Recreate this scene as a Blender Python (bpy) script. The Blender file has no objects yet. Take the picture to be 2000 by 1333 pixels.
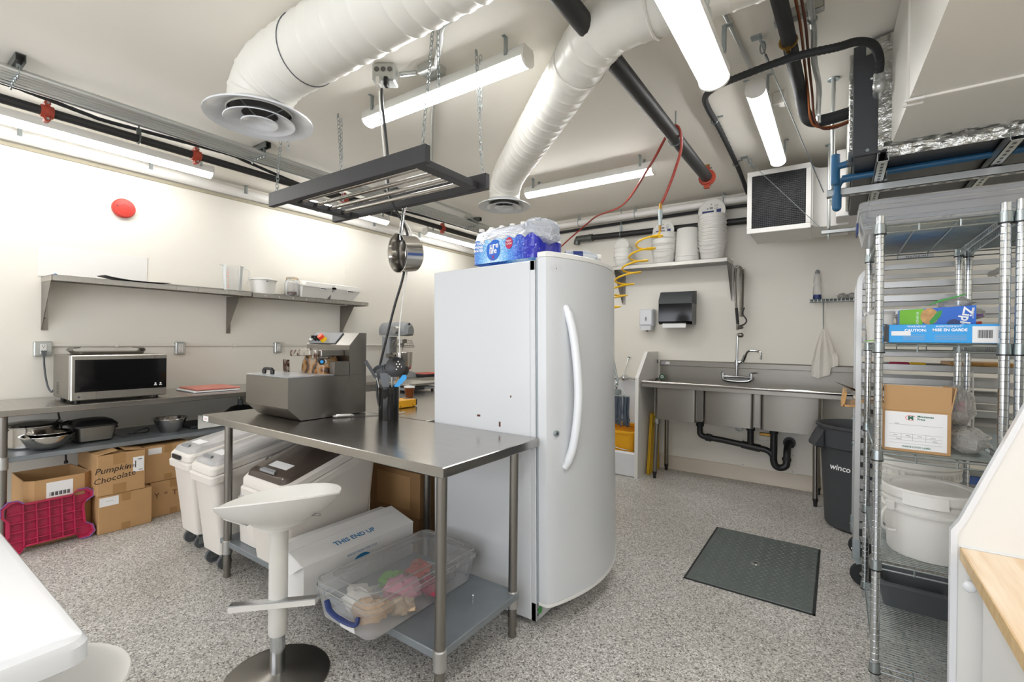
import bpy, math, random
from math import sin, cos, pi, radians
from mathutils import Vector, Matrix
SC = bpy.context.scene
COL = SC.collection
RN = random.Random(11)

# ---------------------------------------------------------------- camera
cam_d = bpy.data.cameras.new('camera'); cam = bpy.data.objects.new('camera', cam_d); COL.objects.link(cam)
cam_d.sensor_width = 36; cam_d.lens = 918.64 * 36 / 2000; cam_d.clip_start = .02
_y, _p, _r = radians(34.691), radians(-.0717), radians(.7133)
_F = Vector((-sin(_y), cos(_y), 0)); _R = Vector((cos(_y), sin(_y), 0)); _U = Vector((0, 0, 1))
_F2 = _F * cos(_p) + _U * sin(_p); _U2 = _U * cos(_p) - _F * sin(_p)
_R2 = _R * cos(_r) + _U2 * sin(_r); _U3 = _U2 * cos(_r) - _R * sin(_r)
mw = Matrix((_R2, _U3, -_F2)).transposed().to_4x4(); mw.translation = (0, 0, 1.37)
cam.matrix_world = mw
SC.camera = cam
SC.cycles.transparent_max_bounces = 24; SC.cycles.diffuse_bounces = 6
# ---------------------------------------------------------------- world, exposure
w = bpy.data.worlds.new('world'); SC.world = w; w.use_nodes = True
w.node_tree.nodes['Background'].inputs[0].default_value = (.9, .93, 1, 1)
w.node_tree.nodes['Background'].inputs[1].default_value = 2.0
SC.view_settings.view_transform = 'Standard'; SC.view_settings.look = 'None'
SC.view_settings.exposure = 1.22; SC.view_settings.gamma = 1; SC.view_settings.use_curve_mapping = False
# daylight enters by the shop window behind the camera: a light portal in its opening
pd = bpy.data.lights.new('window_portal', 'AREA'); pd.shape = 'RECTANGLE'; pd.size = 5.6; pd.size_y = 2.1; pd.cycles.is_portal = True
po = bpy.data.objects.new('window_portal', pd); COL.objects.link(po); po.location = (-1.4, -3.09, 1.55); po.rotation_euler = (radians(90), 0, 0)
LAMP = 11.8      # emission of the ceiling strip lights

# ---------------------------------------------------------------- materials
def lin(c):
    if isinstance(c, str):
        c = [int(c[i:i + 2], 16) / 255 for i in (0, 2, 4)]
    return [x / 12.92 if x <= .04045 else ((x + .055) / 1.055) ** 2.4 for x in c] + [1]
MATS = {}
def pm(name, col, rough=.5, metal=0, var=None, bump=None, spec=.5, rvar=None, stretch=(1, 1, 1), coat=0, emit=None):
    m = bpy.data.materials.new(name); m.use_nodes = True; nt = m.node_tree; b = nt.nodes['Principled BSDF']
    b.inputs['Base Color'].default_value = lin(col); b.inputs['Roughness'].default_value = rough
    b.inputs['Metallic'].default_value = metal; b.inputs['Specular IOR Level'].default_value = spec
    b.inputs['Coat Weight'].default_value = coat
    def noise(sc, det=3):
        tc = nt.nodes.new('ShaderNodeTexCoord'); mp = nt.nodes.new('ShaderNodeMapping'); mp.inputs['Scale'].default_value = stretch
        n = nt.nodes.new('ShaderNodeTexNoise'); n.inputs['Scale'].default_value = sc; n.inputs['Detail'].default_value = det
        nt.links.new(tc.outputs['Object'], mp.inputs[0]); nt.links.new(mp.outputs[0], n.inputs[0]); return n
    if var:
        n = noise(var[0]); r = nt.nodes.new('ShaderNodeValToRGB'); c = lin(col); a = var[1]
        r.color_ramp.elements[0].position = .3; r.color_ramp.elements[1].position = .7
        c2 = lin(var[2]) if len(var) > 2 else [x * (1 - a) for x in c[:3]] + [1]
        r.color_ramp.elements[0].color = c2; r.color_ramp.elements[1].color = [min(1, x * (1 + a * .5)) for x in c[:3]] + [1] if len(var) < 3 else c
        nt.links.new(n.outputs[0], r.inputs[0]); nt.links.new(r.outputs[0], b.inputs['Base Color'])
    if rvar:
        n = noise(rvar[0]); mr = nt.nodes.new('ShaderNodeMapRange'); mr.inputs[3].default_value = rough - rvar[1]; mr.inputs[4].default_value = rough + rvar[1]
        nt.links.new(n.outputs[0], mr.inputs[0]); nt.links.new(mr.outputs[0], b.inputs['Roughness'])
    if bump:
        n = noise(bump[0], 4); bp = nt.nodes.new('ShaderNodeBump'); bp.inputs['Strength'].default_value = bump[1]; bp.inputs['Distance'].default_value = .01
        nt.links.new(n.outputs[0], bp.inputs['Height']); nt.links.new(bp.outputs[0], b.inputs['Normal'])
    if emit:
        b.inputs['Emission Color'].default_value = (1, .993, .98, 1); b.inputs['Emission Strength'].default_value = emit
    MATS[name] = m; return m
def clear(name, col, op=.2, rough=.15, var=0):
    m = bpy.data.materials.new(name); m.use_nodes = True; nt = m.node_tree; b = nt.nodes['Principled BSDF']
    b.inputs['Base Color'].default_value = lin(col); b.inputs['Roughness'].default_value = rough
    t = nt.nodes.new('ShaderNodeBsdfTransparent'); t.inputs[0].default_value = (.97, .97, .97, 1)
    mx = nt.nodes.new('ShaderNodeMixShader'); mx.inputs[0].default_value = op
    lw = nt.nodes.new('ShaderNodeFresnel'); lw.inputs[0].default_value = 1.35
    ad = nt.nodes.new('ShaderNodeMath'); ad.operation = 'ADD'; ad.use_clamp = True; ad.inputs[1].default_value = op
    nt.links.new(lw.outputs[0], ad.inputs[0]); nt.links.new(ad.outputs[0], mx.inputs[0])
    nt.links.new(t.outputs[0], mx.inputs[1]); nt.links.new(b.outputs[0], mx.inputs[2])
    nt.links.new(mx.outputs[0], nt.nodes['Material Output'].inputs[0])
    if var:
        n = nt.nodes.new('ShaderNodeTexNoise'); n.inputs['Scale'].default_value = var
        bp = nt.nodes.new('ShaderNodeBump'); bp.inputs['Strength'].default_value = .8; bp.inputs['Distance'].default_value = .02
        nt.links.new(n.outputs[0], bp.inputs['Height']); nt.links.new(bp.outputs[0], b.inputs['Normal'])
    MATS[name] = m; return m
pm('wall', 'e3dfd5', .45, var=(1.5, .02), bump=(220, .03))
pm('ceil', 'ebe7de', .6, var=(1.2, .03), bump=(160, .04))
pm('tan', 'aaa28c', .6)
pm('base', 'd3c8b8', .4)
pm('white_paint', 'e0deda', .4)
pm('duct', 'dedcd4', .38, bump=(6, .05))
pm('steel', 'b4b1ab', .30, 1, rvar=(3, .07), var=(4, .06), stretch=(1, 30, 1))
pm('steel_dk', '8b8781', .33, 1, rvar=(5, .06), stretch=(1, 1, 25))
pm('steel_br', '95918a', .42, 1, rvar=(4, .06), stretch=(1, 1, 25))
pm('steel_top', 'b0ada8', .2, 1, rvar=(3, .05), var=(4, .05), stretch=(1, 20, 1))
pm('frost', 'dcdad5', .35, var=(9, .06))
pm('chrome', 'cfd3d6', .12, 1)
pm('polish', 'bab7b2', .16, 1, rvar=(3, .04))
pm('zinc', 'a9b2b4', .32, 1, var=(30, .12))
pm('galv', 'c2c5c3', .33, .75)
pm('galv_dk', '6f7370', .45, .9, var=(25, .2))
pm('shelf_gy', '8b9297', .42, .55, var=(12, .06))
pm('alu', 'b9b9b6', .4, .9, var=(20, .05))
pm('white', 'dededb', .35)
pm('white_gl', 'dcdfe3', .22, coat=.2)
pm('fridge', 'cdd0d3', .28, coat=.15, var=(2, .015))
pm('white_plast', 'dddcd7', .38)
pm('bin_white', 'dcd7d0', .45, var=(3, .03))
pm('off_white', 'dcdad3', .5)
pm('gasket', '9aa2a8', .6)
pm('black', '1b1b1c', .4)
pm('black_gl', '0c0d0f', .08)
pm('rubber', '232527', .7)
pm('dark_gy', '3d4043', .55, var=(8, .05))
pm('dgrey', '55595c', .5)
pm('grey', '8d9092', .5)
pm('bluegrey', '8fa0b0', .5)
pm('blackpipe', '232323', .5, var=(15, .1), bump=(50, .05))
pm('blackwood', '2c2c2e', .5, var=(6, .15), stretch=(20, 1, 1))
pm('red', 'c23a30', .4)
pm('redpaint', 'a5402c', .5, var=(40, .15))
pm('redhose', '9c3527', .4)
pm('magenta', 'b21f4c', .4, var=(5, .15))
pm('purple', '7d5590', .5)
pm('orange_r', 'e8502c', .4)
pm('yellow', 'f2c312', .4)
pm('yellow_bk', 'e8a912', .45, var=(5, .06))
pm('sign_y', 'd9ab10', .5)
pm('blue', '1f66c8', .4)
pm('cyan', '2a9be0', .45, var=(4, .08))
pm('pvcblue', '2a5f85', .35)
pm('navy', '28386e', .4)
pm('bincrate', '0f4d9c', .5)
pm('green', '3f9a45', .5)
pm('dkgreen', '1c5a38', .5)
pm('lime', '79c02b', .5)
pm('pink', 'e29bb0', .6)
pm('brass', 'b08a4a', .35, 1)
pm('copper', '9a5c38', .35, .9)
pm('copper_dk', '5b3325', .5, .4)
pm('card', 'b58f62', .75, var=(6, .06), bump=(90, .05))
pm('card_dk', '9c7850', .8, var=(5, .07))
pm('tape', 'a27c4e', .35)
pm('paper', 'e4e4e4', .6)
pm('kraft', 'c2a078', .8, bump=(30, .6))
pm('ink', '202022', .6)
pm('ink_gy', '8a8a8a', .6)
pm('ink_blue', '2b7bb0', .6)
pm('ink_green', '2f6f5c', .6)
pm('ink_red', 'd5432f', .6)
pm('ink_white', 'f7f7f5', .5)
pm('towel', 'dcd8d0', .9, bump=(120, .3))
pm('mop', '5a6573', .95, bump=(150, .6))
pm('redboard', 'c4796b', .5, var=(10, .08))
pm('choc', '5a3420', .25, coat=.3)
pm('foil', 'c4c4bf', .3, 1, bump=(35, 1.0), var=(20, .2))
pm('wet_grey', '5f6a6b', .45, .3, var=(6, .05))
pm('sand', 'd1a26a', .8, bump=(60, .6), var=(40, .25))
pm('lamp', 'ffffff', .5, emit=LAMP)
pm('hatchm', '69716f', .42, .35, var=(5, .06))
pm('film_grid', '181614', .6)
clear('clearp', 'e6e9ee', .13, .12)
clear('clearlid', 'e2e1e0', .30, .14)
clear('smoke', '5b5048', .62, .1)
clear('glass', 'f2f4f4', .05, .04)
clear('bag', 'dcdbd6', .42, .3, 14)
clear('tote', 'e4e7ea', .17, .16)
clear('filmc', 'eef3fb', .35, .1, 18)
clear('darkglass', '17191b', .93, .06)
clear('water', 'dfe9f4', .35, .06)

def wood(name, c1, c2, sc=(1, 14, 14)):
    m = pm(name, c1, .35); nt = m.node_tree; b = nt.nodes['Principled BSDF']
    tc = nt.nodes.new('ShaderNodeTexCoord'); mp = nt.nodes.new('ShaderNodeMapping'); mp.inputs['Scale'].default_value = sc
    n = nt.nodes.new('ShaderNodeTexNoise'); n.inputs['Scale'].default_value = 3; n.inputs['Detail'].default_value = 6
    r = nt.nodes.new('ShaderNodeValToRGB'); r.color_ramp.elements[0].color = lin(c2); r.color_ramp.elements[1].color = lin(c1)
    r.color_ramp.elements[0].position = .3; r.color_ramp.elements[1].position = .65
    for a, c in ((tc.outputs['Object'], mp.inputs[0]), (mp.outputs[0], n.inputs[0]), (n.outputs[0], r.inputs[0]), (r.outputs[0], b.inputs['Base Color'])): nt.links.new(a, c)
wood('maple', 'ecd9bf', 'dec09a', (14, 1.2, 14)); wood('woodend', 'd9bd8c', 'c9a774', (14, 14, 14)); wood('pine', 'd9a760', 'b98545', (14, 3, 14))

def floor_mat():
    m = pm('floor', 'a7a49f', .38); nt = m.node_tree; b = nt.nodes['Principled BSDF']
    tc = nt.nodes.new('ShaderNodeTexCoord')
    v = nt.nodes.new('ShaderNodeTexVoronoi'); v.inputs['Scale'].default_value = 185
    nz = nt.nodes.new('ShaderNodeTexNoise'); nz.inputs['Scale'].default_value = 90
    mxv = nt.nodes.new('ShaderNodeMix'); mxv.data_type = 'VECTOR'; mxv.inputs[0].default_value = .012
    nt.links.new(tc.outputs['Object'], nz.inputs[0])
    nt.links.new(tc.outputs['Object'], mxv.inputs[4]); nt.links.new(nz.outputs[1], mxv.inputs[5])
    nt.links.new(mxv.outputs[1], v.inputs[0])
    sp = nt.nodes.new('ShaderNodeSeparateColor'); nt.links.new(v.outputs['Color'], sp.inputs[0])
    r = nt.nodes.new('ShaderNodeValToRGB'); cr = r.color_ramp; cr.interpolation = 'CONSTANT'
    stops = [(0, '65635f'), (.1, '918e89'), (.26, 'aeaba5'), (.5, 'c2bfb9'), (.74, 'd2d0cb'), (.9, 'e6e4e0')]
    cr.elements[0].color = lin(stops[0][1]); cr.elements[1].position = stops[1][0]; cr.elements[1].color = lin(stops[1][1])
    for p, c in stops[2:]:
        e = cr.elements.new(p); e.color = lin(c)
    nt.links.new(sp.outputs[0], r.inputs[0])
    n2 = nt.nodes.new('ShaderNodeTexNoise'); n2.inputs['Scale'].default_value = 1.3; n2.inputs['Detail'].default_value = 5
    nt.links.new(tc.outputs['Object'], n2.inputs[0])
    r2 = nt.nodes.new('ShaderNodeValToRGB'); r2.color_ramp.elements[0].color = (.86, .85, .83, 1); r2.color_ramp.elements[0].position = .35; r2.color_ramp.elements[1].color = (1, 1, 1, 1); r2.color_ramp.elements[1].position = .6
    nt.links.new(n2.outputs[0], r2.inputs[0])
    mu = nt.nodes.new('ShaderNodeMix'); mu.data_type = 'RGBA'; mu.blend_type = 'MULTIPLY'; mu.inputs[0].default_value = 1
    nt.links.new(r.outputs[0], mu.inputs[6]); nt.links.new(r2.outputs[0], mu.inputs[7]); nt.links.new(mu.outputs[2], b.inputs['Base Color'])
    bp = nt.nodes.new('ShaderNodeBump'); bp.inputs['Strength'].default_value = .25; bp.inputs['Distance'].default_value = .002
    nt.links.new(sp.outputs[1], bp.inputs['Height']); nt.links.new(bp.outputs[0], b.inputs['Normal'])
floor_mat()
def choc_wheel():
    m = pm('chocwheel', 'a87a3e', .22, coat=.4); nt = m.node_tree; b = nt.nodes['Principled BSDF']
    tc = nt.nodes.new('ShaderNodeTexCoord'); wv = nt.nodes.new('ShaderNodeTexWave'); wv.inputs['Scale'].default_value = 3.2; wv.inputs['Distortion'].default_value = 9; wv.inputs['Detail'].default_value = 3; wv.inputs['Detail Scale'].default_value = 3
    r = nt.nodes.new('ShaderNodeValToRGB'); e = r.color_ramp.elements
    e[0].color = lin('35200f'); e[1].color = lin('7d4f24'); e[0].position = .10; e[1].position = .32
    e2 = e.new(.7); e2.color = lin('a87433'); e2 = e.new(.95); e2.color = lin('96836a')
    nt.links.new(tc.outputs['Object'], wv.inputs[0]); nt.links.new(wv.outputs[1], r.inputs[0]); nt.links.new(r.outputs[0], b.inputs['Base Color'])
choc_wheel()
def smear():
    m = pm('smear', '9c968e', .35, .5); nt = m.node_tree; b = nt.nodes['Principled BSDF']
    n = nt.nodes.new('ShaderNodeTexNoise'); n.inputs['Scale'].default_value = 14; n.inputs['Detail'].default_value = 5; n.inputs['Distortion'].default_value = 1.5
    r = nt.nodes.new('ShaderNodeValToRGB'); e = r.color_ramp.elements
    e[0].color = lin('4c2c1a'); e[1].color = lin('aaa49a'); e[0].position = .46; e[1].position = .52
    tc = nt.nodes.new('ShaderNodeTexCoord'); nt.links.new(tc.outputs['Object'], n.inputs[0]); nt.links.new(n.outputs[0], r.inputs[0]); nt.links.new(r.outputs[0], b.inputs['Base Color'])
smear()
def film_print():
    m = pm('filmprint', '2f6fd0', .12, coat=.6); nt = m.node_tree; b = nt.nodes['Principled BSDF']
    tc = nt.nodes.new('ShaderNodeTexCoord'); n = nt.nodes.new('ShaderNodeTexNoise'); n.inputs['Scale'].default_value = 55; n.inputs['Detail'].default_value = 4; n.inputs['Distortion'].default_value = .8
    g = nt.nodes.new('ShaderNodeSeparateXYZ'); nt.links.new(tc.outputs['Object'], g.inputs[0])
    # print: pale burst around the badge, deep blue towards both ends (the film's own artwork)
    s = nt.nodes.new('ShaderNodeMath'); s.operation = 'ADD'; s.inputs[1].default_value = .075
    nt.links.new(g.outputs[0], s.inputs[0])
    a = nt.nodes.new('ShaderNodeMath'); a.operation = 'ABSOLUTE'; nt.links.new(s.outputs[0], a.inputs[0])
    k = nt.nodes.new('ShaderNodeMath'); k.operation = 'MULTIPLY'; k.inputs[1].default_value = 3.0; nt.links.new(a.outputs[0], k.inputs[0])
    n3 = nt.nodes.new('ShaderNodeMath'); n3.operation = 'MULTIPLY_ADD'; n3.inputs[1].default_value = .9; nt.links.new(n.outputs[0], n3.inputs[0]); nt.links.new(k.outputs[0], n3.inputs[2])
    r = nt.nodes.new('ShaderNodeValToRGB'); e = r.color_ramp.elements
    e[0].position = .45; e[0].color = lin('d5ebf8'); e[1].position = 1.0; e[1].color = lin('2028a8')
    for p_, c_ in ((.62, '7fc0ea'), (.8, '3d7fd8')):
        q = e.new(p_); q.color = lin(c_)
    nt.links.new(n3.outputs[0], r.inputs[0]); nt.links.new(r.outputs[0], b.inputs['Base Color'])
    n5 = nt.nodes.new('ShaderNodeTexNoise'); n5.inputs['Scale'].default_value = 22; nt.links.new(tc.outputs['Object'], n5.inputs[0])
    bp = nt.nodes.new('ShaderNodeBump'); bp.inputs['Strength'].default_value = .6; bp.inputs['Distance'].default_value = .02; nt.links.new(n5.outputs[0], bp.inputs['Height']); nt.links.new(bp.outputs[0], b.inputs['Normal'])
film_print()

# ---------------------------------------------------------------- mesh builder
def V(*a): return Vector(a[0] if len(a) == 1 else a)
def smooth(pts, n=6, closed=False):
    P = [V(p) for p in pts]; out = []; N = len(P)
    rng = range(N if closed else N - 1)
    for i in rng:
        p0 = P[(i - 1) % N] if closed or i > 0 else P[0] * 2 - P[1]
        p1 = P[i]; p2 = P[(i + 1) % N]
        p3 = P[(i + 2) % N] if closed or i + 2 < N else p2 * 2 - p1
        for k in range(n):
            t = k / n
            out.append(.5 * ((2 * p1) + (p2 - p0) * t + (2 * p0 - 5 * p1 + 4 * p2 - p3) * t * t + (3 * p1 - p0 - 3 * p2 + p3) * t ** 3))
    if not closed: out.append(P[-1])
    return out
class MB:
    def __init__(s): s.v = []; s.f = []
    def add(s, v, f):
        o = len(s.v); s.v += [tuple(p) for p in v]; s.f += [tuple(i + o for i in q) for q in f]; return s
    def box(s, x0, x1, y0, y1, z0, z1, c=0):
        if x0 > x1: x0, x1 = x1, x0
        if y0 > y1: y0, y1 = y1, y0
        if z0 > z1: z0, z1 = z1, z0
        if not c:
            return s.add([(x0, y0, z0), (x1, y0, z0), (x1, y1, z0), (x0, y1, z0), (x0, y0, z1), (x1, y0, z1), (x1, y1, z1), (x0, y1, z1)],
                         [(0, 3, 2, 1), (4, 5, 6, 7), (0, 1, 5, 4), (1, 2, 6, 5), (2, 3, 7, 6), (3, 0, 4, 7)])
        c = min(c, (x1 - x0) * .49, (y1 - y0) * .49, (z1 - z0) * .49)
        v = []; X = (x0, x1); Y = (y0, y1); Z = (z0, z1)
        idx = {}
        for i in (0, 1):
            for j in (0, 1):
                for k in (0, 1):
                    dx, dy, dz = (c, -c)[i], (c, -c)[j], (c, -c)[k]
                    for ax in range(3):
                        p = [X[i] + dx, Y[j] + dy, Z[k] + dz]; p[ax] = (X[i], Y[j], Z[k])[ax]
                        idx[i, j, k, ax] = len(v); v.append(p)
        f = []
        for ax in range(3):
            for sd in (0, 1):
                q = []
                for a, b in ((0, 0), (1, 0), (1, 1), (0, 1)):
                    t = [0, 0, 0]; t[ax] = sd; t[(ax + 1) % 3] = a; t[(ax + 2) % 3] = b; q.append(idx[t[0], t[1], t[2], ax])
                f.append(tuple(q) if sd else tuple(q[::-1]))
        for ax in range(3):
            a1, a2 = (ax + 1) % 3, (ax + 2) % 3
            for s1 in (0, 1):
                for s2 in (0, 1):
                    t0 = [0, 0, 0]; t0[a1] = s1; t0[a2] = s2; t1 = list(t0); t1[ax] = 1
                    q = [idx[t0[0], t0[1], t0[2], a1], idx[t1[0], t1[1], t1[2], a1], idx[t1[0], t1[1], t1[2], a2], idx[t0[0], t0[1], t0[2], a2]]
                    f.append(tuple(q) if s1 != s2 else tuple(q[::-1]))
        for i in (0, 1):
            for j in (0, 1):
                for k in (0, 1):
                    q = [idx[i, j, k, 0], idx[i, j, k, 1], idx[i, j, k, 2]]
                    f.append(tuple(q) if (i + j + k) % 2 else tuple(q[::-1]))
        return s.add(v, f)
    def frame(s, d):
        d = V(d).normalized(); a = V(0, 0, 1) if abs(d.z) < .9 else V(1, 0, 0)
        u = d.cross(a).normalized(); return u, d.cross(u).normalized()
    def cyl(s, p0, p1, r, n=12, r2=None, cap=True):
        p0, p1 = V(p0), V(p1); u, w_ = s.frame(p1 - p0); r2 = r if r2 is None else r2; v = []; f = []
        for p, rr in ((p0, r), (p1, r2)):
            for i in range(n):
                a = 2 * pi * i / n; v.append(p + (u * cos(a) + w_ * sin(a)) * rr)
        for i in range(n): f.append((i, (i + 1) % n, n + (i + 1) % n, n + i))
        if cap: f.append(tuple(range(n))[::-1]); f.append(tuple(range(n, 2 * n)))
        return s.add(v, f)
    def tube(s, pts, r, n=8, closed=False, cap=True, flat=None, ph=0):
        P = [V(p) for p in pts]; N = len(P); v = []; f = []
        T = []
        for i in range(N):
            if closed: t = P[(i + 1) % N] - P[i - 1]
            else: t = P[min(i + 1, N - 1)] - P[max(i - 1, 0)]
            T.append(t.normalized() if t.length > 1e-9 else V(0, 0, 1))
        u, w_ = s.frame(T[0])
        for i in range(N):
            if i:
                u = (u - T[i] * u.dot(T[i]))
                u = u.normalized() if u.length > 1e-6 else s.frame(T[i])[0]
                w_ = T[i].cross(u)
            rr = r[i] if isinstance(r, (list, tuple)) else r
            for k in range(n):
                a = 2 * pi * k / n + ph; v.append(P[i] + (u * cos(a) + w_ * sin(a) * (flat or 1)) * rr)
        for i in range(N if closed else N - 1):
            for k in range(n):
                a, b = i * n, ((i + 1) % N) * n
                f.append((a + k, a + (k + 1) % n, b + (k + 1) % n, b + k))
        if cap and not closed: f.append(tuple(range(n))[::-1]); f.append(tuple(range((N - 1) * n, N * n)))
        return s.add(v, f)
    def lathe(s, prof, n=24, o=(0, 0, 0), M=None, a0=0, a1=2 * pi, sx=1, sy=1):
        full = abs(a1 - a0 - 2 * pi) < 1e-6; m = n if full else n + 1; v = []; f = []; L = len(prof)
        for i in range(m):
            a = a0 + (a1 - a0) * i / n
            for r, z in prof:
                p = V(r * cos(a) * sx, r * sin(a) * sy, z)
                if M: p = M @ p
                v.append(p + V(o))
        for i in range(n):
            j = (i + 1) % m
            for k in range(L - 1):
                if prof[k][0] < 1e-6 and prof[k + 1][0] < 1e-6: continue
                f.append((i * L + k, j * L + k, j * L + k + 1, i * L + k + 1))
        return s.add(v, f)
    def prism(s, poly, ax, a, b):
        n = len(poly); v = []
        for d in (a, b):
            for p in poly:
                v.append((d, p[0], p[1]) if ax == 'x' else (p[0], d, p[1]) if ax == 'y' else (p[0], p[1], d))
        f = [tuple(range(n))[::-1], tuple(range(n, 2 * n))] + [(i, (i + 1) % n, n + (i + 1) % n, n + i) for i in range(n)]
        ar = sum(poly[i][0] * poly[(i + 1) % n][1] - poly[(i + 1) % n][0] * poly[i][1] for i in range(n))
        flip = (ar < 0) != (ax == 'y')
        if (b < a): flip = not flip
        if flip: f = [q[::-1] for q in f]
        return s.add(v, f)
    def loft(s, rings, cap=True):
        n = len(rings[0]); v = [p for r in rings for p in r]; f = []
        for i in range(len(rings) - 1):
            for k in range(n): f.append((i * n + k, i * n + (k + 1) % n, (i + 1) * n + (k + 1) % n, (i + 1) * n + k))
        if cap: f.append(tuple(range(n))[::-1]); f.append(tuple(range((len(rings) - 1) * n, len(rings) * n)))
        return s.add(v, f)
    def quad(s, *p): return s.add(p, [tuple(range(len(p)))])
    def slab(s, pts, n):           # a flat polygon given thickness n (vector)
        P = [V(p) for p in pts]; k = len(P); n = V(n)
        f = [tuple(range(k))[::-1], tuple(range(k, 2 * k))] + [(i, (i + 1) % k, k + (i + 1) % k, k + i) for i in range(k)]
        return s.add(P + [p + n for p in P], f)
    def sph(s, c, r, n=12, m=8, sx=1, sy=1, sz=1, jit=0, M=None):
        v = []; f = []
        for j in range(m + 1):
            b = pi * j / m
            for i in range(n):
                a = 2 * pi * i / n; q = 1 + (RN.uniform(-jit, jit) if jit else 0)
                p = V(r * sin(b) * cos(a) * sx, r * sin(b) * sin(a) * sy, r * cos(b) * sz) * q
                if M: p = M @ p
                v.append(p + V(c))
        for j in range(m):
            for i in range(n): f.append((j * n + i, (j + 1) * n + i, (j + 1) * n + (i + 1) % n, j * n + (i + 1) % n))
        return s.add(v, f)
    def xf(s, M): s.v = [tuple(M @ V(p)) for p in s.v]; return s
def rrect(x0, x1, y0, y1, r, z, n=4):
    out = []
    for cx, cy, a in ((x1 - r, y1 - r, 0), (x0 + r, y1 - r, 90), (x0 + r, y0 + r, 180), (x1 - r, y0 + r, 270)):
        for i in range(n + 1):
            t = radians(a + 90 * i / n); out.append((cx + r * cos(t), cy + r * sin(t), z))
    return out
ORG = {}
def mesh(name, mb, mat):
    me = bpy.data.meshes.new(name); me.from_pydata(mb.v, [], mb.f); me.validate(); me.update()
    me.materials.append(MATS[mat] if isinstance(mat, str) else mat)
    me.polygons.foreach_set('use_smooth', [True] * len(me.polygons)); me.set_sharp_from_angle(angle=radians(35))
    return me
def ob(name, mb, mat, par=None, label=None, kind=None, fix=True):
    if par is not None and ORG.get(par.name) is not None:
        o_ = ORG[par.name]; mb.v = [(p[0] - o_[0], p[1] - o_[1], p[2] - o_[2]) for p in mb.v]
    me = mesh(name, mb, mat)
    if fix:
        import bmesh
        bm = bmesh.new(); bm.from_mesh(me); bmesh.ops.recalc_face_normals(bm, faces=bm.faces); bm.to_mesh(me); bm.free()
    o = bpy.data.objects.new(name, me); COL.objects.link(o)
    if par is not None: o.parent = par; ORG[o.name] = ORG.get(par.name)
    if label: o['label'] = label
    if kind: o['kind'] = kind
    return o
def thing(name, label, cat, loc=(0, 0, 0), rz=0, group=None, local=False, rot=None):
    o = bpy.data.objects.new(name, None); o.empty_display_size = .05; COL.objects.link(o); o.location = loc
    o.rotation_euler = rot or (0, 0, rz); o['label'] = label; o['category'] = cat
    if group: o['group'] = group
    ORG[o.name] = None if local else tuple(loc)
    return o
def single(name, mb, mat, label, cat, group=None, kind=None):
    xs, ys, zs = zip(*mb.v); L = ((min(xs) + max(xs)) / 2, (min(ys) + max(ys)) / 2, min(zs))
    mb.v = [(p[0] - L[0], p[1] - L[1], p[2] - L[2]) for p in mb.v]
    o = ob(name, mb, mat); o.location = L; o['label'] = label; o['category'] = cat; ORG[o.name] = L
    if group: o['group'] = group
    if kind: o['kind'] = kind
    return o
def struct(name, mb, mat):
    o = ob(name, mb, mat); o['kind'] = 'structure'; ORG[o.name] = (0, 0, 0); return o
def dup(root, loc, rz=None, label=None, group=None, rot=None):
    def cp(o, par):
        c = o.copy(); COL.objects.link(c); c.parent = par
        for ch in KIDS.get(o.name, []): cp(ch, c)
        return c
    KIDS = {}
    for o in root.children_recursive: KIDS.setdefault(o.parent.name, []).append(o)
    c = cp(root, None); c.location = loc
    if rz is not None: c.rotation_euler = (0, 0, rz)
    if rot is not None: c.rotation_euler = rot
    if label: c['label'] = label
    if group: c['group'] = group
    return c
def text(s, size, o, right, up, mat, par, name='lettering', ext=.0006, shear=0, align='CENTER', bold=0):
    cu = bpy.data.curves.new('t', 'FONT'); cu.body = s; cu.size = size; cu.align_x = align; cu.align_y = 'CENTER'; cu.shear = shear; cu.offset = bold; cu.resolution_u = 2
    tmp = bpy.data.objects.new('t', cu); me = bpy.data.meshes.new_from_object(tmp)
    r, u = V(right).normalized(), V(up).normalized(); n = r.cross(u)
    mb = MB(); mb.add([V(o) + r * v.co.x + u * v.co.y + n * ext for v in me.vertices], [tuple(p.vertices) for p in me.polygons])
    bpy.data.objects.remove(tmp); bpy.data.curves.remove(cu); bpy.data.meshes.remove(me)
    return ob(name, mb, mat, par, fix=False)
# ================================================================ the room
WL, YB, ZC = -4.92, 5.2, 2.88
struct('floor', MB().box(-5.02, 2.7, -3.1, 7.1, -.1, 0), 'floor')
struct('ceiling', MB().box(-5.02, 2.7, -3.1, 7.1, ZC, ZC + .1), 'ceil')
struct('wall_left', MB().box(WL - .1, WL, -3, 7, 0, ZC), 'wall')
struct('wall_back', MB().box(-3.3, 2.6, YB, YB + .1, 0, ZC), 'wall')
struct('wall_return', MB().box(-3.3, -3.2, YB + .1, 7, 0, ZC), 'wall')
struct('wall_alcove', MB().box(WL, -3.3, 7, 7.1, 0, ZC), 'wall')
struct('wall_right', MB().box(2.6, 2.7, -3, YB + .1, 0, ZC), 'wall')
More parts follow.
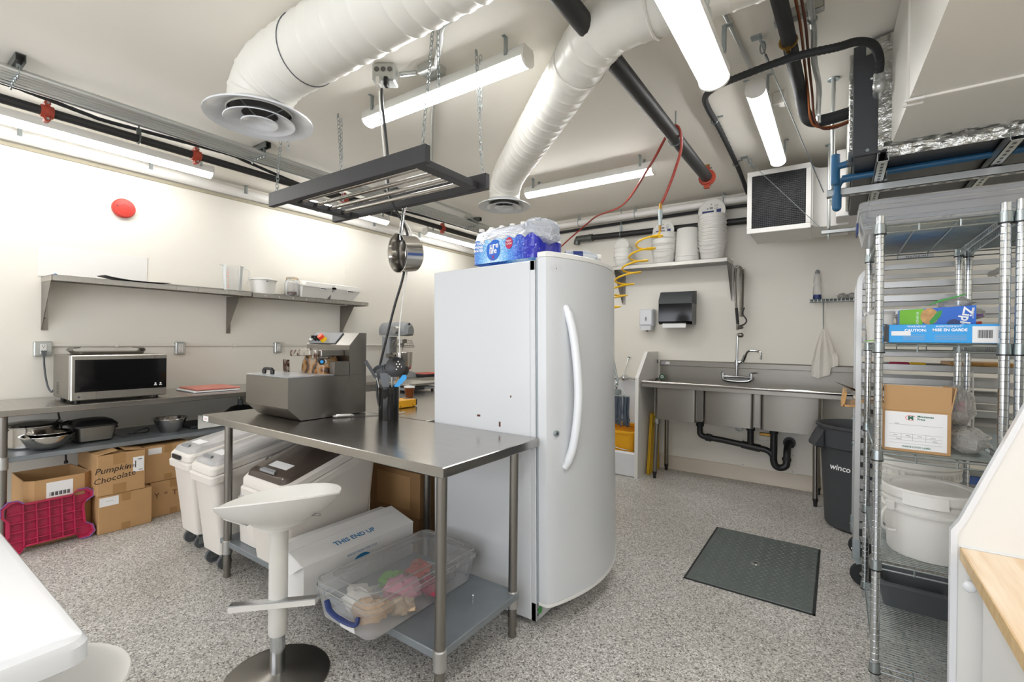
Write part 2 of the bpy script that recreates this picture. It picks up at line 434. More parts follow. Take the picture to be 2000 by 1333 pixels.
# rear wall with a shop window behind the camera
wr = MB(); wr.box(WL, -4.2, -3.1, -3, 0, ZC); wr.box(1.4, 2.6, -3.1, -3, 0, ZC); wr.box(-4.2, 1.4, -3.1, -3, 0, .5); wr.box(-4.2, 1.4, -3.1, -3, 2.6, ZC)
struct('wall_rear', wr, 'wall')
wf = MB()
for x in (-4.2, -2.33, -.47, 1.35): wf.box(x, x + .05, -3.08, -3.02, .5, 2.6)
for z in (.5, 2.55): wf.box(-4.2, 1.4, -3.08, -3.02, z, z + .05)
struct('window_1', wf, 'dgrey')
bb = MB(); bb.prism([(YB - .012, .03), (YB - .012, .135), (YB, .142), (YB, 0), (YB - .03, 0)], 'x', -1.62, 2.6); struct('baseboard_back', bb, 'base')
bb = MB(); bb.prism([(WL + .012, .03), (WL + .012, .135), (WL, .142), (WL, 0), (WL + .03, 0)], 'y', -3, 7); struct('baseboard_left', bb, 'base')
struct('trim_1', MB().box(WL, WL + .006, 3.525, 3.565, .15, 2.76, .002), 'wall')
struct('pipe_shadow_strip', MB().box(WL, WL + .012, -3, 7, 2.722, 2.748, .002), 'tan')  # darker tan strip painted as the shadow gap below the wall pipe
struct('trim_2', MB().box(-2.06, -2.03, -3, 1.0, ZC - .005, ZC, .001), 'ceil')

# access panel on the wall behind the sink
t = thing('access_panel', 'flat cream access panel screwed to the wall under the sink', 'panel', (-.55, YB - .003, .134))
ob('panel', MB().prism([(-.79, .134), (-.311, .134), (-.311, .33), (-.5, .33), (-.5, .42), (-.79, .42)], 'y', YB - .007, YB - .0015), 'wall', t)
m = MB()
for x, z in ((-.335, .155), (-.335, .31), (-.765, .155), (-.765, .4)): m.cyl((x, YB - .007, z), (x, YB - .009, z), .005, 8)
ob('screws', m, 'grey', t)
# clear splash panel on the left wall
single('splash_panel', MB().box(WL + .002, WL + .007, .87, 1.545, 1.81, 2.045, .001), 'white_paint', 'thin white plastic panel leaning on wall above the steel shelf', 'panel')

# floor hatch
t = thing('floor_hatch', 'grey rectangular metal access plate set into the floor', 'floor hatch', (-.4, 3.287, 0))
m = MB()
for a in ((-.723, -.711, 2.822, 3.751), (-.089, -.077, 2.822, 3.751), (-.723, -.077, 2.822, 2.834), (-.723, -.077, 3.739, 3.751)): m.box(*a, 0, .003)
ob('frame', m, 'rubber', t)
ob('plate', MB().box(-.710, -.090, 2.835, 3.738, .0005, .007, .002), 'hatchm', t)
m = MB()
for i in range(19):
    for j in range(27):
        x = -.68 + i * .031 + (.0155 if j % 2 else 0); y = 2.87 + j * .0325
        if x > -.105: continue
        a = .012; b = .003
        if (i + j) % 2: m.add([(x - a, y, .007), (x, y - b, .007), (x + a, y, .007), (x, y + b, .007), (x, y, .0092)], [(0, 1, 4), (1, 2, 4), (2, 3, 4), (3, 0, 4)])
        else: m.add([(x - b, y, .007), (x, y - a, .007), (x + b, y, .007), (x, y + a, .007), (x, y, .0092)], [(0, 1, 4), (1, 2, 4), (2, 3, 4), (3, 0, 4)])
ob('tread_studs', m, 'hatchm', t, kind='stuff')
k = ob('lock', MB().lathe([(0, .0085), (.018, .0085), (.022, .0075), (.026, .009), (.03, .007)], 20, (-.402, 3.265, 0)), 'chrome', t)
ob('keyhole', MB().lathe([(0, .0092), (.009, .0092), (.009, .0085)], 12, (-.402, 3.265, 0)), 'black', k)

# ================================================================ strip lights
def strip_light(L, label):
    t = thing('strip_light', label, 'light', local=True, group='ceiling strip lights'); h = L / 2
    hs = ob('housing', MB().prism([(-.051, .034), (.051, .034), (.049, .07), (.038, .092), (-.038, .092), (-.049, .07)], 'y', -h, h), 'white', t)
    pr = [(.047 * cos(pi + pi * i / 10), .033 + .036 * sin(pi + pi * i / 10)) for i in range(11)] + [(.046, .040), (-.046, .040)]
    ob('diffuser', MB().prism(pr, 'y', -h + .008, h - .008), 'lamp', t)
    pe = [(.052 * cos(pi + pi * i / 10), .034 + .0385 * sin(pi + pi * i / 10)) for i in range(11)] + [(.05, .07), (.039, .094), (-.039, .094), (-.05, .07)]
    for s in (-1, 1): ob('end_cap', MB().prism(pe, 'y', s * (h - .008), s * (h + .004)), 'off_white', t)
    for s in (-1, 1):
        m = MB(); y = s * (h - .1)
        for q in (-1, 1):
            m.box(q * .05 - .006, q * .05 + .006, y - .009, y + .009, .065, .15); m.box(q * .05 - .001, q * .075, y - .009, y + .009, .148, .151)
        m.box(-.056, .056, y - .009, y + .009, .064, .067)
        ob('bracket', m, 'zinc', t)
    return t
ZL = 2.729
l0 = strip_light(1.22, 'white strip light on the ceiling beside the pot rack chains')
l0.location = (-1.885, 1.95, ZL); l0.rotation_euler = (0, 0, pi / 2)
dup(l0, (-1.84, 3.76, ZL), pi / 2, 'white strip light on the ceiling above the pack of water bottles')
dup(l0, (-.385, 3.47, ZL - .01), 0, 'white strip light in front of the louvred air grille')
dup(l0, (-4.43, 3.14, ZL), 0, 'white strip light over the left wall shelf, seen past the pot rack')
dup(l0, (-4.43, 4.99, ZL), 0, 'white strip light on the left ceiling, farthest along the wall')
l8 = strip_light(2.44, 'long white strip light above the left wall nearest the camera')
l8.location = (-4.43, .62, ZL)
lb = dup(l0, (-.37, 1.165, 2.27), 0, 'white strip light hung low on chains, cut by the top edge')
# unseen fixtures added to fill the front and right side with light
dup(l0, (1.4, -.6, ZL), 0, 'unseen strip light added for fill behind the camera, right', 'added fill lights out of view')
dup(l0, (-1.0, -1.3, ZL), 0, 'unseen strip light added for fill behind the camera, middle', 'added fill lights out of view')
dup(l0, (-2.8, -1.3, ZL), 0, 'unseen strip light added for fill behind the camera, left', 'added fill lights out of view')
dup(l0, (1.6, 1.3, ZL), 0, 'unseen strip light added for fill right of the desk', 'added fill lights out of view')
dup(l0, (1.7, 3.4, ZL), 0, 'unseen strip light added for fill beyond the air handler', 'added fill lights out of view')  # added out of view to brighten the shelving and right of the back wall

# ================================================================ chains
def chain(mb, p0, p1, link=.026, r=.0022, wd=.0085):
    p0, p1 = V(p0), V(p1); d = (p1 - p0); n = max(2, int(d.length / link)); dn = d.normalized(); u, w_ = mb.frame(dn)
    for i in range(n):
        c = p0 + d * ((i + .5) / n); a = u if i % 2 else w_; h = link * .66
        pts = []
        for k in range(10):
            t_ = 2 * pi * k / 10; pts.append(c + dn * (h * sin(t_)) + a * (wd * cos(t_)))
        mb.tube(pts, r, 4, closed=True)
    return mb
ch = chain(MB(), (-.37, 1.5, 2.40), (-.37, 1.5, ZC), .03, .003, .01); single('chain', ch, 'zinc', 'steel chain holding the low hung strip light', 'chain')
pts = [(-.34 + .004 * sin(i), 1.52, 2.36 + .01 * i) for i in range(52)]
single('flex_conduit', MB().tube(pts, [.011 if i % 2 else .009 for i in range(52)], 8), 'galv', 'ribbed metal flex conduit beside the low strip light chain', 'conduit')

# ================================================================ round ducts with diffusers
def duct(name, pts, r, label, seams=()):
    P = smooth(pts, 10); out = [P[0]]; step = .012
    acc = 0
    for a, b in zip(P, P[1:]):
        L = (b - a).length
        if L < 1e-6: continue
        k = max(1, int(L / step))
        for i in range(1, k + 1): out.append(a.lerp(b, i / k))
    s = 0; rad = [r]
    for a, b in zip(out, out[1:]):
        s += (b - a).length; ph = s % .085
        rad.append(r + (.0042 if ph < .013 else 0))
    t = thing(name, label, 'duct', tuple(pts[0]))
    ob('duct_pipe', MB().tube(out, rad, 36, cap=False), 'duct', t)
    return t, out
def diffuser(t, c, R):
    x, y, z = c; k = R / .256
    def lp(pr): return [(r * k, h * k) for r, h in pr]
    a = ob('diffuser', MB().lathe(lp([(.15, .05), (.165, .045), (.2, .022), (.235, .004), (.256, 0), (.256, .008), (.236, .013), (.2, .032), (.168, .056), (.15, .06), (.15, .05)]), 48, c), 'white_gl', t)
    ob('middle_cone', MB().lathe(lp([(.085, .028), (.12, .012), (.165, -.012), (.168, -.008), (.122, .018), (.085, .034), (.085, .028)]), 40, c), 'white_gl', a)
    ob('inner_cone', MB().lathe(lp([(0, .0), (.05, -.004), (.058, -.01), (.085, -.018), (.088, -.013), (.06, -.003), (.02, .014), (0, .014)]), 32, c), 'white_gl', a)
    ob('damper', MB().lathe(lp([(0, .06), (.14, .05), (.14, .06), (0, .07)]), 24, c), 'black', a)
    m = MB()
    for q in range(4):
        a_ = q * pi / 2 + .4; m.tube([(x + .03 * k * cos(a_), y + .03 * k * sin(a_), z + .01), (x + .15 * k * cos(a_), y + .15 * k * sin(a_), z + .05 * k)], .003, 5)
    ob('struts', m, 'grey', a)
t, P = duct('air_duct', [(-2.483, 1.259, 2.53), (-2.483, 1.259, 2.575), (-2.462, 1.259, 2.635), (-2.40, 1.259, 2.69), (-2.3, 1.259, 2.715), (-2.1, 1.259, 2.72), (-1.2, 1.259, 2.72), (.24, 1.259, 2.72)], .153, 'thick white spiral air duct ending in the nearer round diffuser')
diffuser(t, (-2.483, 1.259, 2.498), .256)
ob('collar', MB().lathe([(.154, 2.55), (.158, 2.552), (.158, 2.572), (.154, 2.574)], 36, (-2.483, 1.259, 0)), 'duct', t)
m = MB(); m.tube([V(-2.05, 1.259, 2.72) + V(.02 * sin(a), .1545 * cos(a), .1545 * sin(a)) for a in [2 * pi * i / 40 for i in range(40)]], .003, 4, closed=True); ob('seam', m, 'dgrey', t)
t, P = duct('air_duct', [(-2.34, 3.24, 2.53), (-2.34, 3.24, 2.58), (-2.325, 3.225, 2.64), (-2.26, 3.165, 2.695), (-2.15, 3.065, 2.72), (-1.9, 2.838, 2.725), (-1.1, 2.11, 2.73), (-.93, 1.957, 2.73), (-.84, 1.89, 2.73), (-.72, 1.86, 2.73), (-.5, 1.86, 2.73), (.21, 1.86, 2.73)], .128, 'white spiral air duct running diagonally to the farther round diffuser')
diffuser(t, (-2.34, 3.24, 2.505), .222)
ob('collar', MB().lathe([(.129, 2.545), (.133, 2.547), (.133, 2.565), (.129, 2.567)], 36, (-2.34, 3.24, 0)), 'duct', t)
for c, d in (((-1.05, 2.066, 2.73), (.73, -.67, 0)), ((-.62, 1.86, 2.73), (1, 0, 0))):
    m = MB(); u, w_ = m.frame(d); m.tube([V(c) + (u * cos(a) + w_ * sin(a)) * .132 for a in [2 * pi * i / 36 for i in range(36)]], .006, 5, closed=True); ob('joint_band', m, 'duct', t)

# ================================================================ pot rack
t = thing('pot_rack', 'black hanging pot rack with steel rods above the table', 'pot rack', (-2.15, 1.7, 2.15))
for y in (1.475, 1.905): ob('rail', MB().box(-2.80, -1.495, y, y + .032, 2.15, 2.232, .002), 'blackwood', t)
for x in (-2.66, -1.6): ob('cross_bar', MB().box(x, x + .06, 1.507, 1.905, 2.155, 2.19, .002), 'blackwood', t)
for i in range(4):
    y = 1.565 + i * .093; ob('rod', MB().cyl((-2.62, y, 2.1765), (-1.58, y, 2.1765), .0118, 12), 'polish', t)
for a, b in (((-1.53, 1.49, 2.232), (-1.6, 1.62, ZC)), ((-1.53, 1.92, 2.232), (-1.561, 1.895, ZC)), ((-2.7, 1.92, 2.232), (-2.776, 1.923, ZC)), ((-2.74, 1.49, 2.232), (-2.9, 1.62, ZC))):
    m = chain(MB(), a, b); 
    c = V(b); m2 = chain(MB(), c + V(.02, .012, -.03), c + V(.024, .016, -.32)); m.add(m2.v, m2.f)
    m.tube([c, c + V(0, 0, -.03)], .003, 6)
    ob('chain', m, 'zinc', t)
# pot
ax = V(-.22, -.95, -.10).normalized(); c0 = V(-2.10, 2.0, 1.885)
Mz = ax.to_track_quat('Z', 'Y').to_matrix()
t = thing('saucepan', 'polished steel saucepan hanging by its handle from the rack', 'saucepan', tuple(c0))
ob('pan', MB().lathe([(0, -.002), (.092, 0), (.104, .012), (.110, .115), (.117, .121), (.117, .124), (.112, .123), (.107, .115), (.1, .014), (.09, .003), (0, .002)], 40, c0, Mz), 'polish', t)
top = c0 + ax * .095 + V(0, 0, 1) * .108
h = ob('handle', MB().tube(smooth([top - V(0, 0, .03), top + V(0, -.004, .02), top + V(-.004, .012, .11), top + V(-.006, .024, .18), top + V(-.004, .03, .20)], 6), [.015] * 6 + [.0135] * 18 + [.010], 10, flat=.45), 'chrome', t)
ob('rivet', MB().sph(top - V(0, 0, .02) - ax * .0, .006, 8, 6), 'chrome', t)
hk = top + V(-.004, .03, .19)
single('hook', MB().tube(smooth([hk + V(0, -.012, .005), hk + V(0, -.012, -.012), hk + V(0, .006, -.02), hk + V(0, .012, 0), (hk.x, 1.948, 2.2), (hk.x, 1.938, 2.24), (hk.x, 1.915, 2.243)], 5), .003, 6), 'chrome', 'small steel hook hanging the saucepan from the rack', 'hook')

# ================================================================ ceiling pipes along the left wall
CND = ((-3.68, 2.80, .017), (-3.73, 2.797, .0105), (-3.772, 2.797, .0105), (-3.814, 2.795, .0105), (-3.862, 2.79, .016))
G = 'grey steel conduits bundled under the left ceiling'
ORD = ('steel conduit at the room side edge of the left ceiling bundle', 'thin steel conduit second from the room side of the bundle', 'thin steel conduit third from the room side of the bundle', 'thin steel conduit fourth from the room side of the bundle', 'thicker steel conduit of the bundle closest to the black cable')
for i, (x, z, r) in enumerate(CND):
    single('conduit', MB().cyl((x, -2.8, z), (x, 6.9, z), r, 10), 'galv', ORD[i], 'conduit', G)
P = smooth([(-3.905, -2.5, 2.80), (-3.905, .53, 2.793), (-3.905, .62, 2.79), (-3.905, .9, 2.763), (-3.905, 1.0, 2.757), (-3.905, 1.32, 2.772), (-3.905, 1.75, 2.79), (-3.905, 1.9, 2.772), (-3.905, 2.4, 2.72), (-3.905, 2.9, 2.745), (-3.905, 4.5, 2.79), (-3.905, 6.9, 2.78)], 12)
single('armoured_cable', MB().tube(P, [.013 if i % 2 else .0118 for i in range(len(P))], 8), 'rubber', 'black ribbed cable sagging below the conduit bundle on the left', 'cable')
t = thing('sprinkler_pipe', 'black sprinkler pipe with red clamps running along the left ceiling', 'pipe', (-3.86, 2, 2.66))
ob('pipe', MB().cyl((-3.86, -2.9, 2.688), (-3.86, 6.95, 2.688), .0265, 16), 'blackpipe', t)
def coupling(p, d, r, par):
    p = V(p); d = V(d).normalized(); m = MB(); m.cyl(p - d * .028, p + d * .028, r * 1.35, 14); m.cyl(p - d * .012, p + d * .012, r * 1.55, 14)
    u, w_ = m.frame(d)
    for s in (-1, 1):
        q = p + w_ * (r * 1.75 * s); m.cyl(q - u * .02, q + u * .02, .016, 8)
    c = ob('clamp', m, 'redpaint', par)
    m = MB()
    for s in (-1, 1):
        q = p + w_ * (r * 1.75 * s); m.cyl(q - u * .032, q + u * .034, .007, 6)
    ob('bolt', m, 'zinc', c)
for y in (.713, 1.50, 2.75, 4.1): coupling((-3.86, y, 2.688), (0, 1, 0), .0265, t)
for y in (1.158, 3.3, 5.0):
    m = MB(); m.tube([(-3.86 + .031 * cos(a), y, 2.688 + .031 * sin(a)) for a in [2 * pi * i / 16 for i in range(16)]], .006, 5, closed=True)
    m.box(-3.868, -3.852, y - .012, y + .012, 2.715, 2.755); m.cyl((-3.86, y, 2.75), (-3.86, y, ZC), .005, 8); ob('hanger', m, 'galv_dk', t)
def strut_hanger(y, lab):
    t = thing('strut_channel', lab, 'strut', (-3.78, y, 2.82), group='strut hangers on the left ceiling')
    m = MB(); x0, x1 = -3.92, -3.62
    m.box(x0, x1, y - .021, y - .018, 2.835, 2.877); m.box(x0, x1, y + .018, y + .021, 2.835, 2.877); m.box(x0, x1, y - .021, y + .021, 2.874, 2.877)
    for s in (-1, 1): m.box(x0, x1, y + s * .018, y + s * .010, 2.835, 2.838)
    ob('channel', m, 'galv_dk', t)
    for x, z, r in CND:
        m = MB(); m.tube([(x + (r + .003) * cos(a), y, z + (r + .003) * sin(a)) for a in [2 * pi * i / 12 for i in range(12)]], .003, 5, closed=True)
        m.box(x - .003, x + .003, y - .009, y + .009, z + r, 2.84); m.cyl((x - .012, y, z - r - .008), (x + .012, y, z - r - .008), .005, 6); m.cyl((x, y, z - r), (x, y, z - r - .022), .004, 6)
        ob('clip', m, 'zinc', t)
for y, lab in ((.566, 'steel strut carrying the conduit bundle at the left picture edge'), (1.902, 'steel strut carrying the conduit bundle below the near diffuser'), (4.52, 'steel strut carrying the conduit bundle near the water bottles'), (3.2, 'steel strut carrying the conduit bundle behind the pot rack')): strut_hanger(y, lab)
# white painted pipes
t = thing('wall_pipe', 'white painted pipe along the top of the left wall', 'pipe', (-4.865, 2, 2.76))
ob('pipe', MB().cyl((-4.865, -2.95, 2.797), (-4.865, 6.95, 2.797), .046, 20), 'white_paint', t)
for i in range(6):
    y = .75 + i * .78; m = MB(); m.box(-4.815, -4.797, y - .012, y + .012, 2.79, 2.86); m.box(-4.82, -4.785, y - .012, y + .012, 2.857, 2.86); m.box(-4.82, -4.795, y - .012, y + .012, 2.787, 2.793); ob('clip', m, 'zinc', t)
t = thing('wall_pipe', 'white painted pipe along the top of the back wall above buckets', 'pipe', (-2, 5.08, 2.74))
ob('pipe', MB().cyl((-3.25, 5.06, 2.776), (2.5, 5.06, 2.80), .036, 18), 'white_paint', t)
for x in (-2.55, -1.86, -.95, .2):
    z = 2.776 + (x + 3.25) * .0042; m = MB(); m.cyl((x, 5.06, z + .03), (x, 5.06, ZC), .005, 8); m.box(x - .014, x + .014, 5.046, 5.074, z + .03, z + .06); m.tube([(x, 5.06 + .039 * cos(a), z + .039 * sin(a)) for a in [2 * pi * i / 14 for i in range(14)]], .004, 5, closed=True); ob('hanger', m, 'zinc', t)
single('drain_hose', MB().tube(smooth([(-3.1, 5.16, 2.72), (-2.2, 5.16, 2.735), (-1.2, 5.16, 2.745), (-.9, 5.14, 2.74), (-.6, 5.12, 2.73)], 8), .017, 8), 'rubber', 'thin black hose tucked below the white pipe on the back wall', 'hose')
t = thing('gas_pipe', 'black steel pipe with brass elbow along the back wall', 'pipe', (-1.7, 5.12, 2.55))
ob('pipe', MB().cyl((-2.5, 5.12, 2.602), (2.4, 5.12, 2.545), .033, 16), 'blackpipe', t)
m = MB(); m.cyl((-2.56, 5.12, 2.603), (-2.42, 5.12, 2.601), .041, 14); m.cyl((-2.45, 5.12, 2.601), (-2.40, 5.12, 2.601), .044, 12); m.cyl((-2.56, 5.12, 2.603), (-2.61, 5.12, 2.604), .037, 14); m.tube(smooth([(-2.55, 5.12, 2.603), (-2.6, 5.12, 2.59), (-2.61, 5.12, 2.54)], 5), .037, 12); ob('elbow', m, 'galv_dk', t)
for x in (-2.05, -.95, -.1):
    z = 2.602 - (x + 2.5) * .0116; m = MB(); m.tube([(x, 5.12 + .037 * cos(a), z + .037 * sin(a)) for a in [2 * pi * i / 14 for i in range(14)]], .005, 5, closed=True); m.box(x - .012, x + .012, 5.108, 5.132, z + .034, z + .09); m.cyl((x, 5.12, z + .08), (x, 5.12, ZC), .005, 8); ob('hanger', m, 'zinc', t)

# ================================================================ mid ceiling pipe, hoses
t = thing('sprinkler_pipe', 'thick black sprinkler pipe capped by red clamp in mid ceiling', 'pipe', (-.88, 2.6, 2.65))
ob('pipe', MB().cyl((-.90, -1.5, 2.70), (-.878, 3.98, 2.70), .042, 20), 'blackpipe', t)
coupling((-.878, 4.0, 2.70), (0, 1, 0), .042, t)
m = MB(); m.cyl((-.878, 4.03, 2.70), (-.878, 4.04, 2.70), .05, 14); m.cyl((-.878, 4.0, 2.76), (-.878, 4.0, 2.80), .009, 8); m.cyl((-.895, 4.0, 2.80), (-.861, 4.0, 2.80), .008, 8); ob('valve', m, 'brass', t)
m = MB(); m.tube([(-.885 + .046 * cos(a), 3.12, 2.70 + .046 * sin(a)) for a in [2 * pi * i / 16 for i in range(16)]], .004, 5, closed=True); m.cyl((-.885, 3.12, 2.745), (-.885, 3.12, ZC), .005, 8); m.box(-.892, -.878, 3.11, 3.13, 2.745, 2.78); ob('hanger', m, 'zinc', t)
P = smooth([(-2.86, 5.0, 2.44), (-2.62, 5.02, 2.62), (-2.41, 4.98, 2.735), (-2.17, 4.75, 2.745), (-1.66, 4.2, 2.655), (-1.15, 3.4, 2.655), (-.98, 3.17, 2.715), (-.90, 3.07, 2.756), (-.845, 3.055, 2.735), (-.835, 3.08, 2.62), (-.88, 3.09, 2.47), (-.94, 3.1, 2.33), (-.969, 3.1, 2.277)], 8)
t = thing('air_hose', 'red rubber air hose looped over the mid ceiling pipe', 'hose', (-1.5, 4, 2.4)); ob('hose', MB().tube(P, .009, 8), 'redhose', t)
m = MB(); m.cyl((-.969, 3.1, 2.285), (-.969, 3.1, 2.24), .011, 10); m.cyl((-.971, 3.1, 2.145), (-.971, 3.1, 2.10), .009, 8); ob('brass_fitting', m, 'brass', t)
m = MB(); m.cyl((-.97, 3.1, 2.245), (-.97, 3.1, 2.19), .015, 10); m.cyl((-.97, 3.1, 2.19), (-.971, 3.1, 2.14), .012, 10); ob('coupler', m, 'zinc', t)
P = [V(-.972, 3.1, 2.1), V(-.985, 3.09, 2.065), V(-1.01, 3.06, 2.06)]
N = 8; per = 14
for i in range(N * per + 1):
    a = 2 * pi * i / per; s = i / per
    c = V(-1.02, 3.1, 2.085).lerp(V(-1.42, 3.13, 1.47), s / N); rr = .088
    P.append(c + V(rr * .82 * sin(a), rr * cos(a), rr * .1 * sin(a)))
single('coil_hose', MB().tube(P, .0065, 7), 'yellow', 'yellow coiled air hose hanging down behind the fridge', 'hose')
# ================================================================ ceiling conduit, junction box, cords
t = thing('conduit_run', 'steel conduit bent across the ceiling above the middle strip light', 'conduit', (-1.85, 1.9, 2.84))
ob('pipe', MB().tube(smooth([(-.75, 1.52, 2.85), (-1.28, 1.6, 2.85), (-1.5, 1.615, 2.85), (-1.57, 1.64, 2.85), (-1.64, 1.71, 2.85), (-1.83, 1.87, 2.85)], 6), .017, 10), 'galv', t)
ob('thin_pipe', MB().tube(smooth([(-1.9, 1.95, 2.857), (-2.3, 2.33, 2.86), (-2.9, 2.93, 2.862), (-3.5, 3.5, 2.862), (-3.56, 3.58, 2.86), (-3.6, 3.8, 2.86), (-3.62, 4.3, 2.86), (-3.68, 4.5, 2.83), (-3.7, 5.2, 2.82)], 6), .0115, 10), 'galv', t)
m = MB()
for c in ((-1.45, 1.613, 2.855), (-2.05, 2.09, 2.862)): m.box(c[0] - .012, c[0] + .012, c[1] - .03, c[1] + .03, 2.862, ZC); m.sph((c[0], c[1] + .022, 2.865), .006, 8, 5)
ob('strap', m, 'zinc', t)
ob('junction_box', MB().box(-1.92, -1.80, 1.82, 1.93, 2.835, ZC, .004), 'galv', t)
ob('side_pipe', MB().cyl((-1.93, 1.83, 2.845), (-2.02, 1.79, 2.845), .013, 10), 'chrome', t)
t = thing('outlet_box', 'grey steel ceiling outlet box with two plugs', 'outlet', (-2.09, 1.755, 2.78))
M = Matrix.Translation((-2.075, 1.735, 2.82)) @ Matrix.Rotation(radians(33), 4, 'Z')
b = ob('box', MB().box(-.062, .062, -.045, .045, -.04, .058, .008).xf(M), 'galv', t)
m = MB()
for i in (-1, 0, 1): m.cyl((i * .036, -.0455, .02), (i * .036, -.047, .02), .014, 12)
ob('knockouts', m.xf(M), 'galv_dk', t)
ob('plug', MB().box(-.035, -.01, -.07, -.03, -.075, -.03, .005).xf(M), 'white_plast', t, 'white plug')
ob('plug', MB().box(.008, .032, -.07, -.03, -.08, -.03, .005).xf(M), 'black', t, 'black plug')
single('power_cord', MB().tube(smooth([(-2.063, 1.70, 2.74), (-2.08, 1.72, 2.66), (-2.131, 1.8, 2.45), (-2.15, 1.84, 2.2), (-2.12, 1.95, 2.0), (-2.149, 1.955, 1.776), (-2.227, 1.95, 1.564), (-2.3, 1.945, 1.34), (-2.352, 1.945, 1.18), (-2.37, 1.945, 1.05), (-2.345, 1.945, .95), (-2.3, 1.96, .92), (-2.25, 2.0, .918)], 8), .0075, 8), 'black', 'thick black power cord hanging from ceiling box to the table', 'cord')
single('power_cord', MB().tube(smooth([(-2.105, 1.715, 2.745), (-2.115, 1.73, 2.66), (-2.16, 1.8, 2.45), (-2.17, 1.85, 2.2), (-2.10, 1.965, 2.0), (-2.13, 1.96, 1.78), (-2.17, 1.96, 1.56), (-2.185, 1.955, 1.40), (-2.175, 1.955, 1.25), (-2.18, 1.955, 1.05), (-2.2, 1.965, .93), (-2.2, 2.02, .917)], 8), .004, 8), 'white_plast', 'thin white power cord hanging from ceiling box to the table', 'cord')

# ================================================================ air handler at upper right
t = thing('air_handler', 'black ceiling air handler with white supply plenum and foil joints', 'air conditioner', (.6, 3.4, 2.3))
ob('casing', MB().box(.055, 1.2, 2.90, 4.2, 2.305, 2.86, .008), 'black', t)
m = MB(); m.box(.05, .19, 2.885, 2.90, 2.34, 2.85, .003); m.box(.05, 1.2, 2.885, 2.90, 2.305, 2.345, .003); ob('front_flange', m, 'dark_gy', t)
m = MB(); m.cyl((.11, 2.885, 2.325), (.11, 2.88, 2.325), .008, 10); ob('bolt', m, 'zinc', t)
m = MB()   # white plenum, bottom cross broken
def plen(y, x0, x1, z0): return [(x0, y, z0), (x1, y, z0), (x1, y, 2.85), (x0, y, 2.85)]
m.loft([plen(2.885, .20, 1.1, 2.325), plen(2.36, .215, 1.1, 2.31)])
p = ob('plenum', m, 'duct', t)
m = MB(); m.loft([plen(2.33, .215, 1.1, 2.31), plen(.2, .30, 1.1, 2.31)]); ob('plenum', m, 'duct', t)
m = MB(); m.box(.208, 1.1, 2.33, 2.36, 2.302, 2.852, .002); ob('joint_flange', m, 'duct', p)
for y_ in (2.315, 2.362): ob('corner_clip', MB().box(.20, .26, y_, y_ + .013, 2.296, 2.306, .002), 'white_paint', p)
def wrinkled(pts, wd, n, th=.006):
    mb = MB(); a, b = V(pts[0]), V(pts[1]); wv = V(wd); rings = []
    nn = wv.cross(b - a).normalized() * th
    k = 7
    v = []; f = []
    for i in range(n + 1):
        c = a.lerp(b, i / n)
        for j in range(k + 1): v.append(c + wv * (j / k) + nn * RN.uniform(0, 1.6))
    for i in range(n):
        for j in range(k): f.append((i * (k + 1) + j, (i + 1) * (k + 1) + j, (i + 1) * (k + 1) + j + 1, i * (k + 1) + j + 1))
    return mb.add(v, f)
m = wrinkled(((.185, 2.875, 2.33), (1.05, 2.875, 2.33)), (0, .012, -.055), 40); m2 = wrinkled(((.17, 2.868, 2.315), (1.05, 2.868, 2.315)), (.0, -.05, .006), 40); m.add(m2.v, m2.f); ob('foil_tape', m, 'foil', t)
m = wrinkled(((.15, 2.876, 2.31), (.15, 2.876, 2.86)), (.075, -.004, 0), 26); ob('foil_tape', m, 'foil', t)
m = wrinkled(((.10, 2.878, 2.79), (.23, 2.872, 2.83)), (0, -.005, .05), 8); ob('foil_tape', m, 'foil', t)
# return box with grille
rb = ob('return_box', MB().box(-.62, -.19, 4.325, 4.85, 2.285, 2.775, .004), 'white_paint', t)
arc = [(-.19 + .02 + .09 * (1 - cos(a)), 4.33 + .10 * sin(a)) for a in [pi / 2 * i / 8 for i in range(9)]]
m = MB(); m.prism([(-.19, 4.85)] + [(-.19, 4.33)] + arc + [(.06, 4.43), (.06, 4.85)], 'z', 2.295, 2.76); ob('transition', m, 'white_paint', t)
m = MB(); m.box(-.02, 1.1, 4.2, 4.8, 2.31, 2.80, .004); ob('return_duct', m, 'white_paint', t)
m = MB(); m.box(.035, .055, 2.91, 4.45, 2.34, 2.83, .004); ob('insulation_wrap', m, 'foil', t)
m = MB(); z0, z1 = 2.285, 2.775
for a in ((-.63, -.18, z0 - .01, z0 + .03), (-.63, -.18, z1 - .03, z1 + .01)): m.box(a[0], a[1], 4.31, 4.33, a[2], a[3], .003)
for x in (-.63, -.215): m.box(x, x + .035, 4.31, 4.33, z0 + .03, z1 - .03, .003)
gf = ob('grille_frame', m, 'white_paint', rb)
ob('grille_back', MB().box(-.597, -.213, 4.3235, 4.3245, z0 + .02, z1 - .02), 'film_grid', rb)
m = MB(); n = 26
for i in range(n + 1): x = -.595 + .38 * i / n; m.box(x - .0012, x + .0012, 4.313, 4.323, z0 + .03, z1 - .03)
for i in range(31): z = z0 + .03 + (.43) * i / 30; m.box(-.595, -.215, 4.314, 4.3225, z - .0012, z + .0012)
ob('grille_bars', m, 'dark_gy', rb, kind='stuff')
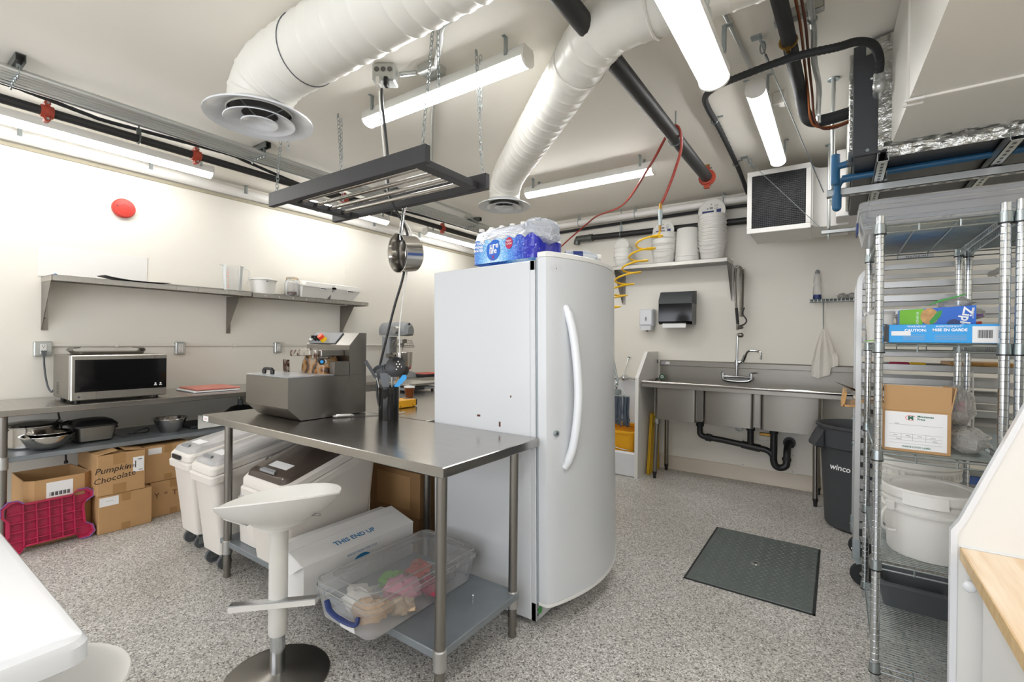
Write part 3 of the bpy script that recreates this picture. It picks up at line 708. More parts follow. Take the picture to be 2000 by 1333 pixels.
# struts and rods
def strut(name, p0, p1, w_, label, slots=True, mat='galv'):
    t = thing(name, label, 'strut', tuple((V(p0) + V(p1)) / 2)); p0, p1 = V(p0), V(p1); d = (p1 - p0).normalized(); sd = V(-d.y, d.x, 0); up = V(0, 0, 1)
    def bar(mb, a0, a1, h0, h1): mb.loft([[p + sd * a0 + up * h0, p + sd * a1 + up * h0, p + sd * a1 + up * h1, p + sd * a0 + up * h1] for p in (p0, p1)])
    m = MB(); h = w_; bar(m, -h / 2, -h / 2 + .003, 0, h); bar(m, h / 2 - .003, h / 2, 0, h); bar(m, -h / 2, h / 2, 0, .003); bar(m, -h / 2, -h / 4, h - .003, h); bar(m, h / 4, h / 2, h - .003, h)
    c = ob('channel', m, mat, t)
    if slots:
        m = MB(); L = (p1 - p0).length; n = int(L / .05)
        for i in range(n):
            q = p0 + d * (.03 + i * .05); bw = .006
            m.loft([[q + sd * -bw + up * -.0006, q + sd * bw + up * -.0006, q + sd * bw + up * .001, q + sd * -bw + up * .001], [q + d * .026 + sd * -bw + up * -.0006, q + d * .026 + sd * bw + up * -.0006, q + d * .026 + sd * bw + up * .001, q + d * .026 + sd * -bw + up * .001]])
        ob('slots', m, 'black', c)
    return t
strut('strut_channel', (-.06, 3.23, 2.205), (1.3, 3.23, 2.205), .041, 'slotted steel strut under the air handler beside the blue pipe')
strut('strut_channel', (.17, 2.86, 2.25), (.17, 4.45, 2.25), .045, 'slotted steel rail running back under the left of the air handler')
strut('strut_channel', (.62, 2.86, 2.25), (.62, 4.45, 2.25), .045, 'slotted steel rail running back under the middle of the air handler')
strut('strut_channel', (-.11, 4.28, 2.205), (1.0, 4.28, 2.205), .03, 'flat steel bar under the far end of the air handler', False)
def rod(x, y, z0, label):
    t = thing('threaded_rod', label, 'rod', (x, y, z0)); ob('sleeve', MB().cyl((x, y, z0 + .05), (x, y, ZC - .003), .011, 10), 'galv', t)
    ob('flange', MB().lathe([(0, ZC - .006), (.03, ZC - .006), (.032, ZC - .002), (0, ZC - .002)], 14, (x, y, 0)), 'zinc', t); m = MB(); m.cyl((x, y, z0 - .04), (x, y, z0 + .08), .005, 8); m.cyl((x, y, z0 - .012), (x, y, z0), .011, 6); m.cyl((x, y, z0 + .042), (x, y, z0 + .052), .011, 6); ob('thread', m, 'zinc', t)
rod(-.035, 3.23, 2.2, 'steel hanger rod from ceiling flange to the near strut')
rod(-.065, 4.28, 2.2, 'steel hanger rod from ceiling to the far flat bar')
# blue pipe
t = thing('condensate_pipe', 'blue plastic drain pipe below the air handler', 'pipe', (.4, 3.0, 2.2))
ob('pipe', MB().tube(smooth([(1.3, 3.17, 2.31), (.6, 3.17, 2.296), (.12, 3.17, 2.288), (.03, 3.17, 2.283), (-.005, 3.17, 2.26), (-.012, 3.17, 2.20), (-.012, 3.17, 2.14)], 6), .017, 12), 'pvcblue', t)
m = MB(); m.cyl((-.02, 3.10, 2.40), (-.02, 3.10, 2.24), .021, 12); m.cyl((-.02, 3.10, 2.335), (.055, 3.10, 2.345), .018, 12); m.cyl((-.012, 3.17, 2.2), (-.012, 3.17, 2.13), .022, 12); m.sph((-.012, 3.17, 2.13), .022, 10, 6); m.cyl((.01, 3.17, 2.284), (.055, 3.17, 2.286), .021, 12); ob('fitting', m, 'pvcblue', t)
m = MB(); m.cyl((.03, 3.10, 2.342), (.065, 3.10, 2.346), .02, 12); ob('stub', m, 'dgrey', t)
for x in (.2, .9):
    m = MB(); m.tube([(x, 3.17 + .021 * cos(a), 2.29 + .021 * sin(a)) for a in [2 * pi * i / 12 for i in range(12)]], .004, 5, closed=True); m.box(x - .01, x + .01, 3.16, 3.18, 2.305, 2.335); m.cyl((x, 3.17, 2.265), (x, 3.17, 2.245), .008, 6); ob('clamp', m, 'zinc', t)
# wire ropes
def rope(p0, p1, label):
    t = thing('wire_rope', label, 'cable', p0); ob('rope', MB().tube([p0, p1], .0028, 6), 'zinc', t)
    d = (V(p1) - V(p0)).normalized(); a = V(p0)
    m = MB(); m.box(a.x - .035, a.x + .015, a.y - .022, a.y + .022, ZC - .006, ZC - .001, .001); m.slab([a + V(.005, -.02, .0), a + V(.005, .02, 0), a + V(.022, .014, -.05), a + V(.022, -.014, -.05)], (.003, 0, 0)); ob('bracket', m, 'zinc', t)
    m = MB(); m.tube([a + d * .05 + V(.012 * cos(k), 0, .03 * sin(k)) for k in [2 * pi * i / 12 for i in range(12)]], .004, 5, closed=True); m.cyl(a + d * .085, a + d * .12, .006, 6); ob('thimble', m, 'zinc', t)
rope((-.335, 2.58, 2.87), (-.075, 3.22, 2.24), 'thin steel cable from ceiling bracket to the near hanger strut')
rope((-.63, 4.2, 2.87), (-.09, 4.27, 2.225), 'thin steel cable crossing in front of the air grille')
# black flex conduit
P = smooth([(-.72, 4.95, 2.80), (-.715, 4.6, 2.845), (-.705, 4.2, 2.858), (-.69, 3.5, 2.858), (-.69, 3.15, 2.855), (-.67, 2.98, 2.85), (-.58, 2.84, 2.82), (-.42, 2.66, 2.75), (-.182, 2.50, 2.685), (-.018, 2.5, 2.675), (.055, 2.56, 2.705), (.115, 2.65, 2.72), (.145, 2.75, 2.70), (.148, 2.80, 2.64)], 16)
t = thing('flex_conduit', 'black ribbed flexible conduit curving across ceiling into the air handler', 'conduit', (-.3, 2.9, 2.8))
ob('hose', MB().tube(P, [.0185 if i % 2 else .0165 for i in range(len(P))], 10), 'rubber', t)
m = MB(); m.cyl((.148, 2.80, 2.65), (.148, 2.80, 2.615), .023, 12); m.sph((.148, 2.815, 2.60), .027, 12, 8, sz=1.3); m.cyl((.148, 2.81, 2.59), (.148, 2.89, 2.59), .022, 12); m.cyl((.115, 2.80, 2.635), (.181, 2.80, 2.635), .006, 6); ob('connector', m, 'galv', t)
for p in ((-.695, 3.35, 2.858), (-.712, 4.25, 2.858)):
    m = MB(); m.tube([(p[0] + .021 * cos(a), p[1], p[2] + .021 * sin(a)) for a in [2 * pi * i / 12 for i in range(12)]], .004, 5, closed=True); m.box(p[0] + .02, p[0] + .055, p[1] - .008, p[1] + .008, 2.873, 2.879); ob('strap', m, 'zinc', t)
# insulated line, copper lines, conduit and strut at the top
t = thing('refrigerant_line', 'black foam insulated pipe turning into the air handler', 'pipe', (-.2, 2.6, 2.6))
ob('pipe', MB().tube(smooth([(-.235, .5, 2.76), (-.215, 1.9, 2.755), (-.20, 2.35, 2.75), (-.19, 2.75, 2.75), (-.18, 2.98, 2.735), (-.165, 3.06, 2.66), (-.14, 3.085, 2.615), (-.08, 3.1, 2.605), (.06, 3.12, 2.625)], 8), .031, 14), 'rubber', t)
m = MB()
for y in (2.47,): m.tube([(-.2 + .034 * cos(a), y, 2.75 + .034 * sin(a)) for a in [2 * pi * i / 14 for i in range(14)]], .006, 5, closed=True); m.cyl((-.2, y - .012, 2.712), (-.2, y + .012, 2.712), .012, 8)
ob('clamp', m, 'brass', t)
for k, (dx, lab) in enumerate(((0, 'bright copper pipe beside the black insulated line'), (.018, 'dark copper pipe beside the black insulated line, nearer the conduit'))):
    single('copper_pipe', MB().tube(smooth([(-.19 + dx, .5, 2.78), (-.165 + dx, 1.9, 2.775), (-.15 + dx, 2.4, 2.77 + .01 * k), (-.15 + dx, 2.8, 2.765), (-.145 + dx, 2.98, 2.72), (-.135 + dx, 3.03, 2.6), (-.10 + dx, 3.05, 2.555 - .012 * k), (-.02, 3.07, 2.55 - .01 * k), (.06, 3.09, 2.575 - .008 * k)], 8), .006, 8), ('copper', 'copper_dk')[k], lab, 'pipe')
t = thing('conduit_run', 'steel conduit strapped beside the insulated line at the top', 'conduit', (-.1, 2.7, 2.8))
ob('pipe', MB().tube(smooth([(-.115, .5, 2.815), (-.11, 2.3, 2.815), (-.105, 2.55, 2.81), (-.11, 2.75, 2.77), (-.095, 2.95, 2.73), (-.10, 3.05, 2.64), (-.10, 3.06, 2.58)], 8), .0135, 10), 'galv', t)
m = MB(); m.tube([(-.108 + .017 * cos(a), 2.47, 2.815 + .017 * sin(a)) for a in [2 * pi * i / 12 for i in range(12)]], .004, 5, closed=True); m.cyl((-.108, 2.47, 2.795), (-.108, 2.47, 2.775), .004, 6); ob('clamp', m, 'zinc', t)
strut('strut_channel', (-.255, 2.47, 2.838), (-.065, 2.455, 2.838), .041, 'short strut across the ceiling clamping the insulated line', False)
t = thing('conduit_run', 'straight steel conduit along the ceiling to the right strip light', 'conduit', (-.4, 2, 2.84))
ob('pipe', MB().tube([(-.50, .6, 2.862), (-.455, 2.0, 2.862), (-.40, 2.84, 2.862)], .0115, 10), 'galv', t)
m = MB(); m.box(-.34, -.27, 3.2, 3.26, 2.80, ZC - .001, .006); ob('sensor_box', m, 'off_white', t)
# ================================================================ steel work tables
def worktable(label, x0, x1, y0, y1, z, shelf, legs, splash=None, thick=.04, stop='steel_top', sh_in=.03):
    t = thing('work_table', label, 'table', ((x0 + x1) / 2, (y0 + y1) / 2, 0))
    ob('tabletop', MB().box(x0, x1, y0, y1, z - thick, z, .003), stop, t)
    if shelf:
        sx0, sx1, sy0, sy1, zs = shelf
        ob('undershelf', MB().box(sx0, sx1, sy0, sy1, zs - .032, zs, .003), 'shelf_gy', t)
    for lx, ly in legs:
        l = ob('leg', MB().cyl((lx, ly, .06), (lx, ly, z - thick), .0205, 16), 'steel_dk', t)
        ob('foot', MB().lathe([(0, 0), (.018, 0), (.021, .01), (.016, .03), (.0215, .05), (.0215, .1), (0, .1)], 14, (lx, ly, 0)), 'steel_dk', l)
        if shelf: ob('collar', MB().lathe([(.0208, zs - .075), (.0255, zs - .07), (.0255, zs + .002), (.0208, zs + .006)], 16, (lx, ly, 0)), 'alu', l)
    return t
t = worktable('long steel work table against the left wall under the microwave', WL + .012, -4.19, .54, 2.365, .9, (-4.88, -4.235, .58, 2.33, .6), [(-4.24, .604), (-4.24, 2.30), (-4.86, .604), (-4.86, 2.30)])
worktable('second steel work table on the left wall carrying the mixer', WL + .012, -4.19, 2.372, 4.6, .9, (-4.88, -4.235, 2.41, 4.56, .6), [(-4.24, 2.45), (-4.24, 4.53), (-4.86, 2.45), (-4.86, 4.53)])
t = worktable('central steel work table in front of the fridge', -3.08, -1.155, 1.245, 1.900, .91, (-2.93, -1.2, 1.285, 1.82, .205), [(-2.85, 1.29), (-1.21, 1.30), (-1.225, 1.80), (-2.85, 1.82)])
ob('maker_plate', MB().box(-3.065, -3.0, 1.2440, 1.2452, .875, .905), 'paper', t, 'white maker sticker')
text('cmc', .018, (-3.03, 1.2438, .89), (1, 0, 0), (0, 0, 1), 'ink_red', t, 'sticker_lettering')
m = MB(); m.cyl((-1.33, 1.64, .205), (-1.33, 1.64, .222), .004, 8); m.sph((-1.33, 1.64, .224), .0055, 8, 5); ob('bolt', m, 'chrome', t)
worktable('steel work table behind the central one, left of fridge', -3.35, -1.90, 1.906, 3.25, .91, None, [(-3.28, 1.98), (-1.96, 1.98), (-3.28, 3.18), (-1.96, 3.18)])

# ================================================================ left wall shelf
def wall_shelf(label, y0, y1, zt, dep, wx, br, studs=False):
    t = thing('wall_shelf', label, 'shelf', (wx, (y0 + y1) / 2, zt - .4))
    m = MB(); m.box(wx + .003, wx + dep, y0, y1, zt - .004, zt, .001); m.box(wx + dep - .004, wx + dep, y0, y1, zt - .042, zt, .001)
    for y in (y0, y1 - .004): m.box(wx + .004, wx + dep, y, y + .004, zt - .042, zt - .001)
    m.box(wx + .001, wx + .005, y0, y1, zt - .03, zt + .035, .001)
    ob('shelf_board', m, 'steel', t)
    for y in br:
        m = MB(); m.prism([(wx + .003, zt - .043), (wx + dep - .03, zt - .043), (wx + .02, zt - .385), (wx + .003, zt - .395)], 'y', y, y + .004)
        m.box(wx + .002, wx + .006, y, y + .038, zt - .40, zt - .043)
        b = ob('bracket', m, 'steel_dk', t)
        m = MB()
        for k in range(4): m.sph((wx + .008, y + .02, zt - .1 - k * .07), .006, 8, 5)
        ob('screws', m, 'chrome', b)
    if studs:
        m = MB()
        for i in range(9): m.sph((wx + dep + .002, y0 + .12 + i * (y1 - y0 - .2) / 8, zt - .026), .007, 8, 6)
        ob('studs', m, 'chrome', t)
    return t
ws = wall_shelf('steel wall shelf above the microwave', .888, 2.285, 1.803, .30, WL, (.89, 2.19))
m = MB().box(WL + .0055, WL + .0065, .905, 1.15, 1.805, 1.835); ob('sticker', m, 'paper', ws, 'white product sticker')
text('O', .035, (WL + .007, .965, 1.822), (0, 1, 0), (0, 0, 1), 'ink_blue', ws, 'sticker_mark', bold=.002); text('+', .04, (WL + .007, 1.05, 1.822), (0, 1, 0), (0, 0, 1), 'ink_red', ws, 'sticker_mark')
wall_shelf('steel wall shelf with studded front edge holding jars and bins', 2.29, 3.645, 1.80, .30, WL, (3.47,), True)
m = MB(); v = []; n = 12
for i in range(n + 1):
    y = 1.18 + .44 * i / n; z = 1.806 + .022 * abs(1 - i / 6) ** 2 * (1 if i < 6 else .35)
    v += [(-4.80, y, z + .006), (-4.60, y, z)]
m.add(v, [(2 * i, 2 * i + 1, 2 * i + 3, 2 * i + 2) for i in range(n)]); m.add([(a, b, c + .003) for a, b, c in v], [(2 * i, 2 * i + 2, 2 * i + 3, 2 * i + 1) for i in range(n)])
single('baking_mat', m, 'dark_gy', 'dark flexible mat curling on the left wall shelf', 'mat')
# jug
o = (-4.75, 2.17, 1.803); t = thing('measuring_jug', 'clear plastic measuring jug on the left wall shelf', 'jug', o)
ob('jug', MB().lathe([(0, .004), (.068, .004), (.074, .02), (.088, .235), (.092, .24), (.089, .241), (.085, .236), (.071, .02), (.066, .008), (0, .008)], 32, o), 'glass', t)
ob('handle', MB().tube(smooth([V(o) + V(0, .085, .225), V(o) + V(.01, .14, .215), V(o) + V(.01, .145, .15), V(o) + V(.01, .135, .09)], 6), .008, 8, flat=.6), 'glass', t)
ob('spout', MB().slab([V(o) + V(.02, -.085, .24), V(o) + V(-.02, -.085, .24), V(o) + V(0, -.125, .245)], (0, 0, -.006)), 'glass', t)
m = MB()
for i in range(9):
    z = .03 + i * .02; a = -.9; r = .0745 + .014 * (z / .23); m.box(o[0] + r * cos(a) - .001, o[0] + r * cos(a) + .003, o[1] + r * sin(a) - .012, o[1] + r * sin(a) + (.008 if i % 2 else .002), o[2] + z, o[2] + z + .003)
ob('graduations', m, 'orange_r', t)
o = (-4.74, 2.455, 1.801); t = thing('plastic_tub', 'white round plastic tub with lid beside the jug', 'tub', o)
ob('tub', MB().lathe([(0, .002), (.10, .002), (.118, .135), (.118, .14), (0, .14)], 36, o), 'white_plast', t)
ob('lid', MB().lathe([(0, .158), (.08, .160), (.105, .150), (.126, .148), (.128, .138), (.122, .134), (0, .134)], 36, o), 'white_plast', t)
ob('lid_knob', MB().box(o[0] + .112, o[0] + .12, o[1] - .03, o[1] - .018, o[2] + .115, o[2] + .128, .002), 'ink_gy', t)
o = (-4.72, 2.745, 1.801); t = thing('clip_top_jar', 'glass clip top jar with a little cocoa inside', 'jar', o)
ob('jar', MB().lathe([(0, .003), (.062, .003), (.07, .015), (.072, .13), (.066, .16), (.052, .178), (.052, .186), (.049, .186), (.048, .176), (.062, .155), (.068, .13), (.066, .016), (.058, .008), (0, .008)], 28, o), 'glass', t)
ob('lid', MB().lathe([(0, .208), (.03, .207), (.05, .200), (.055, .192), (.05, .188), (0, .188)], 24, o), 'glass', t)
m = MB(); m.tube([V(o) + V(.056 * cos(a), .056 * sin(a), .180) for a in [2 * pi * i / 24 for i in range(24)]], .0022, 5, closed=True); m.tube([V(o) + V(.056 * cos(a), .056 * sin(a), .196) for a in [2 * pi * i / 24 for i in range(24)]], .0022, 5, closed=True)
m.tube([V(o) + V(.01, .056, .196), V(o) + V(.01, .075, .17), V(o) + V(.015, .082, .14)], .0025, 5); m.tube([V(o) + V(.0, -.056, .196), V(o) + V(.0, -.066, .18), V(o) + V(0, -.056, .165)], .0025, 5); ob('clip_wire', m, 'brass', t)
ob('cocoa', MB().lathe([(0, .042), (.03, .036), (.05, .05), (.064, .034), (.063, .012), (0, .010)], 24, o), 'choc', t)
def slant_bin(y0, y1, label):
    t = thing('scoop_bin', label, 'bin', (-4.73, (y0 + y1) / 2, 1.801)); x0, x1 = -4.88, -4.63; z = 1.802; k = .09
    # body leans: bottom set back, top overhanging the far side
    b = [(x0, y0, z), (x1, y0, z), (x1, y1, z), (x0, y1, z)]; tp = [(x0, y0 - .0, z + .15), (x1 + .02, y0, z + .11), (x1 + .02, y1 + k, z + .11), (x0, y1 + k, z + .15)]
    ob('body', MB().loft([b, tp], True), 'frost', t)
    lid = [(x0, y0 - .004, z + .152), (x1 + .028, y0 - .004, z + .112), (x1 + .028, y1 + k + .006, z + .112), (x0, y1 + k + .006, z + .152)]
    ob('rim', MB().loft([lid, [(a, b_, c + .018) for a, b_, c in lid]]), 'white_plast', t)
    l2 = [(x0 + .01, y0 + .03, z + .172), (x1 + .01, y0 + .03, z + .132), (x1 + .01, y1 + k - .02, z + .132), (x0 + .01, y1 + k - .02, z + .172)]
    ob('lid', MB().loft([l2, [(a, b_ + .02, c + .03) for a, b_, c in l2]]), 'white_plast', t)
    ob('label_clip', MB().box(x1 + .03, x1 + .036, y0 + .19, y0 + .27, z + .088, z + .112, .002), 'white', t); ob('label_strip', MB().box(x1 + .0362, x1 + .037, y0 + .195, y0 + .265, z + .098, z + .108), 'black', t)
slant_bin(2.80, 3.10, 'slant topped scoop bin beside the clip jar'); slant_bin(3.145, 3.43, 'slant topped scoop bin at the far end of the shelf')

# ================================================================ outlets, alarm
def outlet(y, w_, label, full=True):
    t = thing('wall_outlet', label, 'outlet', (WL, y, 1.21)); z = 1.263
    ob('box', MB().box(WL, WL + .045, y - w_ / 2, y + w_ / 2, z - .056, z + .056, .006), 'galv', t)
    f = ob('receptacle', MB().box(WL + .044, WL + .048, y - .018, y + .018, z - .036, z + .036, .002), 'white_plast', t)
    m = MB()
    for s in (-1, 1):
        for d in (-.007, .007): m.box(WL + .0478, WL + .0485, y + d - .0015, y + d + .0015, z + s * .018 - .002, z + s * .018 + .008)
        m.cyl((WL + .0478, y, z + s * .018 - .009), (WL + .0485, y, z + s * .018 - .009), .003, 8)
    ob('slots', m, 'black', f)
    return t
outlet(.897, .10, 'square grey wall outlet with a plug in it')
outlet(1.79, .075, 'grey wall outlet right of the microwave')
outlet(2.695, .075, 'grey wall outlet behind the steel machine')
m = MB(); m.cyl((WL + .014, .95, 1.288), (WL + .014, 4.5, 1.288), .0105, 10)
t = thing('surface_conduit', 'thin cream conduit along the left wall linking the outlets', 'conduit', (WL + .01, 2, 1.28)); ob('pipe', m, 'wall', t)
m = MB()
for y in (1.34, 2.26, 3.2): m.box(WL, WL + .027, y - .012, y + .012, 1.275, 1.302, .002); m.box(WL, WL + .004, y - .012, y + .012, 1.25, 1.30)
ob('strap', m, 'wall', t)
t = thing('power_cord', 'grey power cord of the microwave plugged into wall', 'cord', (-4.85, .93, 1.0))
ob('plug', MB().prism([(.882, 1.25), (.912, 1.25), (.907, 1.222), (.902, 1.205), (.892, 1.205), (.887, 1.222)], 'x', WL + .048, WL + .075), 'dgrey', t)
ob('cable', MB().tube(smooth([(WL + .062, .897, 1.21), (WL + .065, .898, 1.15), (WL + .07, .905, 1.06), (WL + .09, .915, .98), (-4.79, .925, .945), (-4.74, .927, .962)], 8), .006, 8), 'dgrey', t)
c = V(WL, 1.374, 2.43); Mx = Matrix.Rotation(pi / 2, 3, 'Y')
t = thing('fire_alarm', 'round red fire alarm on the left wall', 'alarm', tuple(c))
ob('backplate', MB().lathe([(0, 0), (.078, 0), (.078, .012), (0, .012)], 36, c, Mx), 'red', t)
ob('dome', MB().lathe([(.079, .012), (.079, .03), (.07, .042), (.03, .047), (.028, .045), (0, .046)], 40, c, Mx), 'red', t)
ob('strobe_slot', MB().cyl(c + V(.041, -.048, .008), c + V(.045, -.048, .008), .006, 8), 'black', t)

# ================================================================ things on the left table
t = thing('microwave', 'steel microwave with black glass door on the left table', 'microwave', (-4.5, 1.2, .9))
x1, y0, y1, z0, z1 = -4.30, .925, 1.487, .918, 1.228
b = ob('body', MB().box(-4.74, x1 - .035, y0, y1, z0, z1, .006), 'steel_br', t)
d = ob('door', MB().box(x1 - .034, x1, y0 + .002, y1 - .001, z0 - .004, z1 + .002, .006), 'steel', t)
ob('window', MB().box(x1 - .002, x1 + .002, y0 + .022, y1 - .004, z0 + .055, z1 - .03, .001), 'black_gl', d)
text('LG', .018, (x1 + .0012, y0 + .075, z0 + .022), (0, 1, 0), (0, 0, 1), 'ink_gy', d, 'maker_mark'); ob('maker_badge', MB().lathe([(0, .0005), (.008, .0005), (.008, 0)], 14, (x1 + .0005, y0 + .045, z0 + .022), Mx), 'dgrey', d)
m = MB()
for i in range(3): 
    for j in range(8): m.box(-4.64 + i * .022, -4.628 + i * .022, y0 - .0012, y0 + .001, z0 + .03 + j * .011, z0 + .034 + j * .011)
ob('vents', m, 'black', b)
m = MB()
for y in (1.412, 1.445): m.box(x1 + .002, x1 + .0026, y - .009, y + .009, z0 + .075, z0 + .081); m.box(x1 + .002, x1 + .0026, y - .005, y + .005, z0 + .085, z0 + .096)
ob('panel_icons', m, 'ink_white', d)
for y in (y0 + .05, y1 - .05):
    for x in (-4.70, x1 - .07): ob('foot', MB().cyl((x, y, .9), (x, y, z0 + .002), .016, 10), 'black', t)
# roasting tray upside down on it
t = thing('griddle_pan', 'low grey griddle pan with curled handles on the microwave', 'pan', (-4.5, 1.18, 1.228))
ob('plate', MB().loft([rrect(-4.66, -4.40, .995, 1.37, .03, 1.2302), rrect(-4.67, -4.39, .985, 1.38, .03, 1.252)]), 'steel_dk', t)
for y, s in ((.985, -1), (1.38, 1)):
    m = MB(); m.loft([[(-4.60 + .14 * u, y + s * a, 1.25 + b_) for u in (0, 1) for a, b_ in ((0, 0), (0, .006))][i:i + 1] * 0 or [( -4.60, y, 1.244), (-4.46, y, 1.244), (-4.46, y, 1.252), (-4.60, y, 1.252)], [(-4.60, y + s * .02, 1.256), (-4.46, y + s * .02, 1.256), (-4.46, y + s * .018, 1.266), (-4.60, y + s * .018, 1.266)], [(-4.60, y + s * .012, 1.272), (-4.46, y + s * .012, 1.272), (-4.46, y + s * .008, 1.280), (-4.60, y + s * .008, 1.280)], [(-4.59, y - s * .03, 1.276), (-4.47, y - s * .03, 1.276), (-4.47, y - s * .03, 1.282), (-4.59, y - s * .03, 1.282)]])
    ob('handle', m, 'steel_dk', t)
for i in range(2):
    single('cutting_board', MB().box(-4.72, -4.36, 1.70 + .02 * i, 2.06 + .01 * i, .902 + .016 * i, .915 + .016 * i, .003), ('paper', 'redboard')[i], ('white cutting board lying below the red one', 'reddish pink cutting board lying on the left table')[i], 'cutting board')

# ================================================================ things on the left undershelf
zs = .602
o = (-4.56, .79, zs); t = thing('stock_pot', 'wide steel stock pot behind the bowl on left undershelf', 'pot', o)
ob('pot', MB().lathe([(0, 0), (.125, 0), (.135, .01), (.135, .135), (.15, .14), (.15, .146), (.13, .142), (.13, .012), (0, .006)], 36, o), 'polish', t)
ob('lid', MB().lathe([(.155, .147), (.15, .16), (.05, .172), (0, .172), (0, .168), (.15, .147)], 36, o), 'black_gl', t)
for s in (-1, 1): ob('handle', MB().tube(smooth([V(o) + V(-.03, s * .14, .125), V(o) + V(-.03, s * .19, .14), V(o) + V(.03, s * .19, .14), V(o) + V(.03, s * .14, .125)], 6), .008, 8), 'black', t)
o = (-4.36, .825, zs); t = thing('mixing_bowl', 'wide steel bowl in front of the stock pot', 'bowl', o)
ob('bowl', MB().lathe([(0, 0), (.055, 0), (.10, .03), (.125, .075), (.13, .093), (.138, .095), (.137, .098), (.127, .096), (.12, .076), (.096, .034), (.05, .006), (0, .006)], 40, o), 'polish', t)
o = (-4.38, .84, zs + .045); t = thing('mixing_bowl', 'smaller steel bowl nested in the wide one', 'bowl', o)
ob('bowl', MB().lathe([(0, .0), (.05, 0), (.09, .03), (.112, .062), (.118, .064), (.117, .067), (.108, .064), (.085, .034), (.045, .006), (0, .006)], 36, o), 'polish', t)
t = thing('roaster_oven', 'small steel roaster with domed black lid on left undershelf', 'roaster', (-4.5, 1.09, zs))
ob('body', MB().loft([rrect(-4.62, -4.38, .985, 1.195, .04, zs + .012), rrect(-4.63, -4.37, .975, 1.205, .04, zs + .11)]), 'steel_br', t)
ob('base', MB().loft([rrect(-4.61, -4.39, .995, 1.185, .04, zs), rrect(-4.62, -4.38, .985, 1.195, .04, zs + .014)]), 'black', t)
ob('lid', MB().loft([rrect(-4.64, -4.36, .965, 1.215, .045, zs + .11), rrect(-4.64, -4.36, .965, 1.215, .045, zs + .122), rrect(-4.615, -4.385, .99, 1.19, .05, zs + .148), rrect(-4.57, -4.43, 1.03, 1.15, .04, zs + .157)]), 'black', t)
ob('cord', MB().tube(smooth([(-4.42, 1.2, zs + .03), (-4.38, 1.25, zs + .01), (-4.36, 1.33, zs + .05), (-4.40, 1.40, zs + .05), (-4.46, 1.41, zs + .012), (-4.5, 1.3, zs + .008)], 7), .0045, 7), 'black', t)
for s in (.962, 1.218): ob('handle', MB().box(-4.55, -4.45, s - .012, s + .012, zs + .075, zs + .095, .004), 'black', t)
o = (-4.42, 1.555, zs); t = thing('mixing_bowl', 'single deep steel bowl on the left undershelf beside the roaster', 'bowl', o)
ob('bowl', MB().lathe([(0, 0), (.065, 0), (.09, .04), (.105, .085), (.112, .105), (.125, .108), (.124, .111), (.108, .108), (.10, .086), (.085, .042), (.06, .006), (0, .006)], 40, o), 'polish', t)
m = MB(); m.slab([(-4.33, 1.72, zs + .004), (-4.33, 1.92, zs + .004), (-4.38, 1.92, zs + .10), (-4.38, 1.74, zs + .11)], (-.006, 0, 0)); single('metal_sheet', m, 'alu', 'pale metal sheet propped on left undershelf by the bin lids', 'sheet')
m = MB(); m.box(-4.72, -4.40, 1.70, 2.05, zs, zs + .02, .004); single('sheet_pan', m, 'dark_gy', 'dark sheet pan lying behind the propped metal sheet', 'pan')
o = (-4.55, 2.16, zs); t = thing('wok', 'upturned black wok on the undershelf behind the machine', 'wok', o)
ob('pan', MB().lathe([(.17, 0), (.172, .006), (.14, .07), (.08, .125), (.03, .14), (0, .14), (0, .135), (.08, .12), (.135, .068), (.165, 0)], 36, o), 'black', t); ob('knob', MB().cyl((o[0], o[1], o[2] + .14), (o[0], o[1], o[2] + .19), .02, 12), 'dgrey', t)

# ================================================================ cardboard and step stool under it
def carton(name, label, x0, x1, y0, y1, z0, z1, mat='card', tape=None, group=None):
    t = thing(name, label, 'box', ((x0 + x1) / 2, (y0 + y1) / 2, z0))
    ob('body', MB().box(x0, x1, y0, y1, z0 + .001, z1, .003), mat, t)
    ym = (y0 + y1) / 2
    ob('tape', MB().box(x0 - .0008, x1 + .0008, ym - .025, ym + .025, z1 - .06, z1 + .0008), 'tape', t)
    ob('tape', MB().box(x0 - .0008, x1 + .0008, ym - .025, ym + .025, z0 + .001, z0 + .05), 'tape', t)
    ob('seam', MB().box(x0, x1, ym - .0012, ym + .0012, z1 - .001, z1 + .0012), 'card_dk', t)
    return t
t = carton('cardboard_box', 'brown cardboard box on the floor with small white label', -4.52, -4.135, 1.04, 1.345, 0, .262)
ob('label_sticker', MB().box(-4.1355, -4.1345, 1.045, 1.15, .19, .25), 'paper', t); ob('printed_lines', MB().box(-4.1344, -4.134, 1.08, 1.12, .222, .224), 'ink_gy', t)
t = thing('cardboard_box', 'brown cardboard box with handwriting, flaps lifted, stacked on another', 'box', (-4.35, 1.17, .264))
x0, x1, y0, y1, z0, z1 = -4.58, -4.13, 1.03, 1.30, .265, .545
ob('body', MB().box(x0, x1, y0, y1, z0, z1, .003), 'card', t)
for p in ([(x0, y0, z1), (x1, y0, z1), (x1 + .0, y0 + .11, z1 + .022), (x0, y0 + .11, z1 + .022)], [(x1, y1, z1), (x0, y1, z1), (x0, y1 - .12, z1 + .018), (x1, y1 - .12, z1 + .018)]): ob('flap', MB().slab(p, (0, 0, .003)), 'card', t)
ob('tape', MB().box(x1 - .001, x1 + .0008, 1.115, 1.185, z1 - .075, z1), 'tape', t); ob('tape', MB().box(x1 - .001, x1 + .0008, 1.115, 1.19, z0, z0 + .07), 'tape', t)
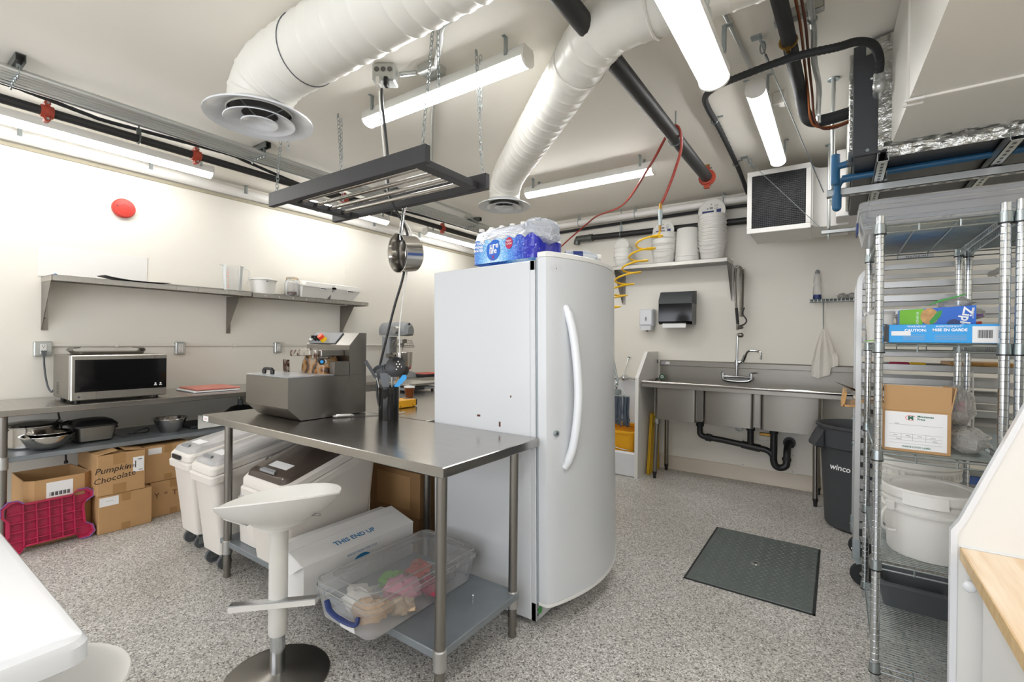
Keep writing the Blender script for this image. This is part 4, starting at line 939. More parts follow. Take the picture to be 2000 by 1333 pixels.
ob('label_sticker', MB().box(x1 - .001, x1 + .001, 1.228, 1.292, z0 + .13, z0 + .235), 'paper', t); m = MB(); m.box(x1 + .001, x1 + .0014, 1.24, 1.245, z0 + .16, z0 + .21); m.box(x1 + .001, x1 + .0014, 1.262, 1.285, z0 + .14, z0 + .144); m.box(x1 + .001, x1 + .0014, 1.255, 1.28, z0 + .215, z0 + .22); ob('label_print', m, 'ink', t)
text('Pumpkin', .058, (x1 + .001, 1.115, z0 + .175), (0, 1, .04), (0, -.04, 1), 'ink', t, 'handwriting', shear=.25); text('Chocolate', .056, (x1 + .001, 1.125, z0 + .115), (0, 1, .12), (0, -.12, 1), 'ink', t, 'handwriting', shear=.2)
text('* *', .05, (x1 + .001, 1.215, z0 + .165), (0, 1, .12), (0, -.12, 1), 'copper_dk', t, 'handwriting')
t = carton('cardboard_box', 'brown cardboard box at the right of the upper row, white label', -4.62, -4.215, 1.325, 1.62, .268, .54)
ob('label_sticker', MB().box(-4.2155, -4.2142, 1.345, 1.43, .48, .525), 'paper', t)
t = carton('cardboard_box', 'brown cardboard box on the floor with fragile symbols printed', -4.62, -4.215, 1.36, 1.66, 0, .266)
text('Y  *  T', .055, (-4.2140, 1.46, .16), (0, 1, 0), (0, 0, 1), 'copper_dk', t, 'fragile_symbols')
t = thing('cardboard_box', 'open empty cardboard box behind the red step stool', 'box', (-4.43, .86, 0))
pl = [(-4.62, .70), (-4.28, .70), (-4.235, .745), (-4.235, .99), (-4.28, 1.035), (-4.62, 1.0)]; z1 = .425
for i in range(6):
    a, b = pl[i], pl[(i + 1) % 6]; ob('side_panel', MB().slab([(a[0], a[1], .002), (b[0], b[1], .002), (b[0], b[1], z1), (a[0], a[1], z1)], ((V(-4.43, .86, 0) - V((a[0] + b[0]) / 2, (a[1] + b[1]) / 2, 0)).normalized() * .006)), 'card', t)
ob('bottom_panel', MB().prism(pl, 'z', .002, .006), 'card_dk', t)
ob('label_sticker', MB().box(-4.235, -4.2335, .80, .93, .30, .40), 'paper', t); m = MB()
for i in range(16): m.box(-4.2336, -4.233, .815 + i * .0065, .815 + i * .0065 + (.002 + .002 * (i % 3)), .31, .335)
ob('barcode', m, 'ink', t)
single('hanging_cord', MB().tube(smooth([(-4.70, .93, .9), (-4.62, .96, .62), (-4.58, .965, .50), (-4.57, .965, .44)], 6), [.006] * 16 + [.012] * 3, 7), 'black', 'black cord end hanging above the open cardboard box', 'cord')
# step stool on its side: legs point to the wall, ribbed underside faces the room
t = thing('step_stool', 'red plastic step stool lying on its side by the boxes', 'step stool', (-4.185, .815, 0), rot=(0, radians(-10), 0), local=True)
OUT = [(-.215, .0), (-.145, .0), (-.125, .035), (.115, .035), (.14, .0), (.185, .0), (.215, .03), (.205, .075), (.17, .10), (.165, .215), (.175, .24), (.215, .265), (.215, .30), (.185, .325), (.135, .325), (.11, .30), (-.12, .30), (-.15, .325), (-.19, .325), (-.225, .29), (-.225, .24), (-.20, .205), (-.20, .11), (-.225, .08)]
ob('tread', MB().prism(OUT, 'x', -.012, 0), 'magenta', t)
n = len(OUT); cyz = V(0, 0, .16)
m = MB(); inner = [((y) * .93, .16 + (z - .16) * .92) for y, z in OUT]
v = [(0, *p) for p in OUT] + [(.03, *p) for p in OUT] + [(.03, *p) for p in inner] + [(0, *p) for p in inner]
f = [(k * n + i, k * n + (i + 1) % n, (k + 1) * n + (i + 1) % n, (k + 1) * n + i) for k in range(3) for i in range(n)]
ob('rim_wall', m.add(v, f), 'magenta', t)
for i in range(5): y = -.125 + .24 * i / 4; ob('rib', MB().box(0, .026, y - .003, y + .003, .04, .295), 'magenta', t)
for i in range(4): z = .075 + .17 * i / 3; ob('rib', MB().box(0, .024, -.19, .16, z - .003, z + .003), 'magenta', t)
for a, b in ((4, 8), (10, 14), (16, 20)):
    pts = [V(.031, *OUT[k]) for k in range(a, b + 1)]; ob('foot_trim', MB().tube(pts, .0045, 6), 'purple', t)
# ================================================================ chocolate machine on the central table
t = thing('tempering_machine', 'steel chocolate tempering machine with smeared wheel on central table', 'machine', (-2.64, 1.65, .91))
X0, X1 = -2.87, -2.42; zt = .9135
ob('tub_body', MB().prism([(1.392, 1.150), (1.392, .985), (1.468, zt), (1.898, zt), (1.898, 1.150)], 'x', X0, X1), 'steel_dk', t)
ob('rear_housing', MB().prism([(1.775, 1.148), (1.898, 1.148), (1.898, 1.405), (1.845, 1.405), (1.775, 1.328)], 'x', X0, X1), 'steel_dk', t)
ob('side_panel', MB().prism([(1.675, 1.148), (1.78, 1.148), (1.78, 1.232), (1.675, 1.232)], 'x', X1 - .05, X1), 'steel_dk', t)
ob('clear_cover', MB().box(X0 + .004, X1 - .004, 1.394, 1.672, 1.151, 1.158, .001), 'clearp', t)
m = MB(); xh = -2.72
for x in (xh - .045, xh + .045): m.box(x - .013, x + .013, 1.435, 1.452, 1.158, 1.186, .004)
m.tube(smooth([(xh - .045, 1.443, 1.182), (xh - .03, 1.443, 1.189), (xh + .03, 1.443, 1.189), (xh + .045, 1.443, 1.182)], 5), .009, 8); ob('cover_handle', m, 'black', t)
My = Matrix.Rotation(-pi / 2, 3, 'X')
ob('chocolate_wheel', MB().lathe([(0, -.055), (.09, -.055), (.118, -.045), (.128, -.02), (.128, .02), (.118, .05), (0, .055)], 40, (-2.605, 1.70, 1.172), My).xf(Matrix.Translation((-2.63, 1.7, 1.15)) @ Matrix.Diagonal((1.0, 1.1, 1.0, 1)) @ Matrix.Translation((2.63, -1.7, -1.15))), 'chocwheel', t)
ob('scraper_bar', MB().box(-2.74, -2.53, 1.585, 1.64, 1.262, 1.302, .003).xf(Matrix.Translation((-2.65, 0, 1.27)) @ Matrix.Rotation(radians(-3), 4, 'Y') @ Matrix.Translation((2.65, 0, -1.27))), 'smear', t)
ob('scraper_block', MB().box(-2.535, -2.495, 1.60, 1.70, 1.248, 1.30, .004), 'smear', t); ob('scraper_arm', MB().box(-2.50, -2.47, 1.62, 1.775, 1.262, 1.30, .004), 'steel_dk', t)
ob('clamp_pin', MB().cyl((-2.52, 1.66, 1.245), (-2.44, 1.62, 1.235), .013, 12), 'chrome', t)
kn = ob('clamp_knob', MB().cyl((-2.455, 1.61, 1.236), (-2.43, 1.598, 1.234), .02, 6), 'black', t); ob('knob_cap', MB().cyl((-2.431, 1.598, 1.234), (-2.428, 1.5965, 1.2338), .009, 10), 'cyan', kn)
ob('splash_plate', MB().slab([(-2.84, 1.60, 1.16), (-2.76, 1.585, 1.16), (-2.765, 1.585, 1.235), (-2.845, 1.60, 1.235)], (0, .012, 0)), 'smear', t)
ob('splash_plate', MB().slab([(-2.865, 1.62, 1.16), (-2.835, 1.60, 1.16), (-2.84, 1.60, 1.235), (-2.868, 1.62, 1.235)], (0, .012, 0)), 'steel_dk', t)
m = MB(); m.slab([(X0 + .02, 1.7795, 1.336), (-2.57, 1.7795, 1.336), (-2.57, 1.84, 1.403), (X0 + .02, 1.84, 1.403)], (0, -.004, .004)); pnl = ob('control_panel', m, 'grey', t)
nrm = V(0, -.74, .67)
def on(x, s): return V(x, 1.7795 + .0605 * s, 1.336 + .067 * s)
m = MB(); p = on(-2.70, .25); m.cyl(p, p + nrm * .03, .022, 14, .018); ob('stop_collar', m, 'yellow', pnl); m = MB(); m.cyl(p + nrm * .028, p + nrm * .05, .019, 16); ob('stop_button', m, 'orange_r', pnl)
m = MB()
for x in (-2.79, -2.755): p = on(x, .3); m.cyl(p, p + nrm * .025, .013, 12); m.box(p.x - .005, p.x + .005, p.y - .04, p.y - .015, p.z + .012, p.z + .03)
ob('switch', m, 'black', pnl)
p = on(-2.835, .2); m = MB(); m.sph(p + nrm * .01, .014, 10, 6, sx=1.6); ob('dial', m, 'alu', pnl)
ob('latch', MB().box(X1 - .06, X1 - .02, 1.897, 1.9035, 1.33, 1.37, .003), 'black', t)
for x in (X0 + .05, X1 - .05):
    for y in (1.50, 1.86): ob('foot', MB().cyl((x, y, .9105), (x, y, .9145), .015, 10), 'black', t)
t = thing('scraper_knife', 'palette knife with steel handle lying beside the machine', 'knife', (-2.3, 1.75, .9125))
ob('handle', MB().tube(smooth([(-2.375, 1.635, .921), (-2.36, 1.67, .923), (-2.335, 1.72, .922), (-2.325, 1.74, .919)], 5), [.006] * 2 + [.0095] * 10 + [.006] * 4, 10), 'chrome', t)
ob('blade', MB().slab([(-2.332, 1.735, .914), (-2.318, 1.741, .914), (-2.23, 1.885, .9125), (-2.245, 1.892, .9125)], (0, 0, .0015)), 'dark_gy', t)

# ================================================================ utensil crock
c = V(-2.12, 1.825, .911)
t = thing('utensil_crock', 'black cylindrical utensil holder on the central table', 'utensil holder', tuple(c))
ob('crock', MB().lathe([(0, 0), (.056, 0), (.057, .003), (.057, .183), (.0555, .185), (.054, .183), (.054, .006), (0, .006)], 36, c), 'black_gl', t)
def handle(name, label, base, tip, mat='steel_dk', r=.005):
    t = thing(name, label, 'utensil', tuple(base)); ob('handle', MB().tube([base, tip], r, 8, flat=.55), mat, t); return t
CR = V(.822, .569, 0); CF = V(-.569, .822, 0); UP = V(0, 0, 1)
def disc(cn, n_, rad, prof, seg=24):
    return MB().lathe(prof, seg, cn, V(n_).normalized().to_track_quat('Z', 'Y').to_matrix())
b = c + V(0, 0, .02)
# skimmer
tip = c + CR * .02 + UP * .24; t = handle('skimmer', 'large black perforated skimmer standing in the holder', b + CR * .01, tip, 'alu', .008)
cn = c + CR * .045 + UP * .30 - CF * .035; m = MB(); n_ = (-CF + UP * .15).normalized(); u, w_ = MB().frame(n_)
holes = [(i * .017 + (.0085 if j % 2 else 0), j * .0148) for i in range(-3, 4) for j in range(-3, 4)]
holes = [(a, q) for a, q in holes if math.hypot(a, q) < .044 and a > -.0]
m.lathe([(0, .012), (.034, .009), (.056, 0), (.058, .002), (.034, .012), (0, .015)], 30, cn, n_.to_track_quat('Z', 'Y').to_matrix()); ob('bowl', m, 'black', t)
m = MB()
for a, q in holes: p = cn + CR * a + UP * q + n_ * .0165 * (1 - (a * a + q * q) / .0027 * .75); m.cyl(p, p + n_ * .0008, .0042, 8)
ob('holes', m, 'off_white', t)
ob('neck', MB().slab([tip + CR * -.012, tip + CR * .012, cn + CR * .016 + UP * .05 + n_ * .012, cn + CR * -.012 + UP * .05 + n_ * .012], n_ * .004), 'black', t)
# ladle, turners, spoons
t = handle('slotted_turner', 'black turner leaning far left in the holder', b - CR * .02, c - CR * .075 + UP * .26, 'alu'); ob('blade', MB().slab([c - CR * .065 + UP * .235, c - CR * .085 + UP * .235, c - CR * .145 + UP * .325, c - CR * .128 + UP * .335], -CF * .006), 'black', t)
t = handle('ladle', 'black ladle behind the turner in the holder', b - CR * .01 + CF * .02, c - CR * .05 + UP * .26 + CF * .02, 'dgrey'); ob('bowl', disc(c - CR * .06 + UP * .265 + CF * .02, -CF + UP * .5, .045, [(0, -.02), (.03, -.014), (.043, .004), (.045, .004), (.032, -.018), (0, -.024)]), 'dgrey', t)
t = handle('spatula', 'dark grey flat spatula at front of the holder', b - CR * .005 - CF * .02, c - CR * .012 + UP * .22 - CF * .03, 'dgrey'); ob('blade', MB().loft([[c + CR * a + UP * q + CF * f_ for a, q, f_ in ((-.028, .17, -.032), (.012, .17, -.032), (.004, .268, -.03), (-.045, .262, -.03))], [c + CR * a + UP * q + CF * f_ for a, q, f_ in ((-.028, .17, -.038), (.012, .17, -.038), (.004, .268, -.034), (-.045, .262, -.034))]]), 'dgrey', t)
t = handle('whisk_tongs', 'black tongs bunched at the left of the holder', b - CR * .02 - CF * .01, c - CR * .03 + UP * .27, 'black'); m = MB()
for i in range(5): m.tube(smooth([c - CR * .03 + UP * .25, c + CR * (-.04 + i * .012) + UP * (.30 + .008 * (i % 2)), c + CR * (-.01 + i * .012) + UP * .28], 4), .006, 6)
ob('head', m, 'black', t)
t = handle('cooking_spoon', 'black cooking spoon leaning right in the holder', b + CR * .02, c + CR * .055 + UP * .23, 'alu'); q = c + CR * .085 + UP * .265; d_ = (CR * .5 + UP * .85).normalized(); ob('bowl', MB().sph(q, .02, 12, 8, sx=1, sy=.35, sz=2.1, M=Matrix((CR - UP * .5, CF, d_)).transposed()), 'black', t)
t = handle('silicone_spatula', 'bright blue silicone spatula in the holder', b + CR * .02 - CF * .02, c + CR * .04 + UP * .19 - CF * .02, 'cyan'); ob('blade', MB().slab([c + CR * .035 + UP * .19 - CF * .025, c + CR * .06 + UP * .185 - CF * .025, c + CR * .108 + UP * .235 - CF * .025, c + CR * .105 + UP * .255 - CF * .025, c + CR * .085 + UP * .255 - CF * .025], -CF * .007), 'cyan', t)
t = handle('wooden_spoon', 'pale wooden spoon behind the blue spatula', b + CF * .02, c + CR * .045 + UP * .24 + CF * .02, 'pine'); ob('bowl', MB().sph(c + CR * .06 + UP * .25 + CF * .02, .022, 12, 8, sy=.4, sz=1.3), 'maple', t)

# ================================================================ back table: level, scale, cup; mixer
t = thing('spirit_level', 'short yellow box level on the back table', 'level', (-2.35, 2.2, .91)); ob('body', MB().box(-2.47, -2.36, 2.10, 2.27, .914, .963, .003), 'yellow_bk', t); m = MB(); m.box(-2.45, -2.38, 2.27, 2.30, .918, .958, .002); ob('end_port', m, 'black', t)
m = MB()
for q in (2.13, 2.24): m.cyl((-2.36, q, .925), (-2.3585, q, .925), .004, 8); m.box(-2.44, -2.39, q - .02, q + .02, .963, .9645)
ob('screws', m, 'black', t)
for x in (-2.46, -2.37):
    for y in (2.11, 2.26): ob('foot', MB().cyl((x, y, .9102), (x, y, .915), .007, 8), 'black', t)
t = thing('platform_scale', 'low steel platform scale near the back of the table', 'scale', (-3.15, 3.0, .91))
ob('base', MB().box(-3.32, -3.0, 2.80, 3.12, .925, .95, .004), 'grey', t); ob('platform', MB().box(-3.34, -2.98, 2.78, 3.14, .965, .985, .003), 'steel', t); m = MB().box(-3.2, -3.1, 2.9, 3.0, .94, .97); ob('column', m, 'dgrey', t); ob('display', MB().box(-2.999, -2.995, 2.86, 2.98, .928, .948), 'black', t)
for x in (-3.3, -3.02):
    for y in (2.82, 3.1): ob('foot', MB().cyl((x, y, .9105), (x, y, .926), .013, 10), 'black', t)
o = (-2.42, 2.05, .911); o = (-2.62, 2.45, .911); t = thing('paper_cup', 'small paper cup beside the black utensil holder', 'cup', o); ob('cup', MB().lathe([(0, .002), (.026, .002), (.038, .10), (.036, .10), (.025, .006), (0, .006)], 20, o), 'copper', t); ob('lid', MB().lathe([(0, .112), (.036, .11), (.042, .10), (.04, .097), (0, .1)], 20, o), 'paper', t)
t = thing('stand_mixer', 'silver planetary stand mixer on the far left table', 'mixer', (-4.55, 4.03, .9))
mx, my = -4.55, 4.03
M = Matrix.Translation((mx, my, .9)) @ Matrix.Rotation(radians(8), 4, 'Z')
# local: front of the mixer points to +x,+y mix; length along local x
ob('base', MB().loft([rrect(-.19, .22, -.16, .16, .05, 0), rrect(-.18, .21, -.15, .15, .05, .05), rrect(-.17, -.0, -.10, .10, .04, .09)]).xf(M), 'grey', t)
ob('column', MB().loft([rrect(-.18, -.05, -.085, .085, .03, .07), rrect(-.18, -.05, -.08, .08, .03, .50)]).xf(M), 'grey', t)
ob('head', MB().loft([[(x, y * w_, z * h + .57) for y, z in [(cos(a) * .105, max(-.55, sin(a)) * .11) for a in [2 * pi * i / 24 for i in range(24)]]] for x, w_, h in ((-.215, .75, .7), (-.2, .98, .95), (-.05, 1, 1), (.12, 1, 1.05), (.19, .9, .95), (.225, .55, .6))]).xf(M), 'grey', t)
m = MB(); m.cyl((.10, -.09, .58), (.10, -.17, .58), .045, 16); m.cyl((.10, -.17, .58), (.10, -.175, .58), .04, 16); ob('attachment_hub', m.xf(M), 'alu', t)
m = MB(); m.sph((.22, -.03, .655), .015, 8, 6); m.cyl((.2, -.03, .62), (.22, -.03, .655), .005, 6); ob('lever', m.xf(M), 'black', t)
m = MB(); m.cyl((.09, 0, .47), (.09, 0, .42), .055, 16); m.cyl((.09, 0, .42), (.09, 0, .37), .028, 12, .02); m.cyl((.09, 0, .37), (.09, 0, .33), .01, 8); ob('beater_shaft', m.xf(M), 'steel_dk', t)
m = MB()
for r, z in ((.115, .45), (.125, .42), (.14, .39), (.15, .37)): m.tube([(.09 + r * cos(a), r * sin(a), z) for a in [2 * pi * i / 24 for i in range(24)]], .0025, 5, closed=True)
for i in range(16): a = 2 * pi * i / 16; m.tube([(.09 + .112 * cos(a), .112 * sin(a), .46), (.09 + .15 * cos(a), .15 * sin(a), .37)], .0022, 4)
ob('wire_guard', m.xf(M), 'steel_dk', t)
ob('bowl', MB().lathe([(0, .07), (.06, .07), (.11, .10), (.125, .16), (.128, .30), (.133, .302), (.132, .306), (.124, .303), (.12, .16), (.1, .1), (0, .08)], 36, (.09, 0, 0)).xf(M), 'polish', t)
m = MB(); m.box(-.06, .0, -.13, .13, .24, .29, .005); m.box(-.0, .09, -.145, -.13, .25, .28, .003); m.box(-.0, .09, .13, .145, .25, .28, .003); ob('bowl_yoke', m.xf(M), 'steel_dk', t)
t = thing('baking_tray', 'sheet tray with red edged cloth on the far left table', 'tray', (-4.4, 3.6, .9)); ob('tray', MB().loft([rrect(-4.5, -4.22, 4.2, 4.55, .02, .902), rrect(-4.52, -4.2, 4.18, 4.57, .02, .93)]), 'dark_gy', t); ob('cloth', MB().box(-4.5, -4.22, 4.2, 4.55, .93, .936, .002), 'red', t)

# ================================================================ ingredient bins
def ingredient_bin(label, x0, x1, y0, y1, zb, zf, zbk, casters=True, lid='clearlid', group='rolling ingredient bins'):
    t = thing('ingredient_bin', label, 'bin', ((x0 + x1) / 2, (y0 + y1) / 2, 0 if casters else zb), group=group)
    i = .02
    bot = rrect(x0 + i, x1 - i, y0 + .05, y1 - .05, .03, zb); sl = (zbk - zf) / (y1 - y0)
    def lev(e, dz): return [(x, y, zf + dz + (y - y0) * sl) for x, y, _ in rrect(x0 - e, x1 + e, y0 - e, y1 + e, .035, 0)]
    ob('body', MB().loft([bot, lev(0, -.02)]), 'bin_white', t)
    ob('rim', MB().loft([lev(.003, -.05), lev(.018, -.045), lev(.020, -.01), lev(.01, 0), lev(0, 0)]), 'bin_white', t)
    ob('lid_frame', MB().loft([lev(.012, .004), lev(.012, .035), lev(.0, .05)], True), 'bin_white', t)
    l = ob('clear_lid', MB().loft([lev(-.004, .0502), lev(-.012, .072), lev(-.03, .08)], True), lid, t)
    def at_(fx, fy, dz): y = y0 + (y1 - y0) * fy; return V(x0 + (x1 - x0) * fx, y, zf + dz + (y - y0) * sl)
    m = MB(); m.slab([at_(.3, .12, .081), at_(.75, .12, .081), at_(.75, .2, .081), at_(.3, .2, .081)], (0, 0, .001)); ob('paper_label', m, 'paper', l)
    m = MB(); m.slab([at_(.33, .03, .081), at_(.7, .03, .081), at_(.66, .06, .081), at_(.37, .06, .081)], (0, 0, .012)); ob('thumb_grip', m, 'grey', l)
    if casters:
        for x in (x0 + .06, x1 - .06):
            for y in (y0 + .09, y1 - .09):
                m = MB(); m.box(x - .018, x + .018, y - .022, y + .022, zb - .02, zb - .001); m.box(x - .018, x - .014, y - .02, y + .02, .03, zb - .015); m.box(x + .014, x + .018, y - .02, y + .02, .03, zb - .015)
                k = ob('caster', m, 'zinc', t); m = MB(); m.cyl((x - .011, y, .04), (x + .011, y, .04), .039, 18); ob('wheel', m, 'dgrey', k); ob('hub', MB().cyl((x - .0115, y, .04), (x + .0115, y, .04), .013, 10), 'zinc', k)
    return t
t = ingredient_bin('white ingredient bin on casters nearest the cardboard boxes', -3.60, -3.325, 1.28, 1.93, .10, .575, .69)
ob('label_holder', MB().box(-3.53, -3.42, 1.252, 1.262, .585, .612, .002), 'black', t)
ingredient_bin('white ingredient bin on casters beside the table leg', -3.175, -2.905, 1.235, 1.87, .10, .575, .70)
ingredient_bin('large white ingredient bin with brown contents on the table undershelf', -2.555, -2.18, 1.235, 1.80, .2075, .60, .77, False, 'smoke', None)
ingredient_bin('small ingredient bin with dark lid behind table leg', -2.83, -2.59, 1.46, 1.78, .2075, .57, .66, False, 'smoke', None)
m = MB(); m.slab([(-2.80, 1.34, .50), (-2.58, 1.34, .50), (-2.58, 1.46, .60), (-2.80, 1.46, .60)], (0, -.004, .006)); m.slab([(-2.80, 1.335, .46), (-2.58, 1.335, .46), (-2.58, 1.34, .505), (-2.80, 1.34, .505)], (0, -.004, 0)); single('hinged_cover', m, 'clearlid', 'loose clear hinged cover propped beside the large bin', 'cover')
single('plastic_drum', MB().loft([rrect(-2.81, -2.6, 1.33, 1.45, .03, .2075), rrect(-2.82, -2.59, 1.32, 1.455, .03, .46)]), 'bin_white', 'low white tub under the loose clear lid', 'tub')

# boxes under the back table
carton('cardboard_box', 'dark cardboard box on floor below the upper one under the table', -2.50, -2.05, 2.0, 2.38, 0, .30, 'card_dk')
t = carton('cardboard_box', 'cardboard box with parcel tape stacked under the back table', -2.47, -2.02, 1.98, 2.34, .302, .57, 'card_dk'); ob('print_panel', MB().box(-2.4, -2.1, 1.9785, 1.9802, .34, .54), 'card', t)

# ================================================================ white carton and clear tote on the undershelf
t = thing('white_carton', 'long white carton with blue print on the table undershelf', 'box', (-2.0, 1.5, .206))
x0, x1, y0, y1, z0 = -2.15, -1.885, 1.165, 1.80, .207
ob('body', MB().loft([[(x0, y, z0), (x1, y, z0), (x1, y, .375), (x0, y, .40)] for y in (y0, y1)]), 'paper', t)
ob('lid_flap', MB().slab([(x1 + .003, y0 - .004, .376), (x1 + .003, y1, .376), (-2.06, y1, .425), (-2.06, y0 - .004, .425)], (0, 0, .004)), 'paper', t); ob('lid_flap', MB().slab([(x0, y0, .402), (x0, y1, .402), (-2.0, y1, .412), (-2.0, y0, .412)], (0, 0, .003)), 'paper', t)
ob('lid_tuck', MB().slab([(x1 + .002, y0 - .003, .378), (-2.06, y0 - .003, .425), (-1.96, y0 - .02, .33)], (0, -.003, 0)), 'paper', t)
rr = V(0, 1, 0); uu = V(-.175, 0, .049).normalized()
text('THIS END UP', .04, V(-1.94, 1.47, .3958), rr, uu, 'ink_blue', t, 'lettering', bold=.0012)
text('BAKED FRESH FOR YOU', .016, V(x1 + .0005, 1.47, .345), rr, (0, 0, 1), 'ink_blue', t); m = MB(); m.prism([(1.42 + .05 * cos(a) + .05, .30 + .03 * sin(a)) for a in [pi * i / 10 for i in range(11)]], 'x', x1, x1 + .0008); ob('emblem', m, 'ink_blue', t); text('MANUFACTURED', .018, V(x1 + .0005, 1.235, .225), rr, (0, 0, 1), 'ink_blue', t)
def tote(label, x0, x1, y0, y1, z0, h, latch_end, lid_gap=.0, mat='tote'):
    t = thing('storage_tote', label, 'storage box', ((x0 + x1) / 2, (y0 + y1) / 2, z0)); i = .025; w_ = .003
    zi = z0 + h
    ob('tub', MB().loft([rrect(x0 + i, x1 - i, y0 + i, y1 - i, .04, z0 + .0015), rrect(x0 + .006, x1 - .006, y0 + .006, y1 - .006, .045, zi - .02), rrect(x0, x1, y0, y1, .045, zi - .018), rrect(x0, x1, y0, y1, .045, zi)], False).add(rrect(x0 + i, x1 - i, y0 + i, y1 - i, .04, z0 + .0015), [tuple(range(20))]), mat, t)
    zl = zi + .001 + lid_gap
    l = ob('lid', MB().loft([rrect(x0 + .004, x1 - .004, y0 + .004, y1 - .004, .045, zl), rrect(x0 + .004, x1 - .004, y0 + .004, y1 - .004, .045, zl + .022), rrect(x0 + .04, x1 - .04, y0 + .05, y1 - .05, .05, zl + .035), rrect(x0 + .05, x1 - .05, y0 + .08, y1 - .08, .05, zl + .028)], False).add(rrect(x0 + .05, x1 - .05, y0 + .08, y1 - .08, .05, zl + .028), [tuple(range(20))]), mat, t)
    rm = MB()
    for e_, z_ in ((0, zi), (.004, zl + .022), (.04, zl + .035)): rm.tube(rrect(x0 + e_, x1 - e_, y0 + e_ * 1.2, y1 - e_ * 1.2, .045, z_), .0022, 5, closed=True)
    ob('rim_bead', rm, 'bag', t)
    return t, l
t, l = tote('clear plastic storage box of crumpled paper on the undershelf', -1.80, -1.43, 1.15, 1.81, .2065, .13, 'y')
m = MB(); m.tube(smooth([(-1.70, 1.153, .30), (-1.66, 1.142, .275), (-1.58, 1.138, .268), (-1.5, 1.142, .275), (-1.50, 1.153, .30)], 5), .012, 8, flat=.6); ob('latch', m, 'navy', t, 'blue latch')
st = ob('label_sticker', MB().slab([(-1.62, 1.162, .22), (-1.53, 1.162, .22), (-1.53, 1.155, .27), (-1.62, 1.155, .27)], (0, -.001, 0)), 'paper', t); m = MB(); m.slab([(-1.62, 1.1605, .245), (-1.565, 1.1605, .245), (-1.565, 1.1555, .268), (-1.62, 1.1555, .268)], (0, -.0015, 0)); ob('label_print', m, 'navy', st)
for nm, mat, x, y, z, r, lab in (('crumpled_paper', 'kraft', -1.56, 1.27, .272, .055, 'crumpled brown kraft paper inside the clear storage box'), ('crumpled_paper', 'pink', -1.58, 1.45, .275, .06, 'crumpled pink tissue inside the clear storage box'), ('crumpled_paper', 'magenta', -1.50, 1.55, .27, .05, 'crumpled magenta tissue inside the clear storage box'), ('crumpled_paper', 'off_white', -1.68, 1.30, .268, .055, 'crumpled white paper inside the clear storage box'), ('crumpled_paper', 'lime', -1.68, 1.48, .265, .045, 'crumpled green tissue inside the clear storage box'), ('crumpled_paper', 'maple', -1.50, 1.38, .255, .04, 'pale yellow card inside the clear storage box'), ('crumpled_paper', 'orange_r', -1.65, 1.62, .268, .05, 'crumpled orange tissue inside the clear storage box'), ('crumpled_paper', 'ink_gy', -1.55, 1.68, .265, .05, 'crumpled grey bag inside the clear storage box')):
    single(nm, MB().sph((x, y, z - .012), r, 16, 8, sx=1.35, sy=1.35, sz=.68, jit=.3), mat, lab, 'paper')

# ================================================================ bar stools
def stool(loc, label, hz=0):
    t = thing('bar_stool', label, 'stool', loc, local=True, group='white bar stools')
    ob('base', MB().lathe([(0, .026), (.035, .026), (.05, .018), (.17, .010), (.198, .006), (.20, 0), (0, 0)], 48), 'steel_dk', t)
    ob('gas_column', MB().cyl((0, 0, .02), (0, 0, .24), .0285, 24), 'chrome', t)
    ob('sleeve', MB().lathe([(0, .175), (.033, .175), (.0355, .18), (.0355, .62), (.034, .63), (0, .63)], 28), 'white_plast', t)
    a = CR
    f = MB(); L = .155
    f.loft([[p - CF * .016 + UP * .0, p + CF * .016, p + CF * .016 + UP * .022, p - CF * .016 + UP * .022] for p in (V(0, 0, .30) - a * L - CF * .065, V(0, 0, .30) + a * L + CF * .0)]); fr = ob('footrest', f, 'white_plast', t)
    f = MB(); f.loft([[p - CF * .0155 + UP * .0, p + CF * .0155, p + CF * .0155 + UP * .004, p - CF * .0155 + UP * .004] for p in (V(0, 0, .3225) - a * L - CF * .065, V(0, 0, .3225) + a * L + CF * .0)]); ob('footrest_trim', f, 'chrome', fr)
    n = 48; prof = [(.05, 0, 0), (.105, .004, 0), (.116, .018, .1), (.158, .026, .4), (.2, .048, .75), (.226, .074, 1), (.236, .090, 1), (.234, .095, 1), (.222, .092, 1), (.19, .066, .8), (.13, .046, .45), (.06, .037, .1), (0.0, .035, 0)]
    v = []; fc = []
    for i in range(n):
        th = 2 * pi * i / n; d = CR * cos(th) * 1.02 - CF * sin(th) * .86
        lift = .052 * max(0, sin(th)) + .03 * cos(th) - .005
        for r, z, k in prof: v.append(d * r + UP * (.627 + z + lift * k))
    Lp = len(prof)
    for i in range(n):
        for k in range(Lp - 1): fc.append((i * Lp + k, ((i + 1) % n) * Lp + k, ((i + 1) % n) * Lp + k + 1, i * Lp + k + 1))
    ob('seat', MB().add(v, fc), 'white_plast', t)
    ob('under_plate', MB().cyl((0, 0, .612), (0, 0, .632), .075, 24), 'white_plast', t)
    ob('lip', MB().slab([CR * -.19 + UP * .655 - CF * .06, CR * -.10 + UP * .628 - CF * .06, CR * -.10 + UP * .628 + CF * .06, CR * -.19 + UP * .655 + CF * .06], UP * .006), 'white_plast', t)
    ob('lever', MB().cyl(CR * .06 - CF * .04 + UP * .668, CR * .185 - CF * .05 + UP * .675, .0045, 8), 'steel_dk', t)
    return t
s0 = stool((-1.845, 1.03, 0), 'white bar stool standing in front of the central table')
